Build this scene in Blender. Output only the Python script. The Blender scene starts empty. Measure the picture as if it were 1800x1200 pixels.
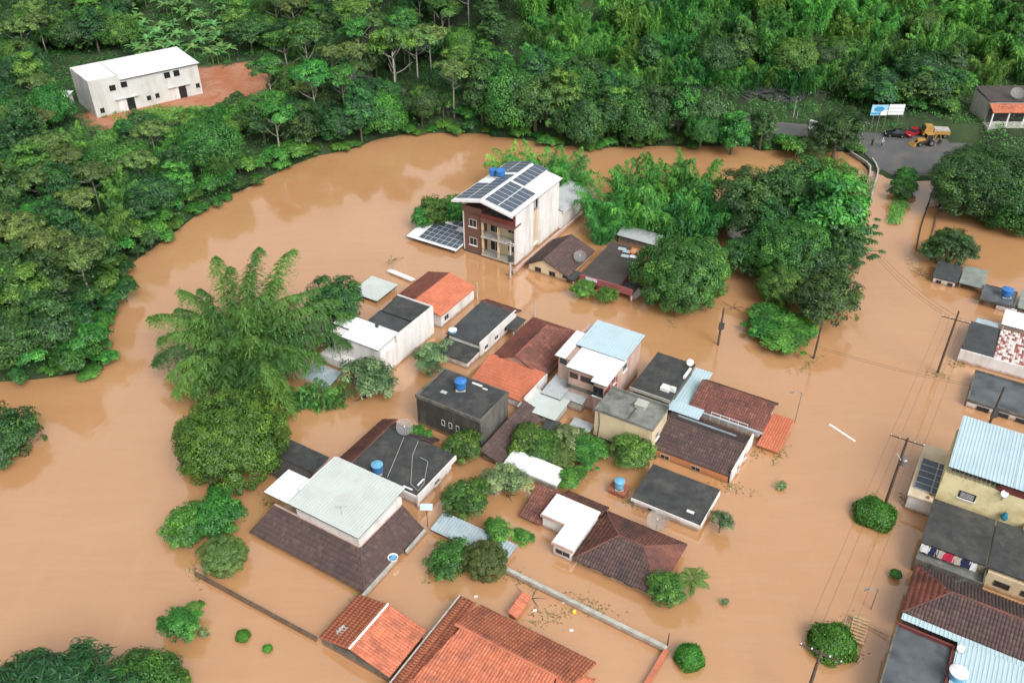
import bpy, math, random
import numpy as np
from mathutils import Vector, Matrix

# ---------------------------------------------------------------- camera, sky, sun, exposure
scene = bpy.context.scene
COL = scene.collection
R = math.radians
CAM_H, PITCH, FPX = 70.0, 35.2, 1550.0          # drone height above the flood, tilt, focal length in 1800-px units
cam_data = bpy.data.cameras.new('camera')
cam_data.sensor_width = 36.0
cam_data.lens = 36.0 * FPX / 1800.0
cam_data.clip_start, cam_data.clip_end = 1.0, 9000.0
cam = bpy.data.objects.new('camera', cam_data)
COL.objects.link(cam)
cam.location = (0, 0, CAM_H)
cam.rotation_euler = (R(90 - PITCH), 0, 0)
scene.camera = cam

SUN_EL, SUN_AZ = 46.0, 148.0                     # azimuth clockwise from +Y
world = bpy.data.worlds.new('World')
scene.world = world
world.use_nodes = True
wn, wl = world.node_tree.nodes, world.node_tree.links
wn.clear()
w_out = wn.new('ShaderNodeOutputWorld')
w_bg = wn.new('ShaderNodeBackground')
sky = wn.new('ShaderNodeTexSky')
sky.sky_type = 'NISHITA'
sky.sun_disc = False
sky.sun_elevation = R(SUN_EL)
sky.sun_rotation = R(SUN_AZ)
sky.air_density = 1.0
sky.dust_density = 6.0
sky.ozone_density = 1.0
# an overcast sky: the blue is greyed out by cloud, with soft uneven cloud brightness
w_hsv = wn.new('ShaderNodeHueSaturation')
w_hsv.inputs['Saturation'].default_value = 0.10
w_hsv.inputs['Value'].default_value = 1.75
w_tc = wn.new('ShaderNodeTexCoord')
w_noise = wn.new('ShaderNodeTexNoise')
w_noise.inputs['Scale'].default_value = 3.2
w_noise.inputs['Detail'].default_value = 5.0
w_noise.inputs['Roughness'].default_value = 0.55
w_ramp = wn.new('ShaderNodeMapRange')
w_ramp.inputs['From Min'].default_value = 0.3
w_ramp.inputs['From Max'].default_value = 0.7
w_ramp.inputs['To Min'].default_value = 0.72
w_ramp.inputs['To Max'].default_value = 1.28
w_mul = wn.new('ShaderNodeVectorMath')
w_mul.operation = 'SCALE'
wl.new(w_tc.outputs['Generated'], w_noise.inputs['Vector'])
wl.new(w_noise.outputs['Fac'], w_ramp.inputs['Value'])
wl.new(sky.outputs['Color'], w_hsv.inputs['Color'])
wl.new(w_hsv.outputs['Color'], w_mul.inputs[0])
wl.new(w_ramp.outputs['Result'], w_mul.inputs['Scale'])
wl.new(w_mul.outputs['Vector'], w_bg.inputs['Color'])
w_bg.inputs['Strength'].default_value = 0.15
wl.new(w_bg.outputs['Background'], w_out.inputs['Surface'])

sun_data = bpy.data.lights.new('sun', 'SUN')
sun_data.energy = 0.85
sun_data.angle = R(28)
sun_data.color = (1.0, 0.97, 0.92)
sun = bpy.data.objects.new('sun', sun_data)
COL.objects.link(sun)
sd = Vector((math.sin(R(SUN_AZ)) * math.cos(R(SUN_EL)), math.cos(R(SUN_AZ)) * math.cos(R(SUN_EL)), math.sin(R(SUN_EL))))
sun.rotation_euler = sd.to_track_quat('Z', 'Y').to_euler()
sun.location = (0, 0, 150)

scene.view_settings.view_transform = 'Standard'
scene.view_settings.look = 'None'
scene.view_settings.gamma = 1.0
scene.view_settings.exposure = -0.33
scene.view_settings.use_curve_mapping = False
scene.render.engine = 'CYCLES'
scene.cycles.max_bounces = 6
scene.cycles.transparent_max_bounces = 8

# ---------------------------------------------------------------- geometry helpers
CP, SP = math.cos(R(PITCH)), math.sin(R(PITCH))
def P(x, y, z=0.0):
    """survey helper: where a sight line from the drone meets height z"""
    u, v = (x - 900) / FPX, -(y - 600) / FPX
    d = (u, CP + v * SP, -SP + v * CP)
    t = (z - CAM_H) / d[2]
    return Vector((t * d[0], t * d[1], z))
def px_of(X, Y, Z):
    dz = Z - CAM_H
    dep = Y * CP - dz * SP
    return 900 + FPX * X / dep, 600 - FPX * (Y * SP + dz * CP) / dep
def mpp(x, y, z=0.0):
    """metres per photo pixel across the view at that point"""
    p = P(x, y, z)
    return (p.y * CP - (z - CAM_H) * SP) / FPX

def tag(o, label=None, cat=None, group=None, kind=None):
    if label: o['label'] = label
    if cat: o['category'] = cat
    if group: o['group'] = group
    if kind: o['kind'] = kind
    return o
def link(name, me, parent=None, mat=None):
    o = bpy.data.objects.new(name, me)
    COL.objects.link(o)
    if parent is not None: o.parent = parent
    if mat is not None and me is not None and not me.materials: me.materials.append(mat)
    return o
def empty(name, loc=(0, 0, 0), rz=0.0):
    o = bpy.data.objects.new(name, None)
    COL.objects.link(o)
    o.location = loc
    o.rotation_euler = (0, 0, rz)
    o.empty_display_size = 0.3
    return o
def copy_tree(o, parent=None):
    c = o.copy()
    COL.objects.link(c)
    c.parent = parent
    for ch in list(o.children): copy_tree(ch, c)
    return c

class MB:
    """collects shapes into one mesh"""
    def __init__(s): s.v, s.f = [], []
    def box(s, x0, x1, y0, y1, z0, z1):
        n = len(s.v)
        s.v += [(x0,y0,z0),(x1,y0,z0),(x1,y1,z0),(x0,y1,z0),(x0,y0,z1),(x1,y0,z1),(x1,y1,z1),(x0,y1,z1)]
        s.f += [tuple(n+i for i in q) for q in ((0,3,2,1),(4,5,6,7),(0,1,5,4),(1,2,6,5),(2,3,7,6),(3,0,4,7))]
        return s
    def hexa(s, a, b):
        """solid between two quads a (bottom) and b (top)"""
        n = len(s.v); k = len(a)
        s.v += [tuple(p) for p in a] + [tuple(p) for p in b]
        s.f += [tuple(n+i for i in reversed(range(k))), tuple(n+k+i for i in range(k))]
        for i in range(k):
            j = (i+1) % k
            s.f.append((n+i, n+j, n+k+j, n+k+i))
        return s
    def tube(s, pts, rad, seg=6, caps=True):
        pts = [Vector(p) for p in pts]
        if not hasattr(rad, '__len__'): rad = [rad]*len(pts)
        n0 = len(s.v); prev = None
        for i, p in enumerate(pts):
            d = (pts[min(i+1, len(pts)-1)] - pts[max(i-1, 0)]).normalized()
            if prev is None: a = d.orthogonal().normalized()
            else:
                a = prev - d * prev.dot(d)
                a = a.normalized() if a.length > 1e-5 else d.orthogonal().normalized()
            prev = a; b = d.cross(a)
            for k in range(seg):
                t = 2*math.pi*k/seg
                s.v.append(tuple(p + (a*math.cos(t) + b*math.sin(t))*rad[i]))
        for i in range(len(pts)-1):
            for k in range(seg):
                q = n0+i*seg
                s.f.append((q+k, q+(k+1) % seg, q+seg+(k+1) % seg, q+seg+k))
        if caps:
            s.f.append(tuple(n0+k for k in reversed(range(seg))))
            s.f.append(tuple(n0+(len(pts)-1)*seg+k for k in range(seg)))
        return s
    def lathe(s, prof, c=(0,0,0), seg=24, cap0=True, cap1=True):
        n0 = len(s.v)
        for r, z in prof:
            for k in range(seg):
                t = 2*math.pi*k/seg
                s.v.append((c[0]+r*math.cos(t), c[1]+r*math.sin(t), c[2]+z))
        for i in range(len(prof)-1):
            for k in range(seg):
                q = n0+i*seg
                s.f.append((q+k, q+(k+1) % seg, q+seg+(k+1) % seg, q+seg+k))
        if cap0: s.f.append(tuple(n0+k for k in reversed(range(seg))))
        if cap1: s.f.append(tuple(n0+(len(prof)-1)*seg+k for k in range(seg)))
        return s
    def mesh(s, name, mat=None, smooth=False):
        me = bpy.data.meshes.new(name)
        me.from_pydata(s.v, [], s.f)
        if mat: me.materials.append(mat)
        if smooth: me.polygons.foreach_set('use_smooth', [True]*len(me.polygons))
        me.update()
        return me
    def build(s, name, mat, parent=None, smooth=False):
        return link(name, s.mesh(name, mat, smooth), parent)

def np_mesh(name, verts, faces, mat=None, attr=None, smooth=False):
    """fast mesh from numpy arrays; faces all have the same number of corners"""
    me = bpy.data.meshes.new(name)
    nv, nf, k = len(verts), len(faces), faces.shape[1]
    me.vertices.add(nv); me.loops.add(nf*k); me.polygons.add(nf)
    me.vertices.foreach_set('co', np.ascontiguousarray(verts, dtype=np.float32).ravel())
    me.loops.foreach_set('vertex_index', np.ascontiguousarray(faces, dtype=np.int32).ravel())
    me.polygons.foreach_set('loop_start', np.arange(0, nf*k, k, dtype=np.int32))
    me.polygons.foreach_set('loop_total', np.full(nf, k, dtype=np.int32))
    if smooth: me.polygons.foreach_set('use_smooth', np.ones(nf, dtype=bool))
    if attr is not None:
        for nm, arr in attr.items():
            a = me.attributes.new(nm, 'FLOAT', 'POINT')
            a.data.foreach_set('value', np.ascontiguousarray(arr, dtype=np.float32))
    if mat: me.materials.append(mat)
    me.update(calc_edges=True)
    return me

# ---------------------------------------------------------------- procedural materials
def nodes_of(name):
    m = bpy.data.materials.new(name)
    m.use_nodes = True
    nt = m.node_tree
    b = nt.nodes['Principled BSDF']
    return m, nt.nodes, nt.links, b
def _mix(n, l, fac, a, b, blend='MIX'):
    x = n.new('ShaderNodeMix'); x.data_type = 'RGBA'; x.blend_type = blend
    for s, v in ((0, fac), (6, a), (7, b)):
        if hasattr(v, 'links'): l.new(v, x.inputs[s])
        else: x.inputs[s].default_value = v if s == 0 else (v[0], v[1], v[2], 1)
    return x.outputs[2]
def _range(n, l, val, a, b, c, d):
    x = n.new('ShaderNodeMapRange')
    for i, v in enumerate((a, b, c, d)): x.inputs[i+1].default_value = v
    l.new(val, x.inputs[0])
    return x.outputs[0]
def _noise(n, l, vec, scale, detail=4, rough=.55):
    x = n.new('ShaderNodeTexNoise')
    x.inputs['Scale'].default_value = scale; x.inputs['Detail'].default_value = detail; x.inputs['Roughness'].default_value = rough
    l.new(vec, x.inputs['Vector'])
    return x.outputs['Fac']
def M(name, col, rough=.8, var=.18, scale=1.5, stain=None, stain_amt=.5, stain_scale=.5, island=0.0, bump=0.0, bump_scale=20, metal=0.0, streak=False, spec=.5, island_cols=None, mud=False):
    """painted / weathered surface: base colour with grain, optional stains (moss, soot, rust) and per-piece tint"""
    m, n, l, b = nodes_of(name)
    tc = n.new('ShaderNodeTexCoord')
    geo = n.new('ShaderNodeNewGeometry')
    pos = geo.outputs['Position']
    c0 = [x*(1-var) for x in col]; c1 = [min(1, x*(1+var)) for x in col]
    out = _mix(n, l, _range(n, l, _noise(n, l, pos, scale), .3, .7, 0, 1), c0, c1)
    if island:
        if island_cols:
            rp = n.new('ShaderNodeValToRGB'); el = rp.color_ramp.elements
            k = len(island_cols)
            while len(el) < k: el.new(.5)
            for i, c in enumerate(island_cols):
                el[i].position = i/(k-1); el[i].color = (*c, 1)
            l.new(geo.outputs['Random Per Island'], rp.inputs[0])
            out = _mix(n, l, island, out, rp.outputs[0])
        else:
            g = _range(n, l, geo.outputs['Random Per Island'], 0, 1, 1-island, 1+island)
            h = n.new('ShaderNodeHueSaturation'); l.new(out, h.inputs['Color']); l.new(g, h.inputs['Value']); out = h.outputs[0]
    if stain:
        v = pos
        if streak:
            mp = n.new('ShaderNodeMapping'); mp.inputs['Scale'].default_value = (1, 1, .12); l.new(pos, mp.inputs['Vector']); v = mp.outputs[0]
        f = _range(n, l, _noise(n, l, v, stain_scale, 6, .65), .48, .66, 0, stain_amt)
        out = _mix(n, l, f, out, stain)
    if mud:
        # tide mark of wet silt left on the wall just above the flood
        sx = n.new('ShaderNodeSeparateXYZ'); l.new(pos, sx.inputs[0])
        ad = n.new('ShaderNodeMath'); ad.operation = 'MULTIPLY_ADD'; ad.inputs[1].default_value = -.7
        l.new(_noise(n, l, pos, 1.3, 4), ad.inputs[0]); l.new(sx.outputs[2], ad.inputs[2])
        out = _mix(n, l, _range(n, l, ad.outputs[0], -.22, .24, .85, 0), out, (.27, .14, .065))
    l.new(out, b.inputs['Base Color'])
    b.inputs['Roughness'].default_value = rough
    b.inputs['Metallic'].default_value = metal
    b.inputs['Specular IOR Level'].default_value = spec
    if bump:
        bp = n.new('ShaderNodeBump'); bp.inputs['Strength'].default_value = bump; bp.inputs['Distance'].default_value = .03
        l.new(_noise(n, l, pos, bump_scale, 3), bp.inputs['Height']); l.new(bp.outputs[0], b.inputs['Normal'])
    return m
def leafmat(name, dark, mid, light, hue_var=.03, val_var=.25, gloss=.45, trans=.25):
    """foliage: tint attribute moves from dark to light leaf colour, each leaf and each plant differs a little"""
    m, n, l, b = nodes_of(name)
    at = n.new('ShaderNodeAttribute'); at.attribute_name = 'tint'
    geo = n.new('ShaderNodeNewGeometry'); oi = n.new('ShaderNodeObjectInfo')
    rp = n.new('ShaderNodeValToRGB'); el = rp.color_ramp.elements
    el.new(.5)
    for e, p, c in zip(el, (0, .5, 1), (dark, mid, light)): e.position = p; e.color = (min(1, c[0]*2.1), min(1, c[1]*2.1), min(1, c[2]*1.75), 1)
    l.new(at.outputs['Fac'], rp.inputs[0])
    h = n.new('ShaderNodeHueSaturation')
    l.new(rp.outputs[0], h.inputs['Color'])
    l.new(_range(n, l, oi.outputs['Random'], 0, 1, .5-hue_var, .5+hue_var), h.inputs['Hue'])
    a = _range(n, l, geo.outputs['Random Per Island'], 0, 1, 1-val_var, 1+val_var)
    mu = n.new('ShaderNodeMath'); mu.operation = 'MULTIPLY'
    w = n.new('ShaderNodeMath'); w.operation = 'FRACT'
    w2 = n.new('ShaderNodeMath'); w2.operation = 'MULTIPLY'; w2.inputs[1].default_value = 7.31
    l.new(oi.outputs['Random'], w2.inputs[0]); l.new(w2.outputs[0], w.inputs[0])
    l.new(a, mu.inputs[0]); l.new(_range(n, l, w.outputs[0], 0, 1, .72, 1.3), mu.inputs[1])
    l.new(mu.outputs[0], h.inputs['Value'])
    l.new(h.outputs[0], b.inputs['Base Color'])
    b.inputs['Roughness'].default_value = gloss
    b.inputs['Specular IOR Level'].default_value = .5
    tr = n.new('ShaderNodeBsdfTranslucent'); l.new(h.outputs[0], tr.inputs['Color'])
    mx = n.new('ShaderNodeMixShader'); mx.inputs[0].default_value = trans
    l.new(b.outputs[0], mx.inputs[1]); l.new(tr.outputs[0], mx.inputs[2])
    l.new(mx.outputs[0], n['Material Output'].inputs['Surface'])
    return m

MOSS = (.03, .035, .022); SOOT = (.03, .028, .026); RUST = (.16, .06, .03); DUST = (.32, .2, .12)
MT = dict(
    orange=M('orange_clay_tile', (.5, .16, .085), .85, .2, .6, stain=(.17, .065, .045), stain_amt=.5, stain_scale=.5, island=.5, island_cols=[(.34,.11,.065),(.5,.16,.085),(.56,.21,.125)]),
    orange_clean=M('clean_orange_tile', (.5, .165, .09), .8, .12, .8, stain=(.30, .09, .05), stain_amt=.4, stain_scale=.35, island=.45, island_cols=[(.38,.11,.055),(.47,.13,.06),(.54,.17,.09)]),
    red_brown=M('weathered_red_tile', (.2, .075, .055), .88, .25, .5, stain=(.06, .04, .036), stain_amt=.75, stain_scale=.45, island=.45, island_cols=[(.07,.04,.036),(.19,.075,.055),(.15,.06,.05),(.30,.15,.11)]),
    brown=M('dark_brown_tile', (.098, .06, .055), .88, .22, .5, stain=(.035, .03, .03), stain_amt=.6, stain_scale=.5, island=.45, island_cols=[(.06,.042,.04),(.105,.065,.058),(.09,.06,.055),(.18,.12,.1)]),
    rust_red=M('aged_red_tile', (.3, .1, .07), .88, .25, .45, stain=(.11, .055, .045), stain_amt=.75, stain_scale=.3, island=.4, island_cols=[(.2,.07,.055),(.3,.1,.07),(.36,.14,.1)]),
    fibro=M('dark_fibre_cement', (.04, .042, .042), .75, .3, 1.2, stain=(.085, .085, .075), stain_amt=.7, stain_scale=.55, island=.22),
    fibro2=M('slate_fibre_cement', (.055, .06, .062), .7, .16, .7, stain=(.03, .032, .033), stain_amt=.75, stain_scale=.5, island=.2),
    fibro_brown=M('brown_grey_fibre_cement', (.062, .052, .047), .8, .2, .7, stain=(.04, .035, .033), stain_amt=.6, stain_scale=.4, island=.14),
    fibro_light=M('pale_grey_fibre_cement', (.42, .45, .46), .75, .16, .8, stain=(.16, .16, .15), stain_amt=.6, stain_scale=.8, island=.16),
    white_metal=M('white_roof_sheet', (.74, .76, .76), .45, .04, .5, stain=(.62, .6, .56), stain_amt=.35, stain_scale=.6),
    white_green=M('offwhite_roof_sheet', (.50, .55, .525), .5, .05, .4, stain=(.4, .4, .36), stain_amt=.35, stain_scale=.5),
    blue_metal=M('pale_blue_roof_sheet', (.43, .56, .61), .4, .05, .4, stain=(.36, .46, .5), stain_amt=.4, stain_scale=.5),
    galv=M('galvanised_sheet', (.38, .46, .5), .4, .15, .5, stain=(.22, .26, .28), stain_amt=.6, stain_scale=.7),
    trans=M('greenish_plastic_sheet', (.24, .27, .24), .4, .18, .5, stain=(.13, .15, .12), stain_amt=.7, stain_scale=.7),
    white_wall=M('white_painted_wall', (.72, .7, .68), .85, .06, .8, stain=(.42, .36, .3), stain_amt=.5, stain_scale=.8, streak=True, mud=True),
    pink_wall=M('pinkish_plaster_wall', (.52, .36, .3), .88, .1, .8, stain=(.3, .2, .16), stain_amt=.5, stain_scale=.9, streak=True, mud=True),
    cream_wall=M('cream_plaster_wall', (.64, .52, .34), .88, .08, .6, stain=(.36, .25, .13), stain_amt=.5, stain_scale=.7, streak=True, mud=True),
    yellow_wall=M('pale_yellow_wall', (.74, .66, .38), .88, .08, .5, stain=(.52, .38, .17), stain_amt=.6, stain_scale=.6, mud=True),
    green_wall=M('pale_green_wall', (.58, .62, .4), .88, .06, .5, stain=(.45, .42, .25), stain_amt=.5, stain_scale=.6),
    grey_wall=M('bare_render_wall', (.46, .45, .41), .9, .1, .6, stain=(.2, .19, .17), stain_amt=.55, stain_scale=.8, streak=True, mud=True),
    black_wall=M('mould_blackened_wall', (.045, .042, .036), .92, .25, .7, stain=(.13, .12, .095), stain_amt=.6, stain_scale=1.0, streak=True, mud=True),
    mossy_wall=M('mossy_grey_wall', (.13, .125, .105), .92, .25, .7, stain=(.035, .034, .03), stain_amt=.75, stain_scale=.9, streak=True, mud=True),
    concrete=M('weathered_concrete', (.2, .205, .18), .9, .25, .8, stain=(.06, .065, .055), stain_amt=.8, stain_scale=.55, bump=.2),
    wet_slab=M('wet_concrete_slab', (.10, .115, .125), .28, .3, .5, stain=(.045, .05, .055), stain_amt=.8, stain_scale=.35),
    pale_concrete=M('pale_concrete', (.42, .42, .38), .9, .12, 1.0, stain=(.2, .2, .17), stain_amt=.5, stain_scale=1.2, mud=True),
    beige=M('beige_terrace', (.62, .52, .38), .85, .06, .6, stain=(.42, .3, .2), stain_amt=.5, stain_scale=.8),
    brick=M('brown_facade_tile', (.15, .075, .055), .8, .15, 1.5, stain=(.09, .05, .04), stain_amt=.4, stain_scale=.8, bump=.15, bump_scale=30, mud=True),
    maroon=M('maroon_paint', (.16, .035, .03), .75, .15, 1.0, stain=(.08, .03, .025), stain_amt=.4, stain_scale=.8),
    red_wall=M('faded_red_wall', (.33, .09, .09), .85, .15, .8, stain=(.2, .1, .09), stain_amt=.6, stain_scale=.9, streak=True, mud=True),
    orange_wall=M('terracotta_plaster', (.5, .2, .08), .88, .12, .8, stain=(.3, .12, .06), stain_amt=.5, stain_scale=.8, mud=True),
    glass=M('dark_window_glass', (.02, .024, .028), .12, .2, 2.0),
    frame=M('aluminium_frame', (.55, .55, .54), .5, .05, 2.0),
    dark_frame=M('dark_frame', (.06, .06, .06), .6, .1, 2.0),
    steel=M('galvanised_steel', (.28, .285, .285), .45, .12, 2.0, metal=.6),
    dark_steel=M('dark_painted_steel', (.045, .043, .04), .6, .2, 2.0),
    pole=M('weathered_wood_pole', (.085, .062, .05), .9, .25, 2.0),
    conc_pole=M('concrete_pole', (.42, .4, .37), .9, .15, 2.0),
    tank_blue=M('blue_polyethylene', (.03, .17, .48), .5, .1, 2.0, stain=(.2, .32, .5), stain_amt=.3, stain_scale=2),
    tank_blue2=M('faded_blue_polyethylene', (.12, .36, .55), .55, .1, 2.0, stain=(.3, .42, .5), stain_amt=.4, stain_scale=2),
    white_plastic=M('white_plastic', (.75, .76, .75), .5, .06, 2.0),
    pv=M('solar_cells', (.075, .10, .135), .3, .15, 3.0),
    pv_frame=M('solar_panel_frame', (.62, .63, .64), .4, .03, 3.0),
    limewash=M('limewashed_wall', (.56, .56, .53), .9, .08, .6, stain=(.36, .34, .3), stain_amt=.5, stain_scale=.5, streak=True),
    rubber=M('black_rubber', (.018, .018, .018), .85, .1, 3.0),
    yellow_paint=M('yellow_machine_paint', (.45, .25, .06), .45, .12, 2.0, stain=(.35, .2, .08), stain_amt=.5, stain_scale=1.5),
    car_red=M('red_car_paint', (.36, .015, .025), .25, .05, 2.0),
    car_black=M('black_car_paint', (.014, .016, .02), .2, .05, 2.0),
    asphalt=M('wet_asphalt', (.10, .103, .106), .5, .15, .3, stain=(.17, .14, .11), stain_amt=.6, stain_scale=.3),
    rock=M('dark_rock_cutting', (.05, .052, .055), .85, .35, .35, stain=(.03, .04, .02), stain_amt=.7, stain_scale=.2, bump=.8, bump_scale=1.2),
    wood=M('sawn_wood', (.4, .27, .15), .8, .2, 2.0, island=.25),
    old_brick=M('old_red_brick', (.28, .1, .06), .9, .2, 1.5, stain=(.14, .06, .045), stain_amt=.6, stain_scale=1.2),
    bark=M('grey_brown_bark', (.12, .095, .07), .95, .25, 2.0),
    bark_pale=M('pale_bark', (.3, .28, .24), .9, .2, 1.5),
    skin=M('skin', (.3, .16, .1), .6, .05, 3.0),
    cloth_dark=M('dark_cloth', (.03, .03, .04), .9, .1, 3.0),
    cloth_white=M('white_cloth', (.7, .7, .7), .9, .05, 3.0),
    cloth_red=M('red_cloth', (.5, .02, .06), .9, .08, 3.0),
    cloth_navy=M('navy_cloth', (.015, .02, .07), .9, .1, 3.0),
    cloth_beige=M('beige_cloth', (.48, .42, .36), .9, .08, 3.0),
    cloth_teal=M('teal_cloth', (.015, .16, .24), .85, .12, 3.0),
    sign_white=M('white_sign_board', (.75, .77, .78), .5, .03, 1.0),
    sign_blue=M('blue_sign_print', (.04, .28, .55), .5, .1, 1.0),
    sign_pale=M('pale_blue_sign_print', (.35, .62, .78), .5, .1, 1.0),
    yellow_awning=M('yellow_awning', (.7, .55, .05), .6, .08, 1.0),
)
# see-through wire mesh of satellite dishes
m_, n_, l_, b_ = nodes_of('dish_wire_mesh')
b_.inputs['Base Color'].default_value = (.3, .3, .29, 1); b_.inputs['Roughness'].default_value = .6; b_.inputs['Alpha'].default_value = .45
MT['mesh'] = m_
LM = dict(
    dark=leafmat('dark_green_leaves', (.012, .035, .014), (.022, .065, .02), (.045, .11, .025)),
    mid=leafmat('mid_green_leaves', (.016, .055, .014), (.032, .1, .02), (.07, .17, .03)),
    bright=leafmat('bright_green_leaves', (.02, .058, .014), (.04, .115, .02), (.09, .2, .035)),
    mango=leafmat('mango_leaves', (.016, .055, .012), (.036, .115, .017), (.08, .2, .03)),
    bamboo=leafmat('bamboo_leaves', (.018, .066, .022), (.036, .122, .034), (.085, .21, .048), trans=.35),
    bamboo_lt=leafmat('pale_bamboo_leaves', (.024, .09, .024), (.06, .18, .04), (.14, .3, .055), trans=.3),
    olive=leafmat('olive_leaves', (.03, .055, .018), (.06, .1, .03), (.1, .16, .045)),
    grey=leafmat('grey_green_leaves', (.03, .06, .03), (.07, .115, .055), (.14, .19, .1)),
    ficus=leafmat('clipped_ficus_leaves', (.014, .06, .01), (.03, .12, .014), (.07, .2, .025), val_var=.35),
    grass=leafmat('grass_blades', (.03, .075, .015), (.055, .13, .025), (.1, .2, .04)),
    banana=leafmat('banana_leaves', (.025, .075, .022), (.05, .13, .04), (.1, .2, .07), trans=.35),
    palm=leafmat('palm_leaflets', (.02, .06, .015), (.045, .11, .025), (.09, .18, .04)),
)
# ================================================================ SETTING: terrain, flood water, roads
rng = np.random.default_rng(7)
SHORE_PX = [(-900, 780), (-420, 720), (-200, 700), (0, 672), (120, 662), (196, 640), (190, 590), (208, 532), (226, 470), (285, 425), (335, 388), (392, 350),
            (425, 336), (500, 298), (555, 276), (630, 260), (662, 246), (740, 232), (850, 236), (1030, 262), (1190, 256), (1300, 258),
            (1400, 268), (1470, 268), (1498, 268), (1540, 300), (1578, 318), (1650, 314), (1668, 322), (1705, 340), (1800, 352), (2000, 360), (2500, 380), (3300, 410)]
shore = np.array([tuple(P(x, y, 0))[:2] for x, y in SHORE_PX])
land_poly = np.vstack([shore, [[3500, 400], [3500, 4200], [-3500, 4200], [-3500, shore[0][1]]]])
def sdist(X, Y, poly):
    """signed distance to a closed polygon, positive inside"""
    X = np.asarray(X, float); Y = np.asarray(Y, float)
    d = np.full(X.shape, 1e18); ins = np.zeros(X.shape, bool)
    n = len(poly)
    for i in range(n):
        ax, ay = poly[i]; bx, by = poly[(i+1) % n]
        ex, ey = bx-ax, by-ay
        t = np.clip(((X-ax)*ex + (Y-ay)*ey) / (ex*ex+ey*ey+1e-12), 0, 1)
        d = np.minimum(d, (X-ax-t*ex)**2 + (Y-ay-t*ey)**2)
        c = ((ay > Y) != (by > Y))
        with np.errstate(divide='ignore', invalid='ignore'):
            xi = ax + (Y-ay)/(by-ay if by != ay else 1e-9)*ex
        ins ^= c & (X < xi)
    d = np.sqrt(d)
    return np.where(ins, d, -d)
def sstep(a, b, x):
    t = np.clip((x-a)/(b-a), 0, 1)
    return t*t*(3-2*t)
def poly_px(pts, z): return np.array([tuple(P(x, y, z))[:2] for x, y in pts])
YARD_Z, ROAD_Z, FORK_Z = 2.0, 2.6, 0.5
yard_poly = poly_px([(95, 165), (175, 222), (235, 228), (345, 196), (450, 176), (492, 148), (470, 118), (400, 100), (290, 92), (105, 118)], YARD_Z)
earth_poly = poly_px([(150, 205), (180, 220), (235, 230), (345, 202), (445, 184), (500, 150), (475, 124), (420, 116), (352, 124), (300, 165), (180, 195)], YARD_Z)
junction_poly = poly_px([(1505, 232), (1712, 238), (1712, 300), (1655, 306), (1600, 306), (1560, 300), (1538, 290), (1518, 268)], FORK_Z)
shop_poly = poly_px([(1680, 215), (1900, 225), (1900, 165), (1690, 165)], 3.0)
# the country road running behind the trees along the foot of the hill
road_line = [tuple(P(x, y, ROAD_Z))[:2] for x, y in ((452, 110), (500, 113), (580, 122), (680, 160), (770, 188), (900, 198), (1100, 206), (1300, 219), (1420, 230))] + [tuple(P(1530, 246, FORK_Z))[:2]]
road_arr = np.array(road_line)
def road_dist(X, Y):
    d = np.full(np.shape(X), 1e18)
    for (ax, ay), (bx, by) in zip(road_line[:-1], road_line[1:]):
        ex, ey = bx-ax, by-ay
        t = np.clip(((X-ax)*ex+(Y-ay)*ey)/(ex*ex+ey*ey), 0, 1)
        d = np.minimum(d, np.hypot(X-ax-t*ex, Y-ay-t*ey))
    return d
def fbm(X, Y, s, seed=0):
    r = np.random.default_rng(seed); o = 0
    for k in range(5):
        a, b = r.uniform(0, 6.28, 2); f = s*(1.7**k)
        o = o + np.sin(X*f*np.cos(a)+Y*f*np.sin(a)+b)*np.cos(Y*f*.8*np.cos(b)-X*f*.7+a)*.6**k
    return o
def height(X, Y):
    X = np.asarray(X, float); Y = np.asarray(Y, float)
    d = sdist(X, Y, land_poly)
    base = np.where(d > 0, 1.9*sstep(0, 7, d) + .25*d/(1+.05*d)*.12, -2.6*sstep(0, 6, -d) - .05)
    w = sstep(-45, 5, X)
    y0 = 236*(1-w) + 189*w
    sl = .30*(1-w) + .50*w
    hill = np.maximum(0, Y-y0)
    hz = sl*hill*(1 - .25*sstep(120, 400, hill))
    hz = np.where(d > 0, hz, 0)
    bluff = 3.6*sstep(187, 191, Y)*sstep(22, 34, X)*(1-sstep(66, 74, X))
    rough = .5*fbm(X, Y, .06, 3)*sstep(6, 25, d) + 2.6*fbm(X, Y, .022, 5)*sstep(10, 60, hill)
    z = base + np.minimum(hz, 95) + bluff*(d > 0) + rough
    for poly, zz, fo in ((yard_poly, YARD_Z, 5), (junction_poly, FORK_Z, 4), (shop_poly, 3.0, 4)):
        q = sstep(-fo, 0, sdist(X, Y, poly))
        z = z*(1-q) + (zz-.05)*q
    rd = road_dist(X, Y)
    q = (1-sstep(4.0, 7.0, rd))*(1-sstep(50, 66, X))*(d > 1)
    z = z*(1-q) + (ROAD_Z-.06)*q
    return z
def hgt(x, y): return float(height(np.array([x]), np.array([y]))[0])

def axis(lo, hi, step, far):
    a = list(np.arange(lo, hi+.01, step)); s = step; x = a[-1]
    while x < far: s *= 1.45; x += s; a.append(x)
    s = step; x = a[0]
    while x > -far: s *= 1.45; x -= s; a.insert(0, x)
    return np.array(a)
gx, gy = axis(-150, 150, 2.2, 3300), axis(55, 350, 2.2, 3300)
GX, GY = np.meshgrid(gx, gy)
GZ = height(GX.ravel(), GY.ravel())
nx, ny = len(gx), len(gy)
ii = np.arange(nx*ny).reshape(ny, nx)
gf = np.stack([ii[:-1, :-1], ii[:-1, 1:], ii[1:, 1:], ii[1:, :-1]], -1).reshape(-1, 4)
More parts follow.
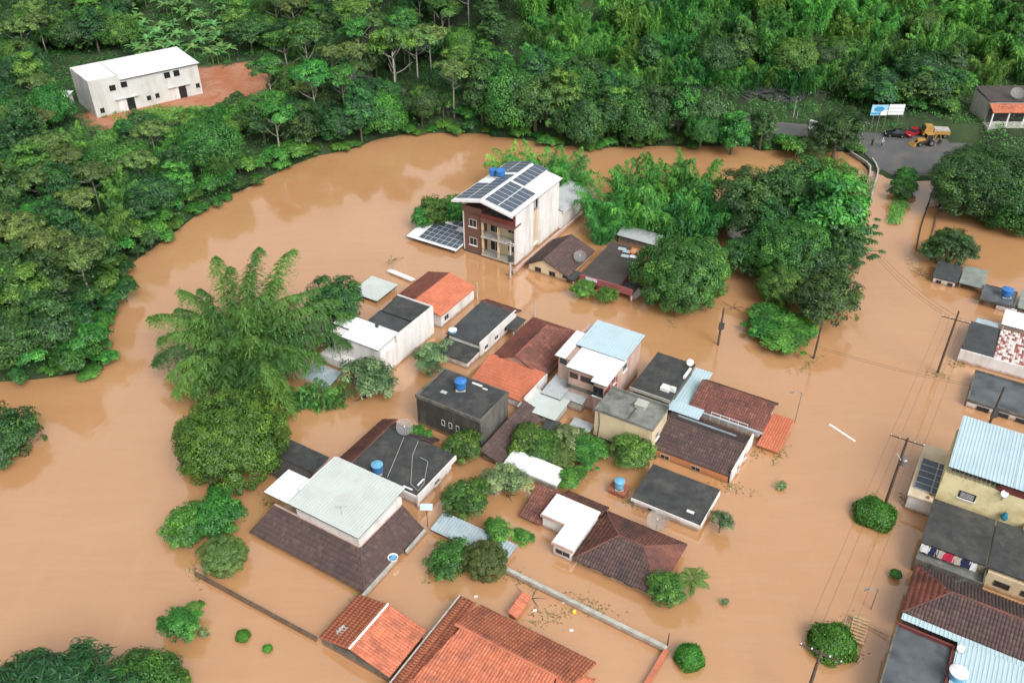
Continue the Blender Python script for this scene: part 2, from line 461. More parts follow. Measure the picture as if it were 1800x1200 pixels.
# ground material: damp leaf litter and grass, red earth where the yard is cleared
m_, n_, l_, b_ = nodes_of('forest_floor_and_red_earth')
geo_ = n_.new('ShaderNodeNewGeometry'); at_ = n_.new('ShaderNodeAttribute'); at_.attribute_name = 'earth'
g1 = _mix(n_, l_, _range(n_, l_, _noise(n_, l_, geo_.outputs['Position'], .15), .35, .65, 0, 1), (.018, .03, .012), (.035, .065, .018))
e1 = _mix(n_, l_, _range(n_, l_, _noise(n_, l_, geo_.outputs['Position'], .22, 6), .35, .65, 0, 1), (.37, .13, .055), (.43, .21, .13))
e1 = _mix(n_, l_, _range(n_, l_, _noise(n_, l_, geo_.outputs['Position'], 1.1, 5), .5, .7, 0, .5), e1, (.22, .075, .04))
l_.new(_mix(n_, l_, at_.outputs['Fac'], g1, e1), b_.inputs['Base Color'])
b_.inputs['Roughness'].default_value = .9
bp_ = n_.new('ShaderNodeBump'); bp_.inputs['Strength'].default_value = .5; bp_.inputs['Distance'].default_value = .15
l_.new(_noise(n_, l_, geo_.outputs['Position'], 1.8, 5), bp_.inputs['Height']); l_.new(bp_.outputs[0], b_.inputs['Normal'])
earth = sstep(-3.0, -.3, sdist(GX.ravel(), GY.ravel(), earth_poly)+.9*fbm(GX.ravel(), GY.ravel(), .3, 9))
ground = link('ground', np_mesh('ground', np.stack([GX.ravel(), GY.ravel(), GZ], 1), gf, m_, {'earth': earth}, smooth=True))
tag(ground, 'dark green hillside and red earth ground behind the flood', kind='structure')

# flood water: opaque silty brown with a glossy rippled surface
m_, n_, l_, b_ = nodes_of('muddy_flood_water')
geo_ = n_.new('ShaderNodeNewGeometry')
c1 = _mix(n_, l_, _range(n_, l_, _noise(n_, l_, geo_.outputs['Position'], .03, 5, .6), .35, .65, 0, 1), (.475, .245, .11), (.53, .285, .137))
mp_ = n_.new('ShaderNodeMapping'); mp_.inputs['Rotation'].default_value = (0, 0, R(-35)); mp_.inputs['Scale'].default_value = (.5, .09, 1)
l_.new(geo_.outputs['Position'], mp_.inputs['Vector'])
c1 = _mix(n_, l_, _range(n_, l_, _noise(n_, l_, mp_.outputs[0], .5, 6, .65), .52, .72, 0, .35), c1, (.56, .31, .155))
mp3 = n_.new('ShaderNodeMapping'); mp3.inputs['Rotation'].default_value = (0, 0, R(-62)); mp3.inputs['Scale'].default_value = (.09, .75, 1)
wv_ = n_.new('ShaderNodeVectorMath'); wv_.operation = 'MULTIPLY_ADD'; wv_.inputs[1].default_value = (5, 5, 0)
nz_ = n_.new('ShaderNodeTexNoise'); nz_.inputs['Scale'].default_value = .045; nz_.inputs['Detail'].default_value = 3; l_.new(geo_.outputs['Position'], nz_.inputs['Vector'])
l_.new(nz_.outputs['Color'], wv_.inputs[0]); l_.new(geo_.outputs['Position'], wv_.inputs[2]); l_.new(wv_.outputs[0], mp3.inputs['Vector'])
c1 = _mix(n_, l_, _range(n_, l_, _noise(n_, l_, mp3.outputs[0], 1.0, 7, .7), .5, .8, 0, .35), c1, (.56, .34, .19))
c1 = _mix(n_, l_, _range(n_, l_, _noise(n_, l_, mp3.outputs[0], 2.3, 8, .75), .3, .46, .22, 0), c1, (.37, .18, .075))
l_.new(c1, b_.inputs['Base Color'])
b_.inputs['Roughness'].default_value = .07
b_.inputs['IOR'].default_value = 2.45
bp_ = n_.new('ShaderNodeBump'); bp_.inputs['Strength'].default_value = .34; bp_.inputs['Distance'].default_value = .05
mp2 = n_.new('ShaderNodeMapping'); mp2.inputs['Rotation'].default_value = (0, 0, R(-30)); mp2.inputs['Scale'].default_value = (1, .4, 1)
l_.new(geo_.outputs['Position'], mp2.inputs['Vector'])
ad_ = n_.new('ShaderNodeMath'); ad_.operation = 'MULTIPLY_ADD'; ad_.inputs[1].default_value = 2.45
l_.new(_noise(n_, l_, mp2.outputs[0], .35, 3), ad_.inputs[0]); l_.new(_noise(n_, l_, mp2.outputs[0], 1.6, 4), ad_.inputs[2])
l_.new(ad_.outputs[0], bp_.inputs['Height']); l_.new(bp_.outputs[0], b_.inputs['Normal'])
wm = MB(); wm.v = [(-3400, -3400, 0), (3400, -3400, 0), (3400, 3400, 0), (-3400, 3400, 0)]; wm.f = [(0, 1, 2, 3)]
water = wm.build('flood_water', m_)
tag(water, 'muddy orange brown flood water covering the streets', kind='structure')

def ribbon(name, line, w, z, mat, zend=None):
    v, f = [], []
    for i, p in enumerate(line):
        a = Vector(line[max(i-1, 0)]); b = Vector(line[min(i+1, len(line)-1)])
        d = (b-a).normalized(); nrm = Vector((-d.y, d.x)); zz = z if zend is None else z+(zend-z)*i/(len(line)-1)
        for s in (-1, 1): v.append((p[0]+nrm.x*w*s, p[1]+nrm.y*w*s, zz))
        if i: f.append((2*i-2, 2*i-1, 2*i+1, 2*i))
    mb = MB(); mb.v, mb.f = v, f
    return mb.build(name, mat)
def densify(line, step=4):
    o = []
    for a, b in zip(line[:-1], line[1:]):
        n = max(1, int(math.hypot(b[0]-a[0], b[1]-a[1])/step))
        for k in range(n): o.append((a[0]+(b[0]-a[0])*k/n, a[1]+(b[1]-a[1])*k/n))
    return o+[line[-1]]
road = ribbon('road', densify(road_line[:-1]), 3.4, ROAD_Z+.02, MT['asphalt'])
tag(road, 'grey country road along the foot of the hill', kind='structure')
mb = MB(); cen = junction_poly.mean(0)
mb.v = [(x, y, FORK_Z+.03 if y > 150 else .02) for x, y in junction_poly]; mb.f = [tuple(range(len(junction_poly)))]
o = mb.build('road_junction', MT['asphalt']); tag(o, 'wet grey asphalt junction rising out of the flood', kind='structure')
# slope of the junction down into the water
mb = MB(); a = [P(x, y, FORK_Z+.024) for x, y in ((1538, 290), (1560, 300), (1600, 306), (1655, 306))]
b2 = [P(x, y, -.6) for x, y in ((1530, 312), (1556, 322), (1600, 330), (1660, 330))]
mb.v = [tuple(p) for p in a+b2]; mb.f = [(0, 4, 5, 1), (1, 5, 6, 2), (2, 6, 7, 3)]
o = mb.build('road_ramp', MT['asphalt']); tag(o, 'asphalt dipping under the flood', kind='structure')
# dark rock face cut into the foot of the hill
def rockface(x0, x1, y, h):
    n, k = int((x1-x0)/.9), 7
    v, f = [], []
    r = np.random.default_rng(4)
    for j in range(k+1):
        for i in range(n+1):
            x = x0+(x1-x0)*i/n; t = j/k
            edge = min(1, min(i, n-i)/6)
            v.append((x+r.uniform(-.3, .3), y+1.2*t+r.uniform(-.7, .7)+.6*math.sin(x*.3), 1.6+h*t*(.5+.5*edge)*(.9+.12*math.sin(x*.21+1)*math.sin(x*.53))))
    for j in range(k):
        for i in range(n):
            q = j*(n+1)+i; f.append((q, q+1, q+n+2, q+n+1))
    mb = MB(); mb.v, mb.f = v, f
    return mb.build('rock_cutting', MT['rock'])
o = rockface(29, 70, 186.8, 3.8); tag(o, 'dark grey rock cutting above the road at the hill foot', kind='structure')
# ================================================================ BUILDING KIT
TOWN = R(-31)
def zat(x, y, py):
    """height at which a vertical line over ground point P(x, y) crosses photo row py"""
    Y = P(x, y, 0).y; k = (600-py)/FPX
    return CAM_H + Y*(k*CP-SP)/(CP+k*SP)
_tile_cache = {}
def tile_arrays(e0, e1, r1, r0, tw=.30, tl=.52, hgt_=.07):
    """rows of overlapping curved clay tiles over a slope polygon (eave e0-e1, ridge r0-r1)"""
    e0, e1, r1, r0 = (np.array(p, float) for p in (e0, e1, r1, r0))
    s = (e1-e0); W = np.linalg.norm(s); s /= W
    n = np.cross(s, ((r0+r1)/2-e0)); n /= np.linalg.norm(n)
    if n[2] < 0: n = -n
    t = np.cross(n, s)
    if np.dot(t, r0-e0) < 0: t = -t
    T = np.dot(r0-e0, t); a0 = np.dot(r0-e0, s); a1 = np.dot(r1-e0, s)
    nr = max(1, int(math.ceil(T/tl)))
    lo, hi = min(0, a0), max(W, a1)
    nc = int(math.ceil((hi-lo)/tw))
    I, J = np.meshgrid(np.arange(nr), np.arange(nc), indexing='ij')
    I, J = I.ravel(), J.ravel()
    t0 = I*tl; t1 = np.minimum((I+1)*tl+.05, T)
    sc = lo+(J+.5)*tw
    tm = np.clip(t0+tl/2, 0, T)/T
    L, Rr = a0*tm, W+(a1-W)*tm
    ok = (sc > L-tw*.45) & (sc < Rr+tw*.45)
    t0, t1, sc = t0[ok], t1[ok], sc[ok]
    k = len(sc)
    rr = np.random.default_rng(k)
    off = np.array([-.5, -.24, .24, .5])*tw; hp = np.array([0, 1, 1, 0])*hgt_
    ju = rr.normal(0, .008, k)
    V = np.zeros((k, 12, 3))
    for q, (tt, lift) in enumerate(((t0, .075), (t1, .0), (t0, None))):
        tq = np.clip(tt, 0, T)[:, None]
        ss = sc[:, None]+off[None]
        ss = np.clip(ss, a0*tq/T, W+(a1-W)*tq/T)
        hh = np.full((k, 4), -.03) if lift is None else (hp+lift)[None]+ju[:, None]
        V[:, q*4:q*4+4] = e0 + ss[..., None]*s + tq[..., None]*t + hh[..., None]*n
    base = (np.arange(k)*12)[:, None, None]
    F = np.array([[0, 1, 5, 4], [1, 2, 6, 5], [2, 3, 7, 6], [8, 9, 1, 0], [9, 10, 2, 1], [10, 11, 3, 2]])[None]+base
    return V.reshape(-1, 3), F.reshape(-1, 4)
def sheet_mesh(kind, w, l):
    key = (kind, round(w, 3), round(l, 3))
    if key in _tile_cache: return _tile_cache[key]
    if kind == 'fibro':
        k = 12; xs = [w*i/k for i in range(k+1)]; zs = [.024*(i % 2) for i in range(k+1)]
    else:
        xs, zs = [], []; nr = max(2, int(round(w/.34))); p = w/nr
        for i in range(nr):
            xs += [i*p, i*p+.30*p, i*p+.38*p, i*p+.62*p]; zs += [0, 0, .035, .035]
            xs += [i*p+.70*p]; zs += [0]
        xs.append(w); zs.append(0)
    v = [(x, y, z) for y in (0, l) for x, z in zip(xs, zs)]; n = len(xs)
    f = [(i, i+1, n+i+1, n+i) for i in range(n-1)]
    me = bpy.data.meshes.new('roof_sheet'); me.from_pydata(v, [], f)
    if kind == 'fibro': me.polygons.foreach_set('use_smooth', [True]*len(f))
    me.update()
    _tile_cache[key] = me
    return me
_sheet_mats = {}
HOUSES = {}
class House:
    """a building whose parts hang on an Empty at its base corner; coordinates are town-grid metres (u, v, z)"""
    def __init__(s, name, label, cat, u0, v0, yaw=TOWN, z=0.0, group=None):
        s.yaw = yaw; s.c, s.sn = math.cos(yaw), math.sin(yaw)
        s.u0, s.v0 = u0, v0
        s.root = empty(name, (u0*s.c - v0*s.sn, u0*s.sn + v0*s.c, z), yaw); s.z = z
        tag(s.root, label, cat, group)
        s.rnd = random.Random(label)
    def L(s, p): return (p[0]-s.u0, p[1]-s.v0, p[2]-s.z)
    def box(s, name, u0, u1, v0, v1, z0, z1, mat, parent=None):
        mb = MB(); mb.box(u0-s.u0, u1-s.u0, v0-s.v0, v1-s.v0, z0-s.z, z1-s.z)
        return mb.build(name, MT[mat] if isinstance(mat, str) else mat, parent or s.root)
    def boxes(s, name, lst, mat, parent=None):
        mb = MB()
        for u0, u1, v0, v1, z0, z1 in lst: mb.box(u0-s.u0, u1-s.u0, v0-s.v0, v1-s.v0, z0-s.z, z1-s.z)
        return mb.build(name, MT[mat], parent or s.root)
    def hexa(s, name, bot, top, mat, parent=None):
        mb = MB(); mb.hexa([s.L(p) for p in bot], [s.L(p) for p in top])
        return mb.build(name, MT[mat], parent or s.root)
    def tube(s, name, pts, rad, mat, parent=None, seg=6):
        mb = MB(); mb.tube([s.L(p) for p in pts], rad, seg)
        return mb.build(name, MT[mat], parent or s.root)
    def tiles(s, e0, e1, r1, r0, mat, name='roof_slope', **kw):
        """a tiled slope: deck board as the part, its many small tiles as one piece on it"""
        q = [Vector(s.L(p)) for p in (e0, e1, r1, r0)]
        n = (q[1]-q[0]).cross((q[2]+q[3])/2-q[0]).normalized()
        if n.z < 0: n = -n
        pts = q if (q[2]-q[3]).length > .05 else q[:3]
        mb = MB(); mb.hexa([p-n*.12 for p in pts], [p-n*.03 for p in pts])
        d = mb.build(name, MT[mat], s.root)
        V, F = tile_arrays(*q, **kw)
        o = link('tiles', np_mesh('tiles', V, F, MT[mat]), d); o['kind'] = 'stuff'
        return d
    def sheets(s, a, b, d, mat, kind='fibro', w=1.06, l=1.9, jit=.004):
        """corrugated sheets laid side by side on the slope a-b (eave) to d (above a)"""
        a, b, d = (Vector(s.L(p)) for p in (a, b, d))
        ex, ey = (b-a), (d-a); W, T = ex.length, ey.length
        ex, ey = ex/W, ey/T; ez = ex.cross(ey).normalized()
        if ez.z < 0:
            a = a+ex*W; ex = -ex; ez = ex.cross(ey).normalized()
        nw, nl = max(1, round(W/w)), max(1, round(T/l))
        sw, sl = W/nw, T/nl
        me0 = sheet_mesh(kind, sw+.02, sl+.09)
        key = (me0.name, mat)
        if key not in _sheet_mats:
            me = me0.copy(); me.materials.clear(); me.materials.append(MT[mat]); _sheet_mats[key] = me
        me = _sheet_mats[key]
        q = [a, a+ex*W, a+ex*W+ey*T, a+ey*T]
        mb = MB(); mb.hexa([p-ez*.09 for p in q], [p-ez*.02 for p in q])
        fr = mb.build('roof_frame', MT['dark_steel'], s.root)
        for j in range(nl):
            for i in range(nw):
                o = link('roof_sheet', me, s.root)
                lift = .012+.008*(nl-1-j)+.004*(i % 2)
                p = a+ex*(i*sw)+ey*(j*sl-(.09 if j == 0 else 0)*0)+ez*lift
                tilt = s.rnd.uniform(0, jit*2)*min(1, 1.9/sl)
                y2 = (ey+ez*(tilt-.007*min(1, 1.9/sl)*(nl > 1))).normalized(); z2 = ex.cross(y2)
                mw = Matrix.Identity(4)
                for r in range(3): mw[r][0], mw[r][1], mw[r][2], mw[r][3] = ex[r], y2[r], z2[r], p[r]
                o.matrix_local = mw
        return fr
    def gable(s, u0, u1, v0, v1, ze, zr, axis_, mat, wall=None, over=.35, kind='tile', pos=.5, kw=None, wover=None, zf=None):
        """two slopes; axis_ is the ridge direction; pos moves the ridge across; zf: different far eave height"""
        kw = kw or {}
        o = over; zf = ze if zf is None else zf
        if axis_ == 'u':
            vm = v0+(v1-v0)*pos
            A = ((u0-o, v0-o, ze), (u1+o, v0-o, ze), (u1+o, vm, zr), (u0-o, vm, zr))
            B = ((u1+o, v1+o, zf), (u0-o, v1+o, zf), (u0-o, vm, zr), (u1+o, vm, zr))
            ends = [[(u, v0, ze), (u, v1, zf), (u, vm, zr-.12)] for u in (u0, u1)]; dd = (1, 0)
        else:
            um = u0+(u1-u0)*pos
            A = ((u0-o, v1+o, ze), (u0-o, v0-o, ze), (um, v0-o, zr), (um, v1+o, zr))
            B = ((u1+o, v0-o, zf), (u1+o, v1+o, zf), (um, v1+o, zr), (um, v0-o, zr))
            ends = [[(u0, v, ze), (u1, v, zf), (um, v, zr-.12)] for v in (v0, v1)]; dd = (0, 1)
        for q in (A, B):
            if kind == 'tile': s.tiles(q[0], q[1], q[2], q[3], mat, **kw)
            else: s.sheets(q[0], q[1], q[3], mat, kind, **kw)
        s.tube('ridge_cap', [A[3], A[2]], .11, mat if kind == 'tile' else mat, seg=8)
        if wall:
            for k, e in enumerate(ends):
                t = .15 if k == 0 else -.15
                s.hexa('gable_wall', [(p[0]+(0 if k == 0 else t)*dd[0], p[1]+(0 if k == 0 else t)*dd[1], p[2]-.1) for p in e],
                       [(p[0]+(t if k == 0 else 0)*dd[0], p[1]+(t if k == 0 else 0)*dd[1], p[2]-.1) for p in e], wall)
    def hip(s, u0, u1, v0, v1, ze, zr, axis_, mat, over=.35, h0=None, h1=None, mats=None, cap=None):
        """hipped roof, ridge along axis_, hip lengths h0/h1 at its two ends (0 makes a gable end)"""
        u0, u1, v0, v1 = u0-over, u1+over, v0-over, v1+over
        mats = mats or [mat]*4; cap = cap or mat
        if axis_ == 'u':
            vm = (v0+v1)/2; r0, r1 = (u0+h0, vm, zr), (u1-h1, vm, zr)
            c = [(u0, v0, ze), (u1, v0, ze), (u1, v1, ze), (u0, v1, ze)]
            s.tiles(c[0], c[1], r1, r0, mats[0]); s.tiles(c[2], c[3], r0, r1, mats[2])
            if h1: s.tiles(c[1], c[2], r1, r1, mats[1])
            if h0: s.tiles(c[3], c[0], r0, r0, mats[3])
            hips = ([(c[1], r1), (c[2], r1)] if h1 else [])+([(c[0], r0), (c[3], r0)] if h0 else [])
        else:
            um = (u0+u1)/2; r0, r1 = (um, v0+h0, zr), (um, v1-h1, zr)
            c = [(u0, v0, ze), (u1, v0, ze), (u1, v1, ze), (u0, v1, ze)]
            s.tiles(c[1], c[2], r1, r0, mats[1]); s.tiles(c[3], c[0], r0, r1, mats[3])
            if h0: s.tiles(c[0], c[1], r0, r0, mats[0])
            if h1: s.tiles(c[2], c[3], r1, r1, mats[2])
            hips = ([(c[0], r0), (c[1], r0)] if h0 else [])+([(c[2], r1), (c[3], r1)] if h1 else [])
        s.tube('ridge_cap', [(r0[0], r0[1], zr+.03), (r1[0], r1[1], zr+.03)], .12, cap, seg=8)
        for a, b in hips: s.tube('hip_cap', [(a[0], a[1], a[2]+.03), (b[0], b[1], b[2]+.03)], .1, cap, seg=6)
    def window(s, face, at_, c, zc, w, h, frame='frame', sill=True, bars=1, pane='glass', parent=None, name='window'):
        """face 'v0' looks along -v at v=at_, 'u1' along +u at u=at_, 'u0' along -u; c is the position along the wall"""
        def bx(c0, c1, d0, d1, z0, z1):
            if face == 'v0': return (c0, c1, at_-d1, at_-d0, z0, z1)
            if face == 'u1': return (at_+d0, at_+d1, c0, c1, z0, z1)
            return (at_-d1, at_-d0, c0, c1, z0, z1)
        p = s.box(name, *bx(c-w/2, c+w/2, -.05, .015, zc-h/2, zc+h/2), pane, parent)
        t = .06; l = [bx(c-w/2-t, c-w/2, -.04, .06, zc-h/2-t, zc+h/2+t), bx(c+w/2, c+w/2+t, -.04, .06, zc-h/2-t, zc+h/2+t),
                      bx(c-w/2, c+w/2, -.04, .06, zc+h/2, zc+h/2+t), bx(c-w/2, c+w/2, -.04, .06, zc-h/2-t, zc-h/2)]
        for b in range(bars):
            x = c-w/2+w*(b+1)/(bars+1); l.append(bx(x-.02, x+.02, -.03, .04, zc-h/2, zc+h/2))
        s.boxes('frame', l, frame, p)
        if sill: s.box('sill', *bx(c-w/2-.15, c+w/2+.15, -.03, .2, zc-h/2-t-.1, zc-h/2-t-.005), 'white_wall', p)
        return p
    def parapet(s, u0, u1, v0, v1, z0, z1, t, mat, name='parapet', sides='0123'):
        l = []
        if '0' in sides: l.append((u0, u1, v0, v0+t, z0, z1))
        if '1' in sides: l.append((u1-t, u1, v0+t, v1-t, z0, z1-.003))
        if '2' in sides: l.append((u0, u1, v1-t, v1, z0, z1))
        if '3' in sides: l.append((u0, u0+t, v0+t, v1-t, z0, z1-.003))
        for b in l: s.box(name, *b, mat)
def uv(x, y, z, yaw=TOWN):
    p = P(x, y, z); c, s_ = math.cos(yaw), math.sin(yaw)
    return p.x*c+p.y*s_, -p.x*s_+p.y*c
def rect(l, t, r, b, z, yaw=TOWN):
    """town-grid rectangle (u0, u1, v0, v1) of a roof seen with its left, top, right and bottom corners"""
    Lc, Tc, Rc, Bc = [None if q is None else uv(q[0], q[1], z, yaw) for q in (l, t, r, b)]
    av = lambda k, *q: sum(x[k] for x in q if x)/sum(1 for x in q if x)
    return av(0, Lc, Tc), av(0, Rc, Bc), av(1, Lc, Bc), av(1, Tc, Rc)
def wxy(u, v, yaw=TOWN): return u*math.cos(yaw)-v*math.sin(yaw), u*math.sin(yaw)+v*math.cos(yaw)

def solar_panel(h, o, ex, ey, w, l):
    """one framed photovoltaic panel lying at o on axes ex, ey (town grid directions, metres)"""
    ex, ey = Vector(ex).normalized(), Vector(ey).normalized(); ez = ex.cross(ey).normalized()
    if ez.z < 0: ez = -ez
    key = ('pv', round(w, 2), round(l, 2))
    if key not in _tile_cache:
        mb = MB(); mb.box(0, w, 0, l, 0, .035); a = mb.mesh('solar_panel', MT['pv_frame'])
        mb = MB()
        nx_, ny_ = 6, 10
        mb.box(.03, w-.03, .03, l-.03, .034, .04)
        b = mb.mesh('solar_cells', MT['pv'])
        _tile_cache[key] = (a, b)
    a, b = _tile_cache[key]
    p = Vector(h.L(o))
    mw = Matrix.Identity(4)
    for r in range(3): mw[r][0], mw[r][1], mw[r][2], mw[r][3] = ex[r], ey[r], ez[r], p[r]
    q = link('solar_panel', a, h.root); q.matrix_local = mw
    link('solar_cells', b, q)
    return q
# ---- free-standing equipment: each its own thing
def water_tank(loc, d, hgt_, label, body='tank_blue', lid='tank_blue', base=True, group='roof water tanks'):
    t = empty('water_tank', loc); tag(t, label, 'water tank', group)
    r = d/2; z0 = .12 if base else 0
    if base:
        mb = MB(); mb.box(-r*.8, r*.8, -r*.8, r*.8, 0, .12); mb.build('stand', MT['pale_concrete'], t)
    prof = [(r*.80, z0), (r*.86, z0+hgt_*.25), (r*.87, z0+hgt_*.28), (r*.90, z0+hgt_*.5), (r*.91, z0+hgt_*.53), (r*.96, z0+hgt_*.8), (r*.98, z0+hgt_*.86)]
    mb = MB(); mb.lathe(prof, seg=28); mb.build('tank_body', MT[body], t, True)
    z1 = z0+hgt_*.86
    mb = MB(); mb.lathe([(r*1.03, z1), (r*1.04, z1+.07), (r*.96, z1+.10), (r*.8, z1+hgt_*.12), (r*.45, z1+hgt_*.17), (r*.4, z1+hgt_*.19), (.01, z1+hgt_*.2)], seg=28)
    mb.build('lid', MT[lid], t)
    return t
def dish(loc, d, label, az, el, mast=1.0, mat='mesh', group='satellite dishes', sub='satellite dish'):
    t = empty('satellite_dish', loc); tag(t, label, sub, group)
    mb = MB(); mb.tube([(0, 0, -.3), (0, 0, mast)], .05, 8); mb.build('mast', MT['steel'], t)
    r = d/2; dep = d*.17
    rot = Matrix.Rotation(R(az), 4, 'Z') @ Matrix.Rotation(R(90-el), 4, 'X')
    def place(v): return [tuple(rot @ Vector(p)+Vector((0, 0, mast))) for p in v]
    mb = MB(); seg, rg = 24, 5; v = []
    for i in range(rg+1):
        rr = r*i/rg
        for k in range(seg): v.append((rr*math.cos(2*math.pi*k/seg), rr*math.sin(2*math.pi*k/seg), dep*(rr/r)**2+.05))
    mb.v = place(v)
    for i in range(rg):
        for k in range(seg): mb.f.append((i*seg+k, i*seg+(k+1) % seg, (i+1)*seg+(k+1) % seg, (i+1)*seg+k))
    mb.build('reflector', MT[mat], t, True)
    mb = MB()
    for k in range(12):
        a = 2*math.pi*k/12
        mb.tube(place([(r*q*math.cos(a), r*q*math.sin(a), dep*q*q+.03) for q in (0.02, .35, .7, 1)]), .014, 4)
    for q in (.5, 1):
        mb.tube(place([(r*q*math.cos(2*math.pi*k/24), r*q*math.sin(2*math.pi*k/24), dep*q*q+.04) for k in range(25)]), .018 if q == 1 else .012, 4, False)
    mb.build('ribs', MT['steel'], t)
    f = r*.75
    mb = MB()
    for k in range(3):
        a = 2*math.pi*k/3+.5
        mb.tube(place([(r*.8*math.cos(a), r*.8*math.sin(a), dep*.64), (0, 0, f)]), .012, 4)
    mb.build('feed_struts', MT['steel'], t)
    mb = MB(); mb.tube(place([(0, 0, f-.08), (0, 0, f+.1)]), .06, 8); mb.build('feed_horn', MT['white_plastic'], t)
    return t
MT['spotted'] = M('red_tile_with_white_patches', (.3, .1, .08), .85, .2, .6, island=1.0, island_cols=[(.2,.07,.06),(.33,.12,.1),(.6,.58,.55),(.66,.65,.62)])
# ================================================================ BUILDINGS
def house(name, label, rc, cat='house', yaw=TOWN, z=0.0): return House(name, label, cat, rc[0], rc[2], yaw, z)
def quick_wall(h, rc, z1, mat, inset=.3, z0=-1.2, name='wall'):
    u0, u1, v0, v1 = rc
    return h.box(name, u0+inset, u1-inset, v0+inset, v1-inset, z0, z1, mat)

# ---- apartment building with solar roof
YW = TOWN
bu = [uv(819, 437, 0), uv(905, 473, 0), uv(977, 404, 0)]
U0, U1, V0, V1 = bu[0][0], (bu[1][0]+bu[2][0])/2, (bu[0][1]+bu[1][1])/2, bu[2][1]
h = House('apartment_building', 'brown and white apartment building with solar panels covering its gabled white roof', 'building', U0, V0)
W_, D_ = U1-U0, V1-V0
ZE, ZR = 9.3, 10.5
Ub = U0+W_*.36                                                # brick bay | balcony bay
F0, F1, F2 = .5, 3.75, 6.9
h.box('wall', U0+.2, Ub, V0+.25, V1, -1.2, 7.9, 'brick')
h.box('wall', Ub+.002, U1-.25, V0+1.7, V1-.003, -1.2, 6.9, 'cream_wall')
h.box('side_wall', U1-.247, U1, V0+.05, V0+D_*.40, -1.2, ZE-.1, 'white_wall')
h.box('side_wall', U1-.247, U1, V0+D_*.52, V1, -1.2, ZE-.1, 'white_wall')
h.box('recess_wall', U1-.8, U1-.55, V0+D_*.40+.003, V0+D_*.52-.003, -1.2, ZE-.1, 'grey_wall')
h.box('recess_sill', U1-.5, U1+.08, V0+D_*.40-.1, V0+D_*.52+.1, 1.0, 1.15, 'white_wall')
h.box('left_wall', U0, U0+.197, V0+.2, V1-.01, -1.2, ZE-.15, 'white_wall')
h.box('back_wall', U0+.2, U1-.25, V1-.25, V1-.006, 7.0, ZE-.1, 'white_wall')
h.box('terrace_room', U0+.5, U1-.9, V0+3.6, V1-.3, 7.0, ZE-.12, 'maroon')
h.box('terrace_floor', U0+.202, U1-.25, V0+.3, V1-.31, 6.9, 7.05, 'concrete')
h.box('terrace_parapet', U0+.05, Ub+.1, V0+.0, V0+.24, 7.2, 8.25, 'brick')
h.box('terrace_parapet', Ub+.12, U1-.1, V0-.25, V0-.05, 6.75, 7.75, 'maroon')
h.box('terrace_parapet', Ub+.12, U1-.1, V0-.35, V0-.252, 6.3, 7.0, 'brick')
h.box('terrace_slab', Ub+.1, U1+.01, V0-.25, V0+1.7, 6.55, 6.898, 'brick')
h.box('terrace_end_wall', U1-.24, U1+.02, V0-.24, V0+.04, 6.75, 8.6, 'maroon')
for f in (F0, F1):
    h.box('balcony_floor', Ub+.004, U1-.02, V0-.2, V0+1.69, f-.25, f, 'pale_concrete')
    rl = [(Ub+.1, U1-.1, V0-.12, V0-.06, f+.95, f+1.0)]+[(Ub+.1+k*(W_*.64-.3)/14, Ub+.14+k*(W_*.64-.3)/14, V0-.11, V0-.07, f+.05, f+.95) for k in range(15)]
    h.boxes('balcony_railing', rl, 'steel')
    h.window('v0', V0+1.7, Ub+W_*.16, f+1.25, 1.7, 2.1, 'frame', False, 1, name='balcony_door')
    h.window('v0', V0+1.7, Ub+W_*.47, f+1.5, 1.3, 1.3, 'frame', False, 1)
    for q in (Ub+.05, Ub+W_*.30): h.box('pillar', q, q+.3, V0+.02, V0+.3, f, f+2.9, 'cream_wall')
    h.window('v0', V0+.25, U0+W_*.19, f+1.6, 1.3, 1.2)
h.box('plinth', U0+.1, Ub, V0+.1, V0+.24, -1.2, .25, 'dark_frame')
# roof: ridge runs back from the street
Ra, Rb, Rf, Rk = U0-.9, U1+.35, V0-1.3, V1+.5
Um = (Ra+Rb)/2-.2
h.sheets((Ra, Rk, ZE), (Ra, Rf, ZE), (Um, Rk, ZR), 'white_metal', 'metal', w=1.0, l=9)
h.sheets((Rb, Rf, ZE), (Rb, Rk, ZE), (Um, Rf, ZR), 'white_metal', 'metal', w=1.0, l=9)
h.tube('ridge_cap', [(Um, Rf, ZR+.03), (Um, Rk, ZR+.03)], .12, 'white_metal')
for ua, ub in ((Ra, Um), (Um, Rb)):
    za, zb = (ZE, ZR) if ua == Ra else (ZR, ZE)
    h.hexa('fascia', [(ua, Rf-.02, za-.3), (ub, Rf-.02, zb-.3), (ub, Rf-.14, zb-.3), (ua, Rf-.14, za-.3)], [(ua, Rf-.02, za+.05), (ub, Rf-.02, zb+.05), (ub, Rf-.14, zb+.05), (ua, Rf-.14, za+.05)], 'white_metal')
def pvrow(side, v0_, rows, cols, s0, pw=1.22, pl=2.35):
    """panels lie across the slope: cols up the slope (2.05 m), rows along the ridge"""
    e = (Rb, ZE) if side > 0 else (Ra, ZE)
    du, dz = Um-e[0], ZR-e[1]; n_ = math.hypot(du, dz); eu, ez_ = du/n_, dz/n_
    for c_ in range(cols):
        for r_ in range(rows):
            d_ = s0+c_*(pl+.12)
            o_ = (e[0]+eu*d_, v0_+r_*(pw+.04), e[1]+ez_*d_+.1)
            solar_panel(h, o_, (eu, 0, ez_), (0, 1, 0), pl, pw)
vf = Rf+.6
pvrow(+1, vf, 6, 2, .7); pvrow(+1, vf+8.0, 6, 1, 3.1)
pvrow(-1, vf, 5, 1, .3); pvrow(-1, vf, 8, 1, 2.75); pvrow(-1, vf+11.0, 4, 2, .3)
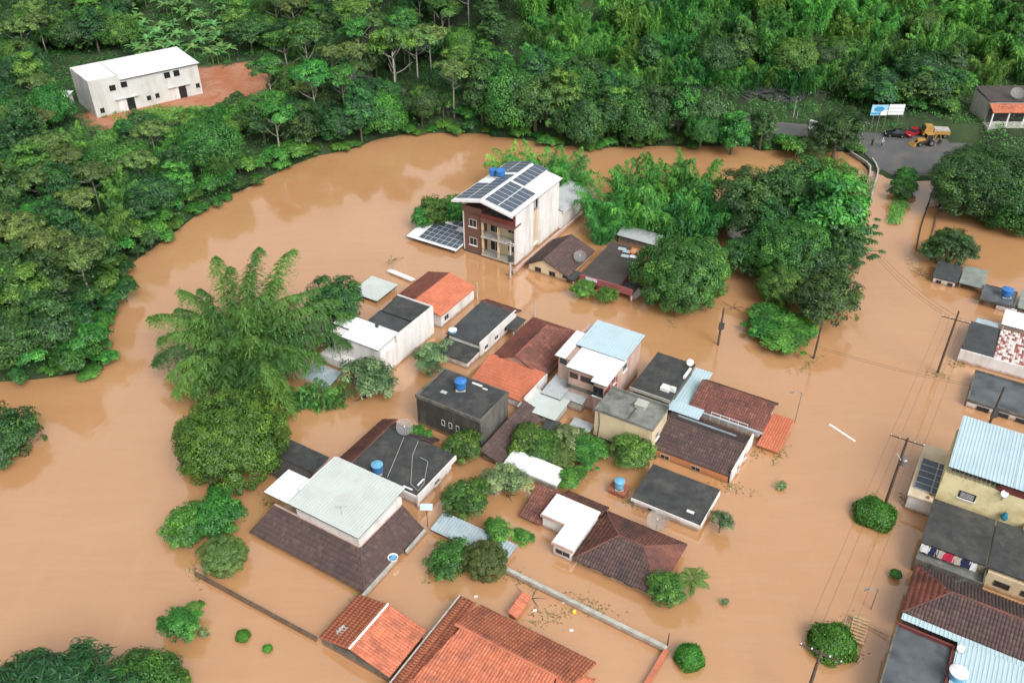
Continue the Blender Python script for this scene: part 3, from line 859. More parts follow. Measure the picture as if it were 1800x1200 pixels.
APT = (U0, U1, V0, V1, Um, Rf, Rk, ZE, ZR, Ra, Rb)
TA = wxy(Ra+1.3, V0+D_*.62); TB = wxy(Ra+2.9, V0+D_*.60)
water_tank((TA[0], TA[1], 9.75), 1.35, 1.1, 'smaller blue water tank, left of the pair on the solar panel roof')
water_tank((TB[0], TB[1], 10.1), 1.6, 1.15, 'larger blue water tank, right of the pair on the solar panel roof')

# ---- low solar shed on its left
rc = rect((703, 420), (800, 376), None, (822, 436), .9)
h = house('solar_shed', 'low white metal shed with dark solar panels left of the apartment building', rc, 'shed')
u0, u1, v0, v1 = uv(708, 419, .7)[0], U0-.15, rc[2], rc[3]+1.5
ue, zs0, zs1 = u1, .7, 1.9
h.sheets((u0, v0, zs0), (ue, v0, zs0), (u0, v1, zs1), 'white_metal', 'metal', w=1.0, l=12)
h.box('wall', u0+.5, ue-.3, v0+2.5, v1-.4, -1.2, .75, 'white_wall')
for q in (u0+.4, (u0+ue)/2, ue-.4): h.box('post', q-.08, q+.08, v0+.25, v0+.41, -1.2, zs0-.09, 'steel')
sl_ = (zs1-zs0)/(v1-v0)
eyv = Vector((0, 1, sl_)).normalized()
for (cu, cv, nu, nv) in ((.22, .5, 4, 5), (.66, .5, 3, 4), (.5, 6.2, 3, 3)):
    for i in range(nu):
        for j in range(nv):
            vv = v0+cv+j*1.09
            solar_panel(h, (u0+(ue-u0)*cu+i*1.09*1.0, vv, zs0+sl_*(vv-v0)+.12), (1, 0, 0), eyv, 1.05, 1.05)
# ---- white store behind it on the right
A_ = uv(985, 412, 0); 
h = House('rear_store', 'pale grey roofed white store behind the apartment building', 'shed', U1-1.5, V1+.1)
h.box('wall', U1-2.6, U1+.55, V1+.1, V1+9.5, -1.2, 3.6, 'white_wall')
h.sheets((U1+.9, V1+.05, 3.7), (U1+.9, V1+9.9, 3.7), (U1-3.2, V1+.05, 4.5), 'fibro_light', 'fibro')
h.box('gutter', U1+.75, U1+.95, V1+.05, V1+9.8, 3.45, 3.66, 'white_metal')
# boundary wall along its right flank
h = House('boundary_wall', 'long low pink wall along the right side of the apartment building', 'wall', U1+.9, V0-1.0)
h.box('wall', U1+1.0, U1+1.25, V0-2.5, V1+7, -1.2, .75, 'pink_wall')
h.box('coping', U1+.95, U1+1.3, V0-2.55, V1+7.05, .75, .85, 'pink_wall')
# ---- small cream house with brown gable right of it
rc = rect((932, 466), (966, 424), (1040, 440), (1002, 494), 1.0)
h = house('gabled_house', 'cream house with dark brown gable roof beside the pink boundary wall', rc)
u0, u1, v0, v1 = rc
quick_wall(h, rc, 1.2, 'cream_wall', .4)
h.gable(u0+.35, u1-.35, v0+.35, v1-.35, 1.25, 3.0, 'v', 'brown', 'cream_wall', .4, 'tile', .42)
for q in (.28, .62): h.window('v0', v0+.35, u0+(u1-u0)*q, .75, .9, .6, 'dark_frame', False)
h.sheets((u1-.9, v0-.1, 1.0), (u1+1.2, v0-.1, .9), (u1-.9, v0+2.4, 1.15), 'fibro2', 'fibro')
h.box('porch_post', u1+.9, u1+1.05, v0+.1, v0+.25, -1.2, .85, 'white_wall')
p_ = P(1019, 462, 1.4); dish((p_.x, p_.y, 1.4), 1.9, 'grey mesh dish on the cream gabled house', -5, 53, 1.0)
# ---- dark roofed house with red walls
rc = rect((1018, 490), (1072, 430), (1133, 448), (1098, 502), 1.9)
h = house('red_walled_house', 'flat dark roofed house with faded red front wall by the mango tree', rc)
u0, u1, v0, v1 = rc
quick_wall(h, rc, 1.9, 'red_wall', .3)
h.sheets((u0, v0+.2, 1.95), (u1, v0+.2, 1.95), (u0, v1, 2.6), 'fibro_brown', 'fibro')
h.box('front_parapet', u0, u1+2.3, v0-.05, v0+.15, 1.1, 2.15, 'red_wall')
h.sheets((u1+.1, v0+.25, 1.3), (u1+2.2, v0+.25, 1.2), (u1+.1, v0+3.2, 1.5), 'fibro', 'fibro')
h.box('porch_post', u1+2.1, u1+2.28, v0+.0, v0+.14, -1.2, 1.1, 'white_wall')
h.window('v0', v0+.3, u0+(u1-u0)*.35, .6, 1.0, .6, 'dark_frame', False)
h.box('painted_panel', u0+1.0, u0+2.9, v0-.1, v0-.055, 1.6, 2.1, 'sign_white')
for k, (a, b, m) in enumerate(((.45, .8, 'galv'), (.62, .86, 'fibro_light'), (.5, .68, 'galv'), (.7, .72, 'white_plastic'), (.3, .83, 'galv'))):
    q = (u0+(u1-u0)*a, v0+(v1-v0)*b); zz = 1.98+(.62)*b
    h.hexa('loose_sheet', [(q[0], q[1], zz+.1), (q[0]+1.2, q[1]+.2, zz+.1), (q[0]+1.1, q[1]+.9, zz+.18), (q[0]-.1, q[1]+.7, zz+.18)], [(q[0], q[1], zz+.14), (q[0]+1.2, q[1]+.2, zz+.14), (q[0]+1.1, q[1]+.9, zz+.22), (q[0]-.1, q[1]+.7, zz+.22)], m)
p_ = uv(1118, 442, 2.6)
t = House('orange_tarp', 'crumpled orange tarp on the dark roof beside the mango tree', 'tarp', p_[0], p_[1])
mb = MB(); g_ = 7
mb.v = [(i*.33-1.0, j*.28-.8, 2.62+.18*math.sin(i*1.9+j)*math.cos(j*1.7)+.1*((i*j) % 3)) for j in range(g_) for i in range(g_)]
mb.f = [(j*g_+i, j*g_+i+1, (j+1)*g_+i+1, (j+1)*g_+i) for j in range(g_-1) for i in range(g_-1)]
o = mb.build('cloth', M('orange_tarpaulin', (.6, .2, .04), .6, .15, 2), t.root, True)
p_ = P(1112, 476, 1.4); dish((p_.x, p_.y, 1.2), .8, 'small white dish at the side of the red walled house', -15, 48, 1.2, 'white_plastic')
# ---- half ruined shed behind
rc = rect((1085, 410), (1098, 398), (1165, 420), (1150, 432), 1.6)
h = house('ruined_shed', 'half collapsed grey shed under the bamboo behind the red walled house', rc, 'shed')
quick_wall(h, rc, 1.4, 'mossy_wall', .3)
h.sheets((rc[0], rc[2], 1.5), (rc[1], rc[2], 1.45), (rc[0], rc[3], 2.0), 'fibro_light', 'fibro', jit=.03)

# ---- floating white slab roof and white beam
rc = rect((618, 510), (655, 487), (700, 503), (658, 531), .6)
h = house('white_canopy', 'flat white sheet canopy standing alone in the water near the bamboo', rc, 'canopy')
u0, u1, v0, v1 = rc
h.sheets((u0, v0, .55), (u1, v0, .55), (u0, v1, .75), 'white_green', 'metal', l=6)
for a in (u0+.3, u1-.4):
    for b in (v0+.3, v1-.4): h.box('post', a, a+.12, b, b+.12, -1.5, .45, 'steel')
a, b = uv(680, 475, .6), uv(722, 492, .6)
h = House('white_eaves_board', 'long white board roof edge above the water behind the orange roof', 'roof', a[0], a[1])
h.hexa('board', [(a[0], a[1], .3), (b[0], b[1], .3), (b[0]+.3, b[1]+.7, .3), (a[0]+.3, a[1]+.7, .3)], [(a[0], a[1], .55), (b[0], b[1], .55), (b[0]+.3, b[1]+.7, .6), (a[0]+.3, a[1]+.7, .6)], 'white_plastic')
h.box('post', a[0]+.4, a[0]+.52, a[1]+.1, a[1]+.22, -1.5, .3, 'steel')

# ---- H1 long white house with white L roof
rd = rect((642, 565), (695, 525), (761, 546), (700, 598), 3.9)
h = house('long_white_house', 'long white two storey house with dark sheet roof and white L shaped front roof', rd)
u0, u1, v0, v1 = rd
wl1 = rect((580, 572), (606, 554), (699, 586), (656, 626), 4.6)
vf = wl1[2]
h.box('wall', u0+.2, u1, vf+.5, v1, -1.2, 3.5, 'white_wall')
h.box('front_wall', wl1[0]+1.2, u1+.003, vf+.3, vf+.5-.003, -1.2, 4.3, 'white_wall')
um_ = (v0+v1)/2
h.sheets((u0, v0-.6, 3.7), (u1-.25, v0-.6, 3.7), (u0, um_, 3.95), 'fibro2', 'fibro')
h.sheets((u0+.4, um_-.1, 4.15), (u1-.25, um_-.1, 4.15), (u0+.4, v1, 4.55), 'fibro', 'fibro')
h.box('side_parapet', u1-.2, u1+.02, v0-.8, v1+.05, 3.5, 4.7, 'white_wall')
h.box('back_wall', u0+.4, u1-.2, v1-.1, v1+.04, 3.5, 4.75, 'white_wall')
# white L roof
La, Lb, Lc, Ld = wl1
h.box('upper_room', La+.5, Lb-.35, vf+.45, Ld-.2, 3.5, 4.35, 'white_wall')
vm1 = vf+(Ld-vf)*.42
h.sheets((La+(Lb-La)*.32, vf, 4.6), (Lb, vf, 4.6), (La+(Lb-La)*.32, vm1, 4.68), 'white_metal', 'metal', l=8)
h.sheets((La, vm1, 4.68), (Lb, vm1, 4.68), (La, Ld, 4.8), 'white_metal', 'metal', l=8)
h.box('terrace', La-.2, La+(Lb-La)*.5, vf-1.2, vf+2.4, -1.2, 1.5, 'white_wall')
h.sheets((La-1.6, vf+.5, 1.9), (La+.6, vf+.5, 1.9), (La-1.6, vf+3.2, 2.1), 'fibro', 'fibro')
h.window('v0', vf+.3, La+(Lb-La)*.78, 1.9, 1.1, 1.2, 'dark_frame')
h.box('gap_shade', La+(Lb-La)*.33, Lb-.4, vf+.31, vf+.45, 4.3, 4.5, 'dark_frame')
h.box('chimney', La+(Lb-La)*.62, La+(Lb-La)*.62+.35, Ld-.5, Ld-.15, 4.7, 5.3, 'dark_frame')
# sunk corrugated roof in front of it
rc = rect((520, 660), (556, 642), (606, 659), (570, 680), .25)
h = house('sunk_sheet_roof', 'pale corrugated sheet roof half under water beside the bamboo', rc, 'roof')
h.sheets((rc[0], rc[2], -.1), (rc[1], rc[2], -.05), (rc[0], rc[3], .5), 'galv', 'metal', l=6)
for q in (rc[0]+.4, rc[1]-.5): h.box('post', q, q+.12, rc[3]-.4, rc[3]-.28, -1.5, .38, 'steel')

# ---- H2 orange gable house
rc = rect((698, 520), (757, 476), (838, 508), (764, 562), 2.3)
h = house('orange_gable_house', 'white house with clean two tone orange gable roof next to the long white house', rc)
u0, u1, v0, v1 = rc
quick_wall(h, rc, 2.2, 'white_wall', .3)
h.tiles((u0, v1, 2.3), (u0, v0, 2.3), (u0+(u1-u0)*.45, v0, 3.3), (u0+(u1-u0)*.45, v1, 3.3), 'rust_red')
h.tiles((u1, v0, 2.3), (u1, v1, 2.3), (u0+(u1-u0)*.45, v1, 3.3), (u0+(u1-u0)*.45, v0, 3.3), 'orange_clean')
um_ = u0+(u1-u0)*.45
h.tube('ridge_cap', [(um_, v0, 3.33), (um_, v1, 3.33)], .1, 'rust_red')
for vv, t in ((v0+.3, .15), (v1-.3, -.15)):
    e = [(u0+.3, vv), (u1-.3, vv), (um_, vv)]; zz = (2.3, 2.3, 3.15)
    h.hexa('gable_wall', [(p[0], p[1]+min(t, 0), z_) for p, z_ in zip(e, zz)], [(p[0], p[1]+max(t, 0), z_) for p, z_ in zip(e, zz)], 'white_wall')
h.window('u1', u1-.3, v0+1.6, 1.2, 1.0, .8)
# ---- H3 dark sheet house with white-lidded tank
rc = rect((795, 588), (836, 533), (898, 551), (845, 611), 2.3)
h = house('dark_roofed_house', 'white house with dark sheet roof and pale porch beside the orange gable house', rc)
u0, u1, v0, v1 = rc
quick_wall(h, (u0, u1+.2, v0, v1), 2.2, 'white_wall', .25)
h.sheets((u0, v0, 2.35), (u1, v0, 2.35), (u0, v1, 2.75), 'fibro2', 'fibro')
h.box('side_parapet', u1+.003, u1+.2, v0, v1+.6, 1.6, 2.8, 'white_wall')
h.tiles((u1+.3, v1+1.9, 2.0), (u0-.2, v1+1.9, 2.0), (u0-.2, v1+.1, 2.7), (u1+.3, v1+.1, 2.7), 'red_brown')
for q in (.2, .5, .8): h.window('u1', u1-.05, v0+(v1-v0)*q, 1.2, .8, .8)
lw = rect((760, 607), (796, 588), (846, 612), (817, 642), 1.5)
h.sheets((lw[0], lw[2], 1.35), (lw[1], lw[2], 1.35), (lw[0], lw[3]+.3, 1.6), 'fibro', 'fibro')
h.box('lower_wall', lw[0]+.3, lw[1]-.3, lw[2]+.4, lw[3], -1.2, 1.25, 'white_wall')
pr = rect((889, 575), (906, 554), (923, 559), (905, 580), 1.9)
h.sheets((pr[0], pr[2], 1.75), (pr[1], pr[2], 1.65), (pr[0], pr[3], 1.75), 'fibro', 'fibro')
for a in (pr[2]+.15, pr[3]-.3): h.box('porch_post', pr[1]-.25, pr[1]-.1, a, a+.15, -1.2, 1.55, 'white_wall')
p_ = P(796, 585, 2.2); water_tank((p_.x, p_.y, 1.6), 1.15, 1.15, 'blue water tank with white lid beside the dark sheet roof', 'tank_blue2', 'white_plastic')

# ---- H4 big weathered hipped house
rc = rect((863, 628), (937, 557), (1013, 582), (961, 666), 2.0)
h = house('weathered_tile_house', 'house with large weathered red and brown tile roof left of the white two storey house', rc)
u0, u1, v0, v1 = rc
quick_wall(h, rc, 1.75, 'pink_wall', .4)
h.hip(u0, u1, v0, v1, 1.9, 3.7, 'v', 'rust_red', 0.0, 0, (u1-u0)*.42, ['rust_red', 'red_brown', 'rust_red', 'rust_red'], 'rust_red')
h.hexa('gable_wall', [(u0+.4, v0+.3, 1.85), (u1-.4, v0+.3, 1.85), ((u0+u1)/2, v0+.3, 3.5)], [(u0+.4, v0+.5, 1.85), (u1-.4, v0+.5, 1.85), ((u0+u1)/2, v0+.5, 3.5)], 'pink_wall')
# ---- H5 bright orange low roof
rc = rect((829, 660), (862, 628), (957, 660), (918, 710), 1.9)
h = house('orange_lean_to', 'white walled house with bright orange single slope tile roof behind the black cube house', rc)
u0, u1, v0, v1 = rc
quick_wall(h, rc, 1.3, 'white_wall', .25)
h.tiles((u0, v0, 1.4), (u1, v0, 1.4), (u1, v1, 2.5), (u0, v1, 2.5), 'orange_clean')
h.box('side_parapet', u1+.01, u1+.2, v0-.1, v1+.1, -1.2, 2.3, 'white_wall')
# ---- H6 black cube house
rc = rect((727, 696), (782, 650), (895, 690), (846, 741), 4.4)
h = house('cube_house', 'mould blackened flat topped cube house with blue tank on its roof', rc)
u0, u1, v0, v1 = rc
h.box('wall', u0+.1, u1-.22, v0+.1, v1-.1, -1.2, 4.2, 'black_wall')
h.box('side_wall', u1-.215, u1-.03, v0+.1, v1-.1, -1.2, 4.2, 'mossy_wall')
h.parapet(u0, u1, v0, v1, 4.2, 4.62, .2, 'mossy_wall')
h.sheets((u0+.2, v0+.2, 4.3), (u1-.2, v0+.2, 4.3), (u0+.2, v1-.2, 4.55), 'fibro', 'fibro')
for k in range(3): h.window('v0', v0+.1, u0+(u1-u0)*(.42+.11*k), 1.9, .35, .7, 'frame', False, 0)
h.box('roof_patch', u0+2.2, u0+3.0, v0+2.0, v0+2.5, 4.5, 4.55, 'fibro_light')
for q in ((u0+4.6, u0+6.0, v1-.9, v1-.6, 4.62, 4.66), (u0+6.2, u0+6.9, v1-1.1, v1-.9, 4.62, 4.65)): h.box('white_debris', *q, 'white_plastic')
p_ = P(810, 683, 4.6); water_tank((p_.x, p_.y, 4.55), 1.45, 1.3, 'bright blue water tank on the black cube house')

# ---- H7 white roofed two storey house
zt = 5.6
ru = rect((1013, 608), (1050, 569), (1132, 597), (1098, 640), zt)
rf_ = rect((990, 643), None, (1122, 640), (1067, 687), zt)
h = house('white_roofed_house', 'two storey pink house with stepped white and pale blue sheet roof', rf_)
u0, u1, v0, v1 = rf_[0], ru[1], rf_[2], ru[3]
vm_ = ru[2]
# roof levels
A2 = rect((977, 622), (1013, 585), None, (995, 635), zt)
h.sheets((ru[0], vm_, zt+.35), (u1, vm_, zt+.35), (ru[0], v1, zt+.6), 'blue_metal', 'metal', l=8)
h.sheets((A2[0], A2[2], zt+.05), (ru[0]+.1, A2[2], zt+.05), (A2[0], A2[3], zt+.3), 'white_metal', 'metal', l=9)
us_ = uv(1035, 672, zt)[0]; vs_ = (uv(1000, 640, zt)[1]+uv(1040, 666, zt)[1])/2
h.sheets((u0+.3, vs_, zt), (u1+.1, vs_, zt), (u0+.3, vm_+.3, zt+.25), 'white_metal', 'metal', l=9)
h.sheets((us_, v0, zt-.15), (u1+.1, v0, zt-.15), (us_, vs_+.1, zt), 'white_metal', 'metal', l=9)
h.box('wall', A2[0]+.4, u1-.35, A2[2]+.35, v1-.35, -1.2, zt-.08, 'pink_wall')
h.box('front_wall', u0+.6, u1-.353, vs_+.3, A2[2]+.347, -1.2, zt-.1, 'pink_wall')
h.box('front_bay', us_+.35, u1-.356, v0+.35, vs_+.297, -1.2, zt-.3, 'pink_wall')
h.box('grey_base', u0+.45, us_+.3, vs_+.05, vs_+.28, 2.6, 3.0, 'mossy_wall')
fw = us_-u0
h.window('v0', vs_+.3, u0+.6+fw*.18, zt-1.15, 1.0, .7, 'maroon', False)
h.window('v0', vs_+.3, u0+.6+fw*.62, zt-1.15, 1.7, .7, 'maroon', False)
h.window('v0', v0+.35, us_+(u1-us_)*.45, zt-1.6, 1.2, 1.3, 'dark_frame')
h.window('v0', A2[2]+.35, A2[0]+1.1, zt-.7, .8, .6, 'dark_frame', False)
for q in (.25, .55): h.window('u1', u1-.35, v0+(v1-v0)*q, zt-1.3, 1.1, .9)
h.box('wall_band', u1-.34, u1-.3, v0+.4, v0+4, 2.2, 4.4, 'red_wall')
# ---- patchwork of pale sheds in front
sh = [((905, 712), (940, 682), (1000, 710), (975, 738), 1.5), ((945, 690), (985, 655), (1003, 662), (1000, 704), 2.0), ((985, 690), (1000, 668), (1035, 692), (1022, 716), 1.7)]
for k, (l, t, r, b, z_) in enumerate(sh):
    rc = rect(l, t, r, b, z_)
    h = house('sheet_shed', ['pale white sheet shed with ragged edge beside the orange single slope roof', 'narrow pale grey sheet roof between the orange roof and the pink house', 'dirty pale sheet roof at the foot of the pink two storey house'][k], rc, 'shed')
    h.sheets((rc[0], rc[2], z_-.15), (rc[1], rc[2], z_-.1), (rc[0], rc[3], z_+.2), ('white_green', 'fibro_light', 'fibro_light')[k], 'fibro', jit=.012)
    h.box('wall', rc[0]+.25, rc[1]-.25, rc[2]+.25, rc[3]-.2, -1.2, z_-.2, 'grey_wall')
rc = rect((1000, 745), (1010, 735), (1045, 748), (1035, 760), .7)
h = house('sheet_shed', 'small pale sheet roof low over the water by the yellow house', rc, 'shed')
h.sheets((rc[0], rc[2], .6), (rc[1], rc[2], .6), (rc[0], rc[3], .8), 'fibro_light', 'fibro'); h.box('wall', rc[0]+.2, rc[1]-.2, rc[2]+.2, rc[3]-.2, -1.2, .5, 'grey_wall')
rc = rect((845, 803), (918, 712), (960, 728), (885, 812), 1.0)
h = house('low_tile_lean_to', 'low dark maroon tile roof in the shade right of the cube house', rc)
h.tiles((rc[1], rc[2], .7), (rc[1], rc[3], .9), (rc[0], rc[3], 1.9), (rc[0], rc[2], 1.7), 'brown')
h.box('wall', rc[0]+.2, rc[1]-.5, rc[2]+.4, rc[3]-.2, -1.2, .75, 'mossy_wall')
rc = rect((940, 765), (962, 735), (985, 745), (962, 776), 1.0)
h = house('dark_sheet_shed', 'small dark sheet shed between the maroon tiles and the overgrown yard', rc, 'shed')
h.sheets((rc[0], rc[2], .9), (rc[1], rc[2], .9), (rc[0], rc[3], 1.15), 'fibro', 'fibro'); h.box('wall', rc[0]+.2, rc[1]-.2, rc[2]+.2, rc[3]-.2, -1.2, .8, 'mossy_wall')

# ---- H8 dark flat roof right of the pink house
rc = rect((1108, 680), (1157, 621), (1218, 643), (1182, 706), 3.0)
h = house('tarred_roof_house', 'house with flat tarred black sheet roof right of the white roofed house', rc)
u0, u1, v0, v1 = rc
quick_wall(h, rc, 2.9, 'mossy_wall', .25)
h.sheets((u0, v0, 3.0), (u1, v0, 3.0), (u0, v1, 3.2), 'fibro', 'fibro')
h.box('roof_edge', u0-.1, u1, v0-.15, v0-.02, 2.7, 3.1, 'pale_concrete')
for q in ((u1-1.9, u1-.75, v0+1.2, v0+2.2, 3.1, 3.5), (u1-.7, u1-.1, v0+1.6, v0+2.0, 3.1, 3.7), (u1-.35, u1-.05, v1-3.4, v1-1.2, 3.15, 3.45)): h.box('white_debris', *q, 'white_plastic')
p_ = P(1212, 645, 3.4); dish((p_.x, p_.y, 3.2), .9, 'white dish on the corner of the tarred black roof', -5, 43, .9, 'white_plastic')
# blue sheds between
rc = rect((1185, 705), (1222, 645), (1262, 664), (1222, 712), 1.6)
h = house('blue_sheet_shed', 'pale blue sheet shed between tarred roof and dark red tile roof', rc, 'shed')
h.sheets((rc[0], rc[2], 1.5), (rc[1]-.6, rc[2], 1.5), (rc[0], rc[3], 1.75), 'blue_metal', 'metal', l=8)
h.box('wall', rc[0]+.2, rc[1]-.9, rc[2]+.2, rc[3]-.2, -1.2, 1.4, 'grey_wall')
a = rect((1172, 722), (1185, 700), (1262, 735), (1250, 748), 1.9)
h = house('blue_sheet_canopy', 'long narrow pale blue sheet canopy behind the brown tiled yellow house', a, 'canopy')
h.sheets((a[0]-1.5, a[2]+.4, 1.8), (a[1]-1.8, a[2]+.4, 1.8), (a[0]-1.5, a[3], 1.95), 'blue_metal', 'metal', l=8)
for q in (a[0]+.5, a[1]-1.2): h.box('post', q, q+.1, a[2]+.6, a[2]+.7, -1.2, 1.7, 'steel')

# ---- H9 yellow cube with mossy concrete terrace
rc = rect((1043, 718), (1077, 682), (1176, 718), (1148, 756), 4.5)
h = house('yellow_cube_house', 'tall cream yellow house with mossy flat concrete roof and square roof hatch', rc)
u0, u1, v0, v1 = rc
h.box('wall', u0+.08, u1-.08, v0+.08, v1-.08, -1.2, 4.3, 'cream_wall')
h.box('roof_slab', u0, u1, v0, v1, 4.3, 4.5, 'concrete')
h.parapet(u0, u1, v0, v1, 4.5, 4.62, .14, 'concrete')
h.parapet(u0+.0, u1-.0, v1-.2, v1, 4.62, 4.95, .15, 'concrete', sides='2')
mu_ = (u0+u1)/2+.4
h.box('slab_joint', mu_-.06, mu_+.06, v0+.2, v1-1.2, 4.5, 4.56, 'dark_frame')
hh = h.box('roof_hatch', mu_-.2, mu_+1.0, v1-1.9, v1-.8, 4.5, 4.95, 'pale_concrete')
h.box('hatch_lid', mu_-.3, mu_+1.1, v1-2.0, v1-.7, 4.953, 5.05, 'pale_concrete', hh)
h.tube('drain_pipe', [(u0+.6, v0+.04, 4.2), (u0+.75, v0+.02, 2.6), (u0+.6, v0+.04, .2)], .04, 'dark_frame')
h.box('dark_base', u0+.05, u1-.3, v0+.02, v0+.075, -1.2, .55, 'dark_frame')
h.window('u1', u1-.08, v0+1.6, 2.6, .8, .8)

# ---- H10 brown tile house with yellow walls and sheet ridge
rc = rect((1143, 789), (1176, 727), (1331, 760), (1287, 834), 1.3)
h = house('brown_tile_house', 'yellow walled house with long dark brown gable roof and grey strip along it', rc)
u0, u1, v0, v1 = rc
quick_wall(h, rc, 1.05, 'cream_wall', .5)
h.box('wall', u0+.3, u1-.4, v0+.15, v0+.297, -1.2, 1.0, 'orange_wall')
h.gable(u0+.3, u1-.45, v0+.35, v1-.3, 1.15, 2.7, 'u', 'brown', 'cream_wall', .25, 'tile', .55)
h.box('side_parapet', u1-.2, u1+.0, v0+.2, v1-.1, -1.2, 1.9, 'white_wall')
vr = v0+(v1-v0)*.72
h.hexa('ridge_strip', [(u0+1.2, vr, 2.3), (u1-1.6, vr, 2.3), (u1-1.6, vr+.22, 2.2), (u0+1.2, vr+.22, 2.2)], [(u0+1.2, vr, 2.5), (u1-1.6, vr, 2.5), (u1-1.6, vr+.22, 2.42), (u0+1.2, vr+.22, 2.42)], 'galv')
h.window('v0', v0+.15, u0+(u1-u0)*.2, .45, 1.0, .5, 'pale_concrete', False); h.window('v0', v0+.15, u0+(u1-u0)*.58, .45, 1.0, .5, 'pale_concrete', False)
for q in (.3, .6): h.window('u1', u1, v0+(v1-v0)*q, .9, .7, .9)
# wall-top railing between H10 and H11
a, b = uv(1250, 728, 2.4), uv(1310, 757, 2.4)
h = House('rooftop_railing', 'white frame railing lying between the brown and the dark red tile roofs', 'railing', a[0], a[1])
lu = b[0]-a[0]
for zz in (2.3, 2.75): h.tube('rail', [(a[0], a[1], zz), (b[0], a[1], zz)], .04, 'white_plastic')
for k in range(5): h.tube('upright', [(a[0]+lu*k/4, a[1], 1.5), (a[0]+lu*k/4, a[1], 2.8)], .035, 'white_plastic')
# ---- H11 dark red tile house + orange annex
rc = rect((1214, 707), (1240, 668), (1373, 706), (1336, 762), 1.8)
h = house('dark_red_tile_house', 'house with dark red tile roof and orange annex at the flooded street', rc)
u0, u1, v0, v1 = rc
quick_wall(h, rc, 1.5, 'white_wall', .4)
h.gable(u0+.35, u1-.35, v0+.35, v1-.35, 1.6, 2.9, 'u', 'red_brown', 'white_wall', .35, 'tile', .70)
an = rect((1330, 776), (1362, 724), (1393, 745), (1368, 794), .8)
h.tiles((an[0], an[2], .55), (an[1], an[2], .55), (an[1], an[3], 1.0), (an[0], an[3], 1.0), 'orange_clean', 'annex_roof')
h.box('annex_wall', an[0]+.2, an[1]-.3, an[2]+.3, an[3]-.2, -1.2, .48, 'orange_wall')
h.box('back_gutter', u0, u1, v0-.35, v0-.02, 1.5, 1.62, 'galv')
# ---- H12 small black roofed house
rc = rect((1108, 878), (1144, 823), (1267, 862), (1233, 919), 1.3)
h = house('black_sheet_house', 'low white house with black single slope sheet roof near the brick tank pillar', rc)
u0, u1, v0, v1 = rc
quick_wall(h, rc, 1.25, 'white_wall', .25)
h.sheets((u0, v0, 1.25), (u1, v0, 1.25), (u0, v1, 1.65), 'fibro', 'fibro')
h.box('fascia', u0, u1, v0-.12, v0-.01, .95, 1.3, 'white_wall'); h.box('fascia', u1+.01, u1+.12, v0-.12, v1, .95, 1.55, 'white_wall')
h.box('roof_litter', u1-2.0, u1-1.2, v0+1.0, v0+1.35, 1.4, 1.46, 'white_plastic')
h.window('v0', v0+.25, u0+(u1-u0)*.3, .5, .9, .5, 'pale_concrete', False); h.box('door', u0+(u1-u0)*.52, u0+(u1-u0)*.66, v0+.2, v0+.247, -1.2, .9, 'pale_concrete')
# ---- tank on a brick pillar
p_ = uv(1088, 858, .5)
h = House('brick_pillar', 'red brick plinth rising from the water under a blue tank', 'pillar', p_[0], p_[1])
h.box('pier', p_[0]-.95, p_[0]+.95, p_[1]-.75, p_[1]+.75, -1.2, .45, 'old_brick')
h.box('cap', p_[0]-1.05, p_[0]+1.05, p_[1]-.85, p_[1]+.85, .45, .6, 'old_brick')
q = P(1088, 858, .6); water_tank((q.x, q.y, .6), 1.15, 1.15, 'blue water tank with pale lid on the red brick plinth', 'tank_blue2', 'tank_blue2')
# ---- H14 white rectangle roof
rc = rect((885, 812), (904, 792), (998, 830), (977, 856), 1.3)
h = house('white_slab_house', 'long narrow bright white roof among trees beside the overgrown yard', rc)
u0, u1, v0, v1 = rc
quick_wall(h, rc, 1.15, 'grey_wall', .25)
h.sheets((u0, v0, 1.3), (u1, v0, 1.3), (u0, v1, 1.5), 'white_metal', 'metal', w=1.5, l=8)
h.box('fascia', u0, u1, v0-.1, v0-.02, 1.05, 1.32, 'grey_wall')
# ---- H15 hipped house with white L terrace roof
rc = rect((1009, 978), (1060, 903), (1220, 952), (1145, 1048), 1.1)
h = house('hipped_tile_house', 'house with mottled brown hipped tile roof and bright white L shaped roof', rc)
u0, u1, v0, v1 = rc
quick_wall(h, rc, 1.0, 'cream_wall', .5)
h.hip(u0, u1, v0, v1, 1.0, 2.6, 'u', 'red_brown', 0.0, (v1-v0)*.42, (v1-v0)*.42, ['brown', 'red_brown', 'red_brown', 'red_brown'])
for q in (.15, .4, .65): h.window('v0', v0+.5, u0+(u1-u0)*q, .5, .9, .5, 'pale_concrete', False)
zt = 2.0
ul, ur = uv(947, 903, zt)[0], uv(1058, 900, zt)[0]
w1 = rect((947, 903), (982, 868), (1058, 900), (1025, 938), zt)
w2 = rect((972, 952), (988, 925), (1040, 920), (1007, 968), zt)
h.box('white_roof', w1[0], w1[1], w1[2]+.2, w1[3], zt-.25, zt, 'white_metal')
h.box('white_roof', w2[0], w1[1]-.003, w2[2], w1[2]+.197, zt-.25, zt-.003, 'white_metal')
h.box('annex_wall', w1[0]+.15, w1[1]-.15, w1[2]+.3, w1[3]-.15, -1.2, zt-.25, 'white_wall')
h.box('annex_wall', w2[0]+.15, w1[1]-.18, w2[2]+.12, w1[2]+.297, -1.2, zt-.253, 'white_wall')
h.box('roof_trim', w2[0]-.05, w1[1]+.03, w2[2]-.1, w2[2]-.01, zt-.32, zt+.03, 'pink_wall')
h.box('roof_trim', w1[0]-.05, w2[0], w1[2]+.1, w1[2]+.19, zt-.32, zt+.03, 'pink_wall')
h.window('v0', w2[2]+.12, (w2[0]+w1[1])/2, .9, 1.6, .6, 'pale_concrete', False)
rb = rect((911, 905), (936, 842), (1068, 890), (950, 922), 1.0)
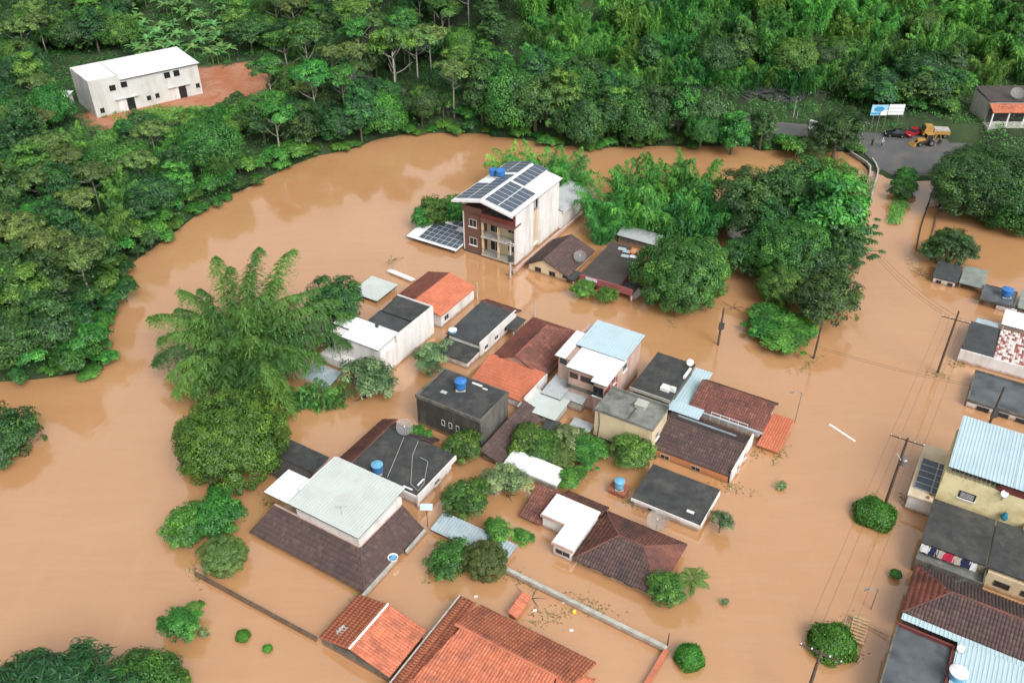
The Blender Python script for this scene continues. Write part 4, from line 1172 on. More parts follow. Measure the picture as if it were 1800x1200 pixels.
h.tiles((w1[0]-2.6, w1[2]+.0, .5), (w1[0]+.0, w1[2]+.0, .5), (w1[0]+.0, w1[3]+.6, 1.6), (w1[0]-2.6, w1[3]+.6, 1.6), 'red_brown')
h.tiles((w1[1]+.1, w1[3]+2.0, .8), (w1[0]+.3, w1[3]+2.0, .8), (w1[0]+.3, w1[3]+.05, 1.7), (w1[1]+.1, w1[3]+.05, 1.7), 'red_brown')
h.box('annex_wall', w1[0]-2.3, w1[0]+.1, w1[2]+.4, w1[3]+.3, -1.2, .45, 'mossy_wall')
p_ = P(1155, 925, 1.4); dish((p_.x, p_.y, 1.3), 2.2, 'large wire mesh dish behind the hipped tile roof', -20, 60, .9)

# ---- H17 big white roof over tile skirt
zt = 4.3
rc = rect((508, 883), (590, 807), (713, 862), (627, 948), zt)
h = house('white_topped_house', 'house with wide off white sheet roof above a dark brown tile skirt roof', rc)
u0, u1, v0, v1 = rc
h.sheets((u0, v0, zt), (u1, v0, zt), (u0, v1, zt+.35), 'white_green', 'metal', w=1.05, l=9)
sm = rect((462, 864), (507, 827), None, (510, 886), zt-.5)
h.sheets((sm[0], sm[2], zt-.55), (u0-.05, sm[2], zt-.5), (sm[0], sm[3], zt-.4), 'white_metal', 'metal', l=8)
h.box('side_gutter', u0-.25, u0-.06, v0+2.0, v1+.1, zt-.2, zt+.25, 'white_metal')
h.box('wall', u0+.9, u1-.7, v0+.8, v1-.4, -1.2, zt-.75, 'white_wall')
h.parapet(u0+.55, u1-.4, v0+.5, v1-.2, 2.35, zt-1.0, .2, 'white_wall', 'upper_wall')
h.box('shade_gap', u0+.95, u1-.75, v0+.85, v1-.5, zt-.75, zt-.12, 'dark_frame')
s0 = rect((437, 935), (477, 895), (745, 927), (627, 1032), .6)
a0, a1, b0 = s0[0], s0[1], s0[2]
ue, ve = u1-.38, v0+.48
a0 = uv(437, 935, .6)[0]; a1 = uv(745, 927, .6)[0]; b0 = (uv(437, 935, .6)[1]+uv(627, 1032, .6)[1])/2; b1 = uv(745, 927, .6)[1]
h.tiles((a0, b0, .5), (a1, b0, .5), (ue, ve, 2.35), (a0+1.0, ve, 2.35), 'brown')
h.tiles((a1, b0, .5), (a1, b1, .5), (ue, b1+.1, 2.35), (ue, ve, 2.35), 'brown')
h.tube('hip_cap', [(a1, b0, .53), (ue, ve, 2.4)], .1, 'brown')
h.tube('flashing', [(a0+1.0, ve, 2.4), (ue, ve, 2.4), (ue, b1, 2.4)], .12, 'pink_wall')
h.box('lower_wall', a0+1.2, a1-1.2, b0+1.2, v1-.5, -1.2, .45, 'cream_wall')
for q in (.12, .45, .8):
    h.box('eave_post', a1-.5, a1-.35, b0+(b1-b0)*q, b0+(b1-b0)*q+.15, -1.2, .42, 'white_wall')
# ---- H18 dark roof with dish and tank
zt = 2.0
rc = rect((613, 817), (687, 755), (800, 803), (735, 872), zt)
h = house('wide_black_roof_house', 'white house with wide black sheet roof carrying tank and mesh dish', rc)
u0, u1, v0, v1 = rc
quick_wall(h, rc, zt-.1, 'white_wall', .35)
h.sheets((u0, v0, zt), (u1, v0, zt), (u0, v1, zt+.3), 'fibro', 'fibro')
h.box('fascia', u0, u1, v0-.14, v0-.01, zt-.35, zt+.05, 'white_wall'); h.box('fascia', u1+.01, u1+.14, v0-.14, v1, zt-.35, zt+.3, 'white_wall')
h.tiles((u0-2.2, v1+1.6, zt-.6), (u0-2.2, v0, zt-.6), (u0-.05, v0, zt+.3), (u0-.05, v1+1.6, zt+.4), 'red_brown')
h.tiles((u1-3.5, v1+1.9, zt-.5), (u0-2.2, v1+1.6, zt-.5), (u0-.05, v1+.1, zt+.35), (u1-3.5, v1+.1, zt+.35), 'brown')
h.box('corner_post', u1-.25, u1-.05, v0+.05, v0+.25, -1.2, zt-.36, 'white_wall')
h.window('u1', u1-.35, v0+(v1-v0)*.55, 1.0, .9, .9)
h.boxes('roof_litter', [(u1-1.0, u1-.8, v0+1.2, v0+2.4, zt+.12, zt+.17), (u1-2.2, u1-1.0, v0+.3, v0+.5, zt+.1, zt+.15)], 'white_plastic')
q = P(664, 829, zt+.2); water_tank((q.x, q.y, zt+.12), 1.3, 1.2, 'blue water tank on the wide black sheet roof', 'tank_blue', 'tank_blue2')
q = P(712, 760, zt+.4); dish((q.x, q.y, zt+.3), 1.9, 'mesh dish at the back edge of the wide black roof', 10, 48, .9)
# ---- H19 two long dark low roofs by the mango
r1_ = rect((480, 797), (500, 770), (580, 807), (548, 830), 1.0)
h = house('long_dark_shed', 'longer dark sheet roof reaching under the round mango tree', r1_, 'shed')
h.sheets((r1_[0]-1, r1_[2], .95), (r1_[1], r1_[2], .95), (r1_[0]-1, r1_[3], 1.15), 'fibro', 'fibro'); h.box('wall', r1_[0], r1_[1]-.2, r1_[2]+.2, r1_[3]-.2, -1.2, .85, 'grey_wall')
r2_ = rect((453, 823), (480, 798), (546, 830), (525, 850), .8)
h = house('low_dark_shed', 'lower dark sheet roof between mango tree and off white roof', r2_, 'shed')
h.sheets((r2_[0], r2_[2], .6), (r2_[1]+.3, r2_[2], .6), (r2_[0], r2_[3]-.05, .8), 'fibro_brown', 'fibro'); h.box('wall', r2_[0]+.3, r2_[1]-.2, r2_[2]+.2, r2_[3]-.3, -1.2, .5, 'grey_wall')
# ---- blue corrugated shed
rc = rect((753, 927), (783, 899), (907, 962), (887, 987), .8)
h = house('blue_corrugated_shed', 'bluish corrugated metal shed roof beside the green bushes', rc, 'shed')
h.sheets((rc[0], rc[2], .55), (rc[1], rc[2], .55), (rc[0], rc[3], .85), 'galv', 'metal', w=.7, l=7)
h.box('wall', rc[0]+.2, rc[1]-.2, rc[2]+.25, rc[3]-.2, -1.2, .45, 'grey_wall')

# ---- H20 smaller orange roof at the bottom
rc = rect((556, 1121), (633, 1044), (748, 1106), (690, 1186), 1.2)
h = house('two_tone_orange_house', 'house with orange gable roof split by a white valley line at the front', rc)
u0, u1, v0, v1 = rc
quick_wall(h, rc, .98, 'mossy_wall', .32)
um_ = u0+(u1-u0)*.45
h.tiles((u0, v1, 1.1), (u0, v0, 1.1), (um_, v0, 2.0), (um_, v1, 2.0), 'orange_clean')
h.tiles((u1, v0, 1.1), (u1, v1, 1.1), (um_, v1, 2.0), (um_, v0, 2.0), 'orange')
h.tube('ridge_cap', [(um_, v0, 2.05), (um_, v1, 2.05)], .13, 'white_plastic')
h.box('front_wall', u0+.1, u1-.1, v0+.1, v0+.29, -1.2, 1.0, 'mossy_wall')
mb = MB(); mb.hexa([h.L((u0+1.0, v0+1.0, 1.42)), h.L((u0+1.7, v0+.8, 1.55)), h.L((u0+1.9, v0+1.9, 1.6)), h.L((u0+1.2, v0+2.0, 1.48))], [h.L((u0+1.0, v0+1.0, 1.48)), h.L((u0+1.7, v0+.8, 1.61)), h.L((u0+1.9, v0+1.9, 1.66)), h.L((u0+1.2, v0+2.0, 1.54))])
mb.build('mortar_patch', MT['pale_concrete'], h.root)
# ---- H21 big orange roof at the bottom edge
rc = rect((690, 1195), (805, 1049), (1083, 1170), (905, 1330), 1.6)
h = house('large_orange_house', 'large mossy orange tile roof cut by the lower edge of the picture', rc)
u0, u1, v0, v1 = rc
quick_wall(h, rc, 1.5, 'orange_wall', .5)
# main ridge along u, near the back; a left wing slopes away to the left
ur_ = uv(800, 1097, 2.9)
h.tiles((u1, v1, 1.3), (u0+2.2, v1, 1.3), (ur_[0], ur_[1], 2.9), (uv(1045, 1164, 2.0)[0]-.4, ur_[1], 2.9), 'orange')
h.tiles((u0+1.0, v0-2, 1.3), (u1-.4, v0-2, 1.3), (u1-2.0, ur_[1], 2.85), (ur_[0]+.6, ur_[1], 2.85), 'orange')
h.tiles((u0, v1, 1.2), (u0, v0-2, 1.2), (u0+1.6, v0-2, 1.6), (ur_[0], v1-.4, 2.0), 'orange')
h.tiles((u1+.6, v0+1, 1.2), (u1+.6, v1-1.2, 1.2), (u1-1.9, ur_[1], 2.8), (u1-1.9, ur_[1], 2.8), 'orange')
h.tube('ridge_cap', [(ur_[0], ur_[1], 2.95), (u1-1.8, ur_[1], 2.95)], .15, 'orange')
h.tube('valley_gutter', [(u0-.15, v1, 1.3), (u0-.15, v0-2, 1.3)], .09, 'pale_concrete')
# brick lean-to at the back
a = rect((893, 1075), (915, 1044), (925, 1048), (905, 1083), .8)
h = house('brick_outhouse', 'narrow red tiled outhouse roof behind the large orange roof', a, 'shed')
h.tiles((a[1]+.3, a[2], .5), (a[1]+.3, a[3]+.3, .5), (a[0], a[3]+.3, .9), (a[0], a[2], .9), 'orange'); h.box('wall', a[0]+.1, a[1], a[2]+.1, a[3], -1.2, .42, 'old_brick')

# ---- garden walls
def gwall(label, a, b, z1, t, mat, cap=None):
    (ua, va), (ub, vb) = uv(*a, z1), uv(*b, z1)
    h = House('garden_wall', label, 'wall', ua, va)
    d = Vector((ub-ua, vb-va)).normalized(); n = Vector((-d.y, d.x))*t/2
    def q(z, e=1.0): return [(ua-n.x*e, va-n.y*e, z), (ub-n.x*e, vb-n.y*e, z), (ub+n.x*e, vb+n.y*e, z), (ua+n.x*e, va+n.y*e, z)]
    h.hexa('wall', q(-1.2), q(z1-.08), mat); h.hexa('coping', q(z1-.078, 1.3), q(z1, 1.3), cap or mat)
    return h
gwall('long pale concrete wall from the bushes to the street corner', (890, 998), (1172, 1137), .75, .3, 'pale_concrete')
gwall('pale wall stretch nearer the corrugated shed beside the tile skirt', (747, 930), (714, 968), .7, .22, 'pale_concrete')
gwall('pale wall stretch between tile skirt and small orange roof', (697, 980), (637, 1046), .7, .22, 'pale_concrete')
gwall('thin dark wall running into the open water on the left', (343, 1006), (556, 1121), .45, .25, 'black_wall')
gwall('low brick wall with rounded tiles at the bottom right of the orange house', (1172, 1140), (1128, 1215), .5, .35, 'old_brick', 'orange')

# ================================================================ right hand row
def simple_sheet(name, label, rc, z0, z1, mat, wall, wz=None, kind='fibro', inset=.25, cat='house'):
    h = house(name, label, rc, cat)
    h.box('wall', rc[0]+inset, rc[1]-inset, rc[2]+inset, rc[3]-inset, -1.2, (wz or z0)-.08, wall)
    h.sheets((rc[0], rc[2], z0), (rc[1], rc[2], z0), (rc[0], rc[3], z1), mat, kind)
    return h
rc = rect((1638, 487), (1648, 463), (1692, 471), (1683, 497), 1.1)
h = simple_sheet('slate_roofed_house', 'small white house with slate grey sheet roof below the lone street tree', rc, 1.1, 1.4, 'fibro2', 'white_wall')
for q in (.3, .75): h.window('v0', rc[2]+.25, rc[0]+(rc[1]-rc[0])*q, .4, .6, .4, 'dark_frame', False)
r2_ = rect((1685, 499), (1692, 471), (1738, 477), (1728, 506), 1.0)
h = house('plastic_carport', 'greenish translucent sheet carport attached to the slate roofed house', r2_, 'carport')
h.sheets((r2_[0]+.1, r2_[2], 1.0), (r2_[1], r2_[2], 1.0), (r2_[0]+.1, r2_[3], 1.25), 'trans', 'fibro', l=5)
for q in (r2_[0]+.3, r2_[1]-.3): h.box('post', q-.06, q+.06, r2_[2]+.15, r2_[2]+.27, -1.2, .9, 'steel')
rc = rect((1721, 525), (1733, 500), (1789, 514), (1784, 539), 1.3)
h = house('slab_house', 'flat grey concrete slab house with bright blue tank', rc)
quick_wall(h, rc, 1.1, 'mossy_wall', .6); h.box('roof_slab', *rc, 1.1, 1.3, 'wet_slab'); h.parapet(*rc, 1.302, 1.42, .15, 'mossy_wall')
h.box('white_fascia', rc[0]+2.3, rc[0]+5.0, rc[2]+.3, rc[2]+.58, -.3, .75, 'white_wall')
q = P(1768, 520, 1.4); water_tank((q.x, q.y, 1.305), 1.6, 1.25, 'bright blue water tank on the grey slab house at the right')
rc = rect((1789, 540), (1795, 512), (1850, 525), (1845, 555), 1.2)
simple_sheet('green_grey_shed', 'greenish grey sheet roof at the right edge next to the slab house', rc, 1.1, 1.35, 'trans', 'mossy_wall', cat='shed')
rc = rect((1760, 567), (1768, 545), (1850, 566), (1842, 592), 2.4)
h = house('white_awning', 'bright white canopy sheet at the right edge above the spotted tile roof', rc, 'canopy')
h.sheets((rc[0], rc[2], 2.3), (rc[1], rc[2], 2.3), (rc[0], rc[3], 2.5), 'white_metal', 'metal', l=6)
for q in (rc[0]+.3, rc[1]-.5): h.box('post', q, q+.14, rc[2]+.2, rc[2]+.34, -1.2, 2.2, 'white_wall')
rc = rect((1690, 616), (1706, 566), (1761, 582), (1743, 628), 1.8)
h = simple_sheet('spotted_tile_house', 'white walled house with slate sheets and white spotted red tiles', rc, 1.8, 2.0, 'fibro2', 'white_wall')
rt = rect((1743, 630), (1760, 584), (1850, 606), (1838, 655), 1.8)
h.tiles((rt[0]+.02, rt[2], 1.8), (rt[1], rt[2], 1.8), (rt[1], rt[3], 2.2), (rt[0]+.02, rt[3], 2.2), 'spotted')
h.box('wall', rt[0]+.3, rt[1]-.2, rt[2]+.3, rt[3]-.3, -1.2, 1.7, 'white_wall')
h.box('front_parapet', rc[0]-.15, rt[1], rc[2]-.25, rc[2]-.02, -1.2, 1.95, 'white_wall')
h.sheets((rc[0]+.6, rc[3]+.05, 1.75), (rc[1]-.4, rc[3]+.05, 1.75), (rc[0]+.6, rc[3]+1.6, 1.8), 'galv', 'fibro')
rc = rect((1699, 703), (1714, 653), (1850, 688), (1835, 745), 1.0)
h = house('wet_slab_house', 'flat roofed house with rain wet grey slab behind a leaning pole', rc)
quick_wall(h, rc, .85, 'white_wall', .1); h.box('roof_slab', *rc, .85, 1.0, 'wet_slab'); h.parapet(*rc, 1.002, 1.2, .18, 'mossy_wall')
for k in range(4): h.window('v0', rc[2]+.1, rc[0]+2+k*2.2, .35, 1.3, .5, 'dark_frame', False)

# R5 yellow building, blue roof
zt = 7.2
rc = rect((1666, 819), (1692, 737), None, None, zt) if False else None
L_, T_ = uv(1666, 819, zt), uv(1692, 737, zt)
u0 = (L_[0]+T_[0])/2; v0, v1 = L_[1], T_[1]; u1 = u0+15
h = House('yellow_building', 'tall pale yellow building with wide pale blue sheet roof at the right edge', 'building', u0, v0)
um_ = u0+6.0
h.sheets((u0, v0, zt), (um_, v0, zt), (u0, v1, zt+.5), 'blue_metal', 'metal', l=10); h.sheets((um_+.05, v0, zt), (u1, v0, zt), (um_+.05, v1, zt+.5), 'blue_metal', 'metal', l=10)
wv = v0+.25
h.box('wall', u0-.1, u0+8.8, wv, v1-.4, -1.2, zt-1.15, 'yellow_wall')
h.box('side_wing_wall', u0+8.803, u1, wv+.0, v1-.4, -1.2, zt-1.15, 'green_wall')
h.box('open_floor_shade', u0+.4, u1, wv+.8, v1-.5, zt-1.15, zt-.3, 'dark_frame')  # solid dark block: the shade of the open storey put in as colour
h.box('lintel', u0+.1, u1, wv+.05, wv+.3, zt-.3, zt-.1, 'white_wall')
for k in range(11): h.box('grille_bar', u0+.3+k*.42, u0+.36+k*.42, wv+.1, wv+.16, zt-1.15, zt-.3, 'pale_concrete')
h.box('wall_top', u0+4.9, u0+8.0, wv+.02, wv+.2, zt-1.15, zt-.35, 'maroon')
h.window('v0', wv, u0+2.6, 4.1, 1.5, .8, 'dark_frame', True, 0)
h.boxes('louvre', [(u0+1.95, u0+3.25, wv-.05, wv-.02, 3.8+k*.17, 3.86+k*.17) for k in range(5)], 'frame')
h.window('v0', wv, u0+10.5, 4.2, .9, .8, 'dark_frame', False, 1)
h.box('ledge', u0+8.3, u0+11.5, wv-.9, wv-.003, 3.0, 3.2, 'cream_wall')
q = wxy(u0+5.6, wv-.1); dish((q[0], q[1], 5.4), .75, 'small white dish on the pale yellow wall', -15, 48, .6, 'white_plastic')
RY = (u0, wv)
# R6 beige terrace with ten solar panels
zt = 2.2
rc = rect((1592, 872), (1626, 780), (1670, 795), (1646, 881), zt)
h = house('solar_terrace', 'beige flat terrace with ten solar panels beside the yellow building', rc, 'terrace')
u0, u1, v0, v1 = rc
h.box('wall', u0+.15, u1-.05, v0+.15, v1-.1, -1.2, zt-.2, 'white_wall'); h.box('roof_slab', u0, u1, v0, v1, zt-.2, zt, 'beige')
pw_ = (u1-u0)*.30; pl_ = 1.0
for i in range(2):
    for j in range(5):
        solar_panel(h, (u0+.35+i*1.75, v0+1.3+j*1.06, zt+.12+.02*j), (1, 0, 0), (0, 1, .02), 1.70, 1.02)
h.boxes('panel_rail', [(u0+.4, u0+3.8, v0+1.6, v0+1.65, zt+.003, zt+.11), (u0+.4, u0+3.8, v0+5.6, v0+5.65, zt+.003, zt+.14)], 'steel')
h.boxes('rubble', [(u1-1.0+.2*(k % 3), u1-.7+.2*(k % 3), v0+.4+k*.7, v0+.7+k*.7, zt, zt+.15) for k in range(9)], 'old_brick')
# R7 dark roof and balcony trough
zt = 2.6
L_, T_ = uv(1617, 953, zt), uv(1640, 882, zt); Bc = uv(1800, 1018, zt)
u0, v0, v1 = (L_[0]+T_[0])/2, (L_[1]+Bc[1])/2, T_[1]; u1 = u0+15
h = House('washing_line_house', 'dark sheet roofed house with a balcony hung with washing at the right', 'house', u0, v0)
us_ = u0+6.0
h.sheets((u0, v0, zt), (us_, v0, zt), (u0, v1, zt+.45), 'fibro', 'fibro'); h.sheets((us_+.15, v0, zt), (u1, v0, zt), (us_+.15, v1, zt+.45), 'fibro', 'fibro')
h.box('wall', u0+.2, u1, v0+.5, v1-.1, -1.2, zt-.1, 'cream_wall')
bw = uv(1737, 1001, zt)[0]
h.box('balcony_floor', u0+.0, bw, v0-1.7, v0+.49, 1.0, 1.2, 'concrete')
for b in ((u0, bw, v0-1.85, v0-1.7, .6, 2.0), (u0, u0+.15, v0-1.697, v0+.49, .6, 2.0), (bw-.15, bw, v0-1.697, v0+.49, .6, 2.0)): h.box('balcony_parapet', *b, 'mossy_wall')
h.box('balcony_base', u0+.1, bw-.1, v0-1.6, v0+.4, -1.2, .98, 'mossy_wall')
h.box('rear_wall', bw+.1, u1, v0-.15, v0+.49, -1.2, zt-.45, 'cream_wall')
for q in (bw+1.6, bw+4): h.window('v0', v0-.15, q, 1.1, 1.3, .6, 'dark_frame', False)
WL = (u0, bw, v0, zt)
# R8 brown hip roof at right
zt = 2.3
L_, T_ = uv(1585, 1075, zt), uv(1610, 992, zt); Rr_ = uv(1800, 1163, zt)
u0, v0, v1 = (L_[0]+T_[0])/2, (L_[1]+Rr_[1])/2, T_[1]; u1 = u0+17
h = House('maroon_hip_house', 'house with long dark maroon hipped tile roof at the right edge', 'house', u0, v0)
h.box('wall', u0+.4, u1, v0+.4, v1-.4, -1.2, zt-.1, 'mossy_wall')
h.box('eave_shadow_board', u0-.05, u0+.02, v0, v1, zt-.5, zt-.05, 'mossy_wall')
h.hip(u0, u1, v0, v1, zt, zt+1.5, 'u', 'brown', 0, 3.4, 0, ['brown', 'brown', 'brown', 'rust_red'], 'red_brown')
h.sheets((u0+.1, v0-.75, zt-.1), (u1, v0-.75, zt-.1), (u0+.1, v0-.05, zt+.02), 'blue_metal', 'metal', l=3)
# R9 bottom right: wet slab and metal roof
zt = 2.5
L_, T_ = uv(1548, 1184, zt), uv(1578, 1099, zt); Rr_ = uv(1680, 1130, zt)
u0, v0, v1 = (L_[0]+T_[0])/2, L_[1]-1.5, (T_[1]+Rr_[1])/2; us_ = Rr_[0]
h = House('corner_slab_house', 'house with stained wet slab and ribbed metal roof in the lower right corner', 'house', u0, v0)
h.box('wall', u0+.1, us_+10, v0+.1, v1-.1, -1.2, zt-.5, 'white_wall'); h.box('roof_slab', u0, us_, v0, v1, zt-.5, zt-.25, 'wet_slab')
h.box('parapet', u0, us_-.2, v1-.2, v1, zt-.247, zt+.1, 'maroon'); h.box('parapet', us_-.197, us_, v0, v1+.003, zt-.247, zt+.12, 'maroon')
h.box('parapet', u0, u0+.18, v0, v1-.2, zt-.247, zt-.0, 'mossy_wall')
h.sheets((us_+.1, v0-2, zt-.1), (us_+10, v0-2, zt-.1), (us_+.1, v1+.3, zt+.35), 'blue_metal', 'metal', l=9)
q = P(1680, 1192, zt); water_tank((q.x, q.y, zt-.2), 1.5, 1.2, 'blue water tank with white lid in the lower right corner', 'tank_blue2', 'white_plastic')
q = P(1687, 1143, zt+.2); dish((q.x, q.y, zt), .7, 'small white dish on the ribbed metal roof in the corner', -5, 63, .4, 'white_plastic')

# ================================================================ far buildings
# white warehouse on the red earth
zb = YARD_Z
B0, B1_, B2 = P(171, 207, zb), P(357, 164, zb), P(127, 187, zb)
yw = math.atan2(B1_.y-B0.y, B1_.x-B0.x)
def uvw(p, yaw): return p.x*math.cos(yaw)+p.y*math.sin(yaw), -p.x*math.sin(yaw)+p.y*math.cos(yaw)
a, b, c = uvw(B0, yw), uvw(B1_, yw), uvw(B2, yw)
u0, u1, v0 = a[0], b[0], a[1]; v1 = v0+11.5
h = House('white_warehouse', 'long whitewashed two storey building with white roof on red earth', 'building', u0, v0, yw, zb)
WH = (u0, u1, v0, v1, yw)
Hh = 7.0; uq = u0+(u1-u0)*.27
h.box('wall', u0, uq, v0, v1, zb-1, zb+Hh+.3, 'limewash'); h.box('wall', uq+.003, u1, v0+.02, v1-.02, zb-1, zb+Hh-.4, 'limewash')
h.parapet(u0-.0, uq, v0, v1, zb+Hh+.303, zb+Hh+.6, .2, 'limewash')
h.sheets((u0+.2, v0+.2, zb+Hh+.35), (uq-.2, v0+.2, zb+Hh+.35), (u0+.2, v1-.2, zb+Hh+.55), 'white_metal', 'metal', l=14)
h.sheets((uq+.05, v0-.4, zb+Hh-.3), (u1+.4, v0-.4, zb+Hh-.3), (uq+.05, v1+.3, zb+Hh+.4), 'white_metal', 'metal', l=14)
wd = u1-u0
for fx, fz, w_, h_ in ((.06, 1.2, .9, 1.1), (.195, 5.3, 1.3, 1.2), (.30, 5.5, 1.3, 1.2), (.49, 1.6, .9, 1.0), (.57, 1.7, .9, 1.0), (.70, 5.5, 1.3, 1.3), (.79, 5.5, 1.3, 1.3), (.965, 1.9, .9, 1.0)):
    h.window('v0', v0 if fx < .27 else v0+.02, u0+wd*fx, zb+fz, w_, h_, 'limewash', False, 0)
for fx in (.25, .74):
    for k, m in ((0, 'white_wall'), (1, 'glass')): h.box('door', u0+wd*fx+k*1.7-.8, u0+wd*fx+k*1.7+.8, v0-.03-.01*k, v0+.05, zb, zb+2.6, m)
    h.box('door_canopy', u0+wd*fx-1.4, u0+wd*fx+3.6, v0-.5, v0-.04, zb+2.75, zb+2.9, 'limewash')
# little shed with white roof beside it
p_ = P(103, 188, zb); rc = (p_.x-3, p_.x+3, p_.y-2.2, p_.y+2.2)
h = House('white_hut', 'small hut with white sheet roof left of the white warehouse', 'hut', rc[0], rc[2], 0, zb)
h.box('wall', rc[0]+.3, rc[1]-.3, rc[2]+.3, rc[3]-.3, zb-1.5, zb+2.2, 'white_wall'); h.sheets((rc[0], rc[2], zb+2.3), (rc[1], rc[2], zb+2.3), (rc[0], rc[3], zb+2.7), 'white_metal', 'metal', l=6)
p_ = P(560, 38, 4); zz = hgt(p_.x, p_.y)
h = House('hidden_hut', 'pale sheet roof glimpsed between the trees at the top', 'hut', p_.x-3, p_.y-3, .6, zz)
h.u0 = h.v0 = 0; h.z = 0
h.box('wall', .3, 5, .3, 4, 0, 5.2, 'white_wall'); h.sheets((0, 0, 5.3), (5.4, 0, 5.3), (0, 4.4, 5.9), 'blue_metal', 'metal', l=6)
# roadside shop top right
zb = 3.0
A_, B_ = P(1737, 222, zb), P(1830, 228, zb)
u0, v0 = A_.x, A_.y; u1 = u0+16
h = House('roadside_shop', 'roadside building with red tiled awning and open front at the upper right', 'building', u0, v0, 0, zb)
h.box('wall', u0, u1, v0+2.2, v0+9, zb-1, zb+4.2, 'grey_wall'); h.sheets((u0, v0+2.0, zb+4.3), (u1, v0+2.0, zb+4.3), (u0, v0+9.4, zb+5.0), 'fibro_brown', 'fibro')
h.tiles((u0, v0-.3, zb+2.9), (u1, v0-.3, zb+2.9), (u1, v0+2.1, zb+3.9), (u0, v0+2.1, zb+3.9), 'orange')
for k in range(5): h.box('post', u0+.2+k*3.2, u0+.45+k*3.2, v0, v0+.25, zb, zb+2.8, 'white_wall')
h.box('floor_slab', u0-.3, u1, v0-.6, v0+2.2, zb-1.2, zb, 'pale_concrete')
h.box('counter', u0+.5, u1, v0+.02, v0+.2, zb+.02, zb+.9, 'grey_wall')
h.box('shop_interior_shade', u0+.3, u1-.3, v0+2.1, v0+2.19, zb+.1, zb+2.8, 'dark_frame')  # dark sheet on the wall, painting the shade inside the open front
o = h.box('awning', u0+2.0, u1, v0-3.4, v0-1.0, zb-.6, zb-.45, 'yellow_awning')
for k in range(3): h.box('awning_post', u0+2.4+k*5, u0+2.55+k*5, v0-3.3, v0-3.15, zb-3, zb-.61, 'steel')
q = P(1779, 178, zb+6); dish((u0+5.5, v0+3.2, zb+4.5), 2.6, 'large mesh dish on the roadside building roof', -15, 53, .9)
# ================================================================ VEGETATION
vr = np.random.default_rng(11)
def unit(v): return v/np.maximum(np.linalg.norm(v, axis=-1, keepdims=True), 1e-9)
def leaves(C, N, size, aspect=.5, tint=None, rg=None, along=None, fold=.18):
    """diamond leaves: centres C, facing N; 'along' gives the blade direction"""
    rg = rg or vr
    k = len(C); N = unit(N)
    if along is None: along = rg.normal(size=(k, 3))
    A = along - N*np.sum(along*N, 1, keepdims=True); A = unit(A)
    B = np.cross(N, A)
    s = np.asarray(size)
    s = s[:, None] if s.ndim else np.full((k, 1), float(s))
    V = np.stack([C-A*s, C+B*s*aspect-A*s*.1+N*s*fold, C+A*s, C-B*s*aspect-A*s*.1+N*s*fold], 1).reshape(-1, 3)
    F = (np.arange(k)*4)[:, None]+np.array([0, 1, 2, 3])[None]
    T = np.repeat(tint if tint is not None else np.full(k, .5), 4)
    return V, F, T
def cat(parts):
    Vs, Fs, Ts, n = [], [], [], 0
    for V, F, T in parts:
        Vs.append(V); Fs.append(F+n); Ts.append(T); n += len(V)
    return np.vstack(Vs), np.vstack(Fs), np.concatenate(Ts)
def sph(k, rg):
    v = rg.normal(size=(k, 3)); return unit(v)
def crown(seed, rx, rz, nl=9, nclump=90, per=70, cr=.95, leaf=.3, asp=.5, low=-.35, lobe=.52, tvar=.28, droop=0.0, flat=.75):
    """crown made of lobes carrying leafy clumps, centred at its own middle; gaps stay between the clumps"""
    rg = np.random.default_rng(seed)
    d = sph(nl*3, rg); d = d[d[:, 2] > low][:nl]
    if len(d) < nl: d = np.vstack([d, sph(nl-len(d), rg)])
    lc = d*np.array([rx, rx, rz])*(1-lobe)*rg.uniform(.75, 1.15, (len(d), 1))
    lr = np.stack([np.full(len(d), rx*lobe), np.full(len(d), rx*lobe), np.full(len(d), rz*lobe)], 1)*rg.uniform(.7, 1.15, (len(d), 1))
    parts = []
    w = rg.integers(0, len(d), nclump)
    sd_ = sph(nclump, rg); sd_[:, 2] = np.where(sd_[:, 2] < low, -sd_[:, 2], sd_[:, 2])
    cc = lc[w]+sd_*lr[w]*rg.uniform(.7, 1.0, (nclump, 1))
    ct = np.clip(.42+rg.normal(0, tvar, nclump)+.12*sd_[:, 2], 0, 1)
    rad = cr*rg.uniform(.6, 1.3, nclump)
    k = nclump*per
    ci = np.repeat(np.arange(nclump), per)
    dv = sph(k, rg); dv[:, 2] = np.where(dv[:, 2] < -.3, -dv[:, 2]*.6, dv[:, 2])
    sc = rad[ci][:, None]*np.array([1, 1, flat])
    C = cc[ci]+dv*sc*rg.uniform(.55, 1.05, (k, 1))
    out = unit(cc[ci]/np.array([rx, rx, rz]))
    N = dv*.9+out*.5+np.array([0, 0, .75])+rg.normal(0, .45, (k, 3))
    al = rg.normal(size=(k, 3))+np.array([0, 0, -droop*2])
    T = np.clip(ct[ci]+rg.normal(0, .1, k), 0, 1)
    return leaves(C, N, leaf*rg.uniform(.65, 1.35, k), asp, T, rg, al)
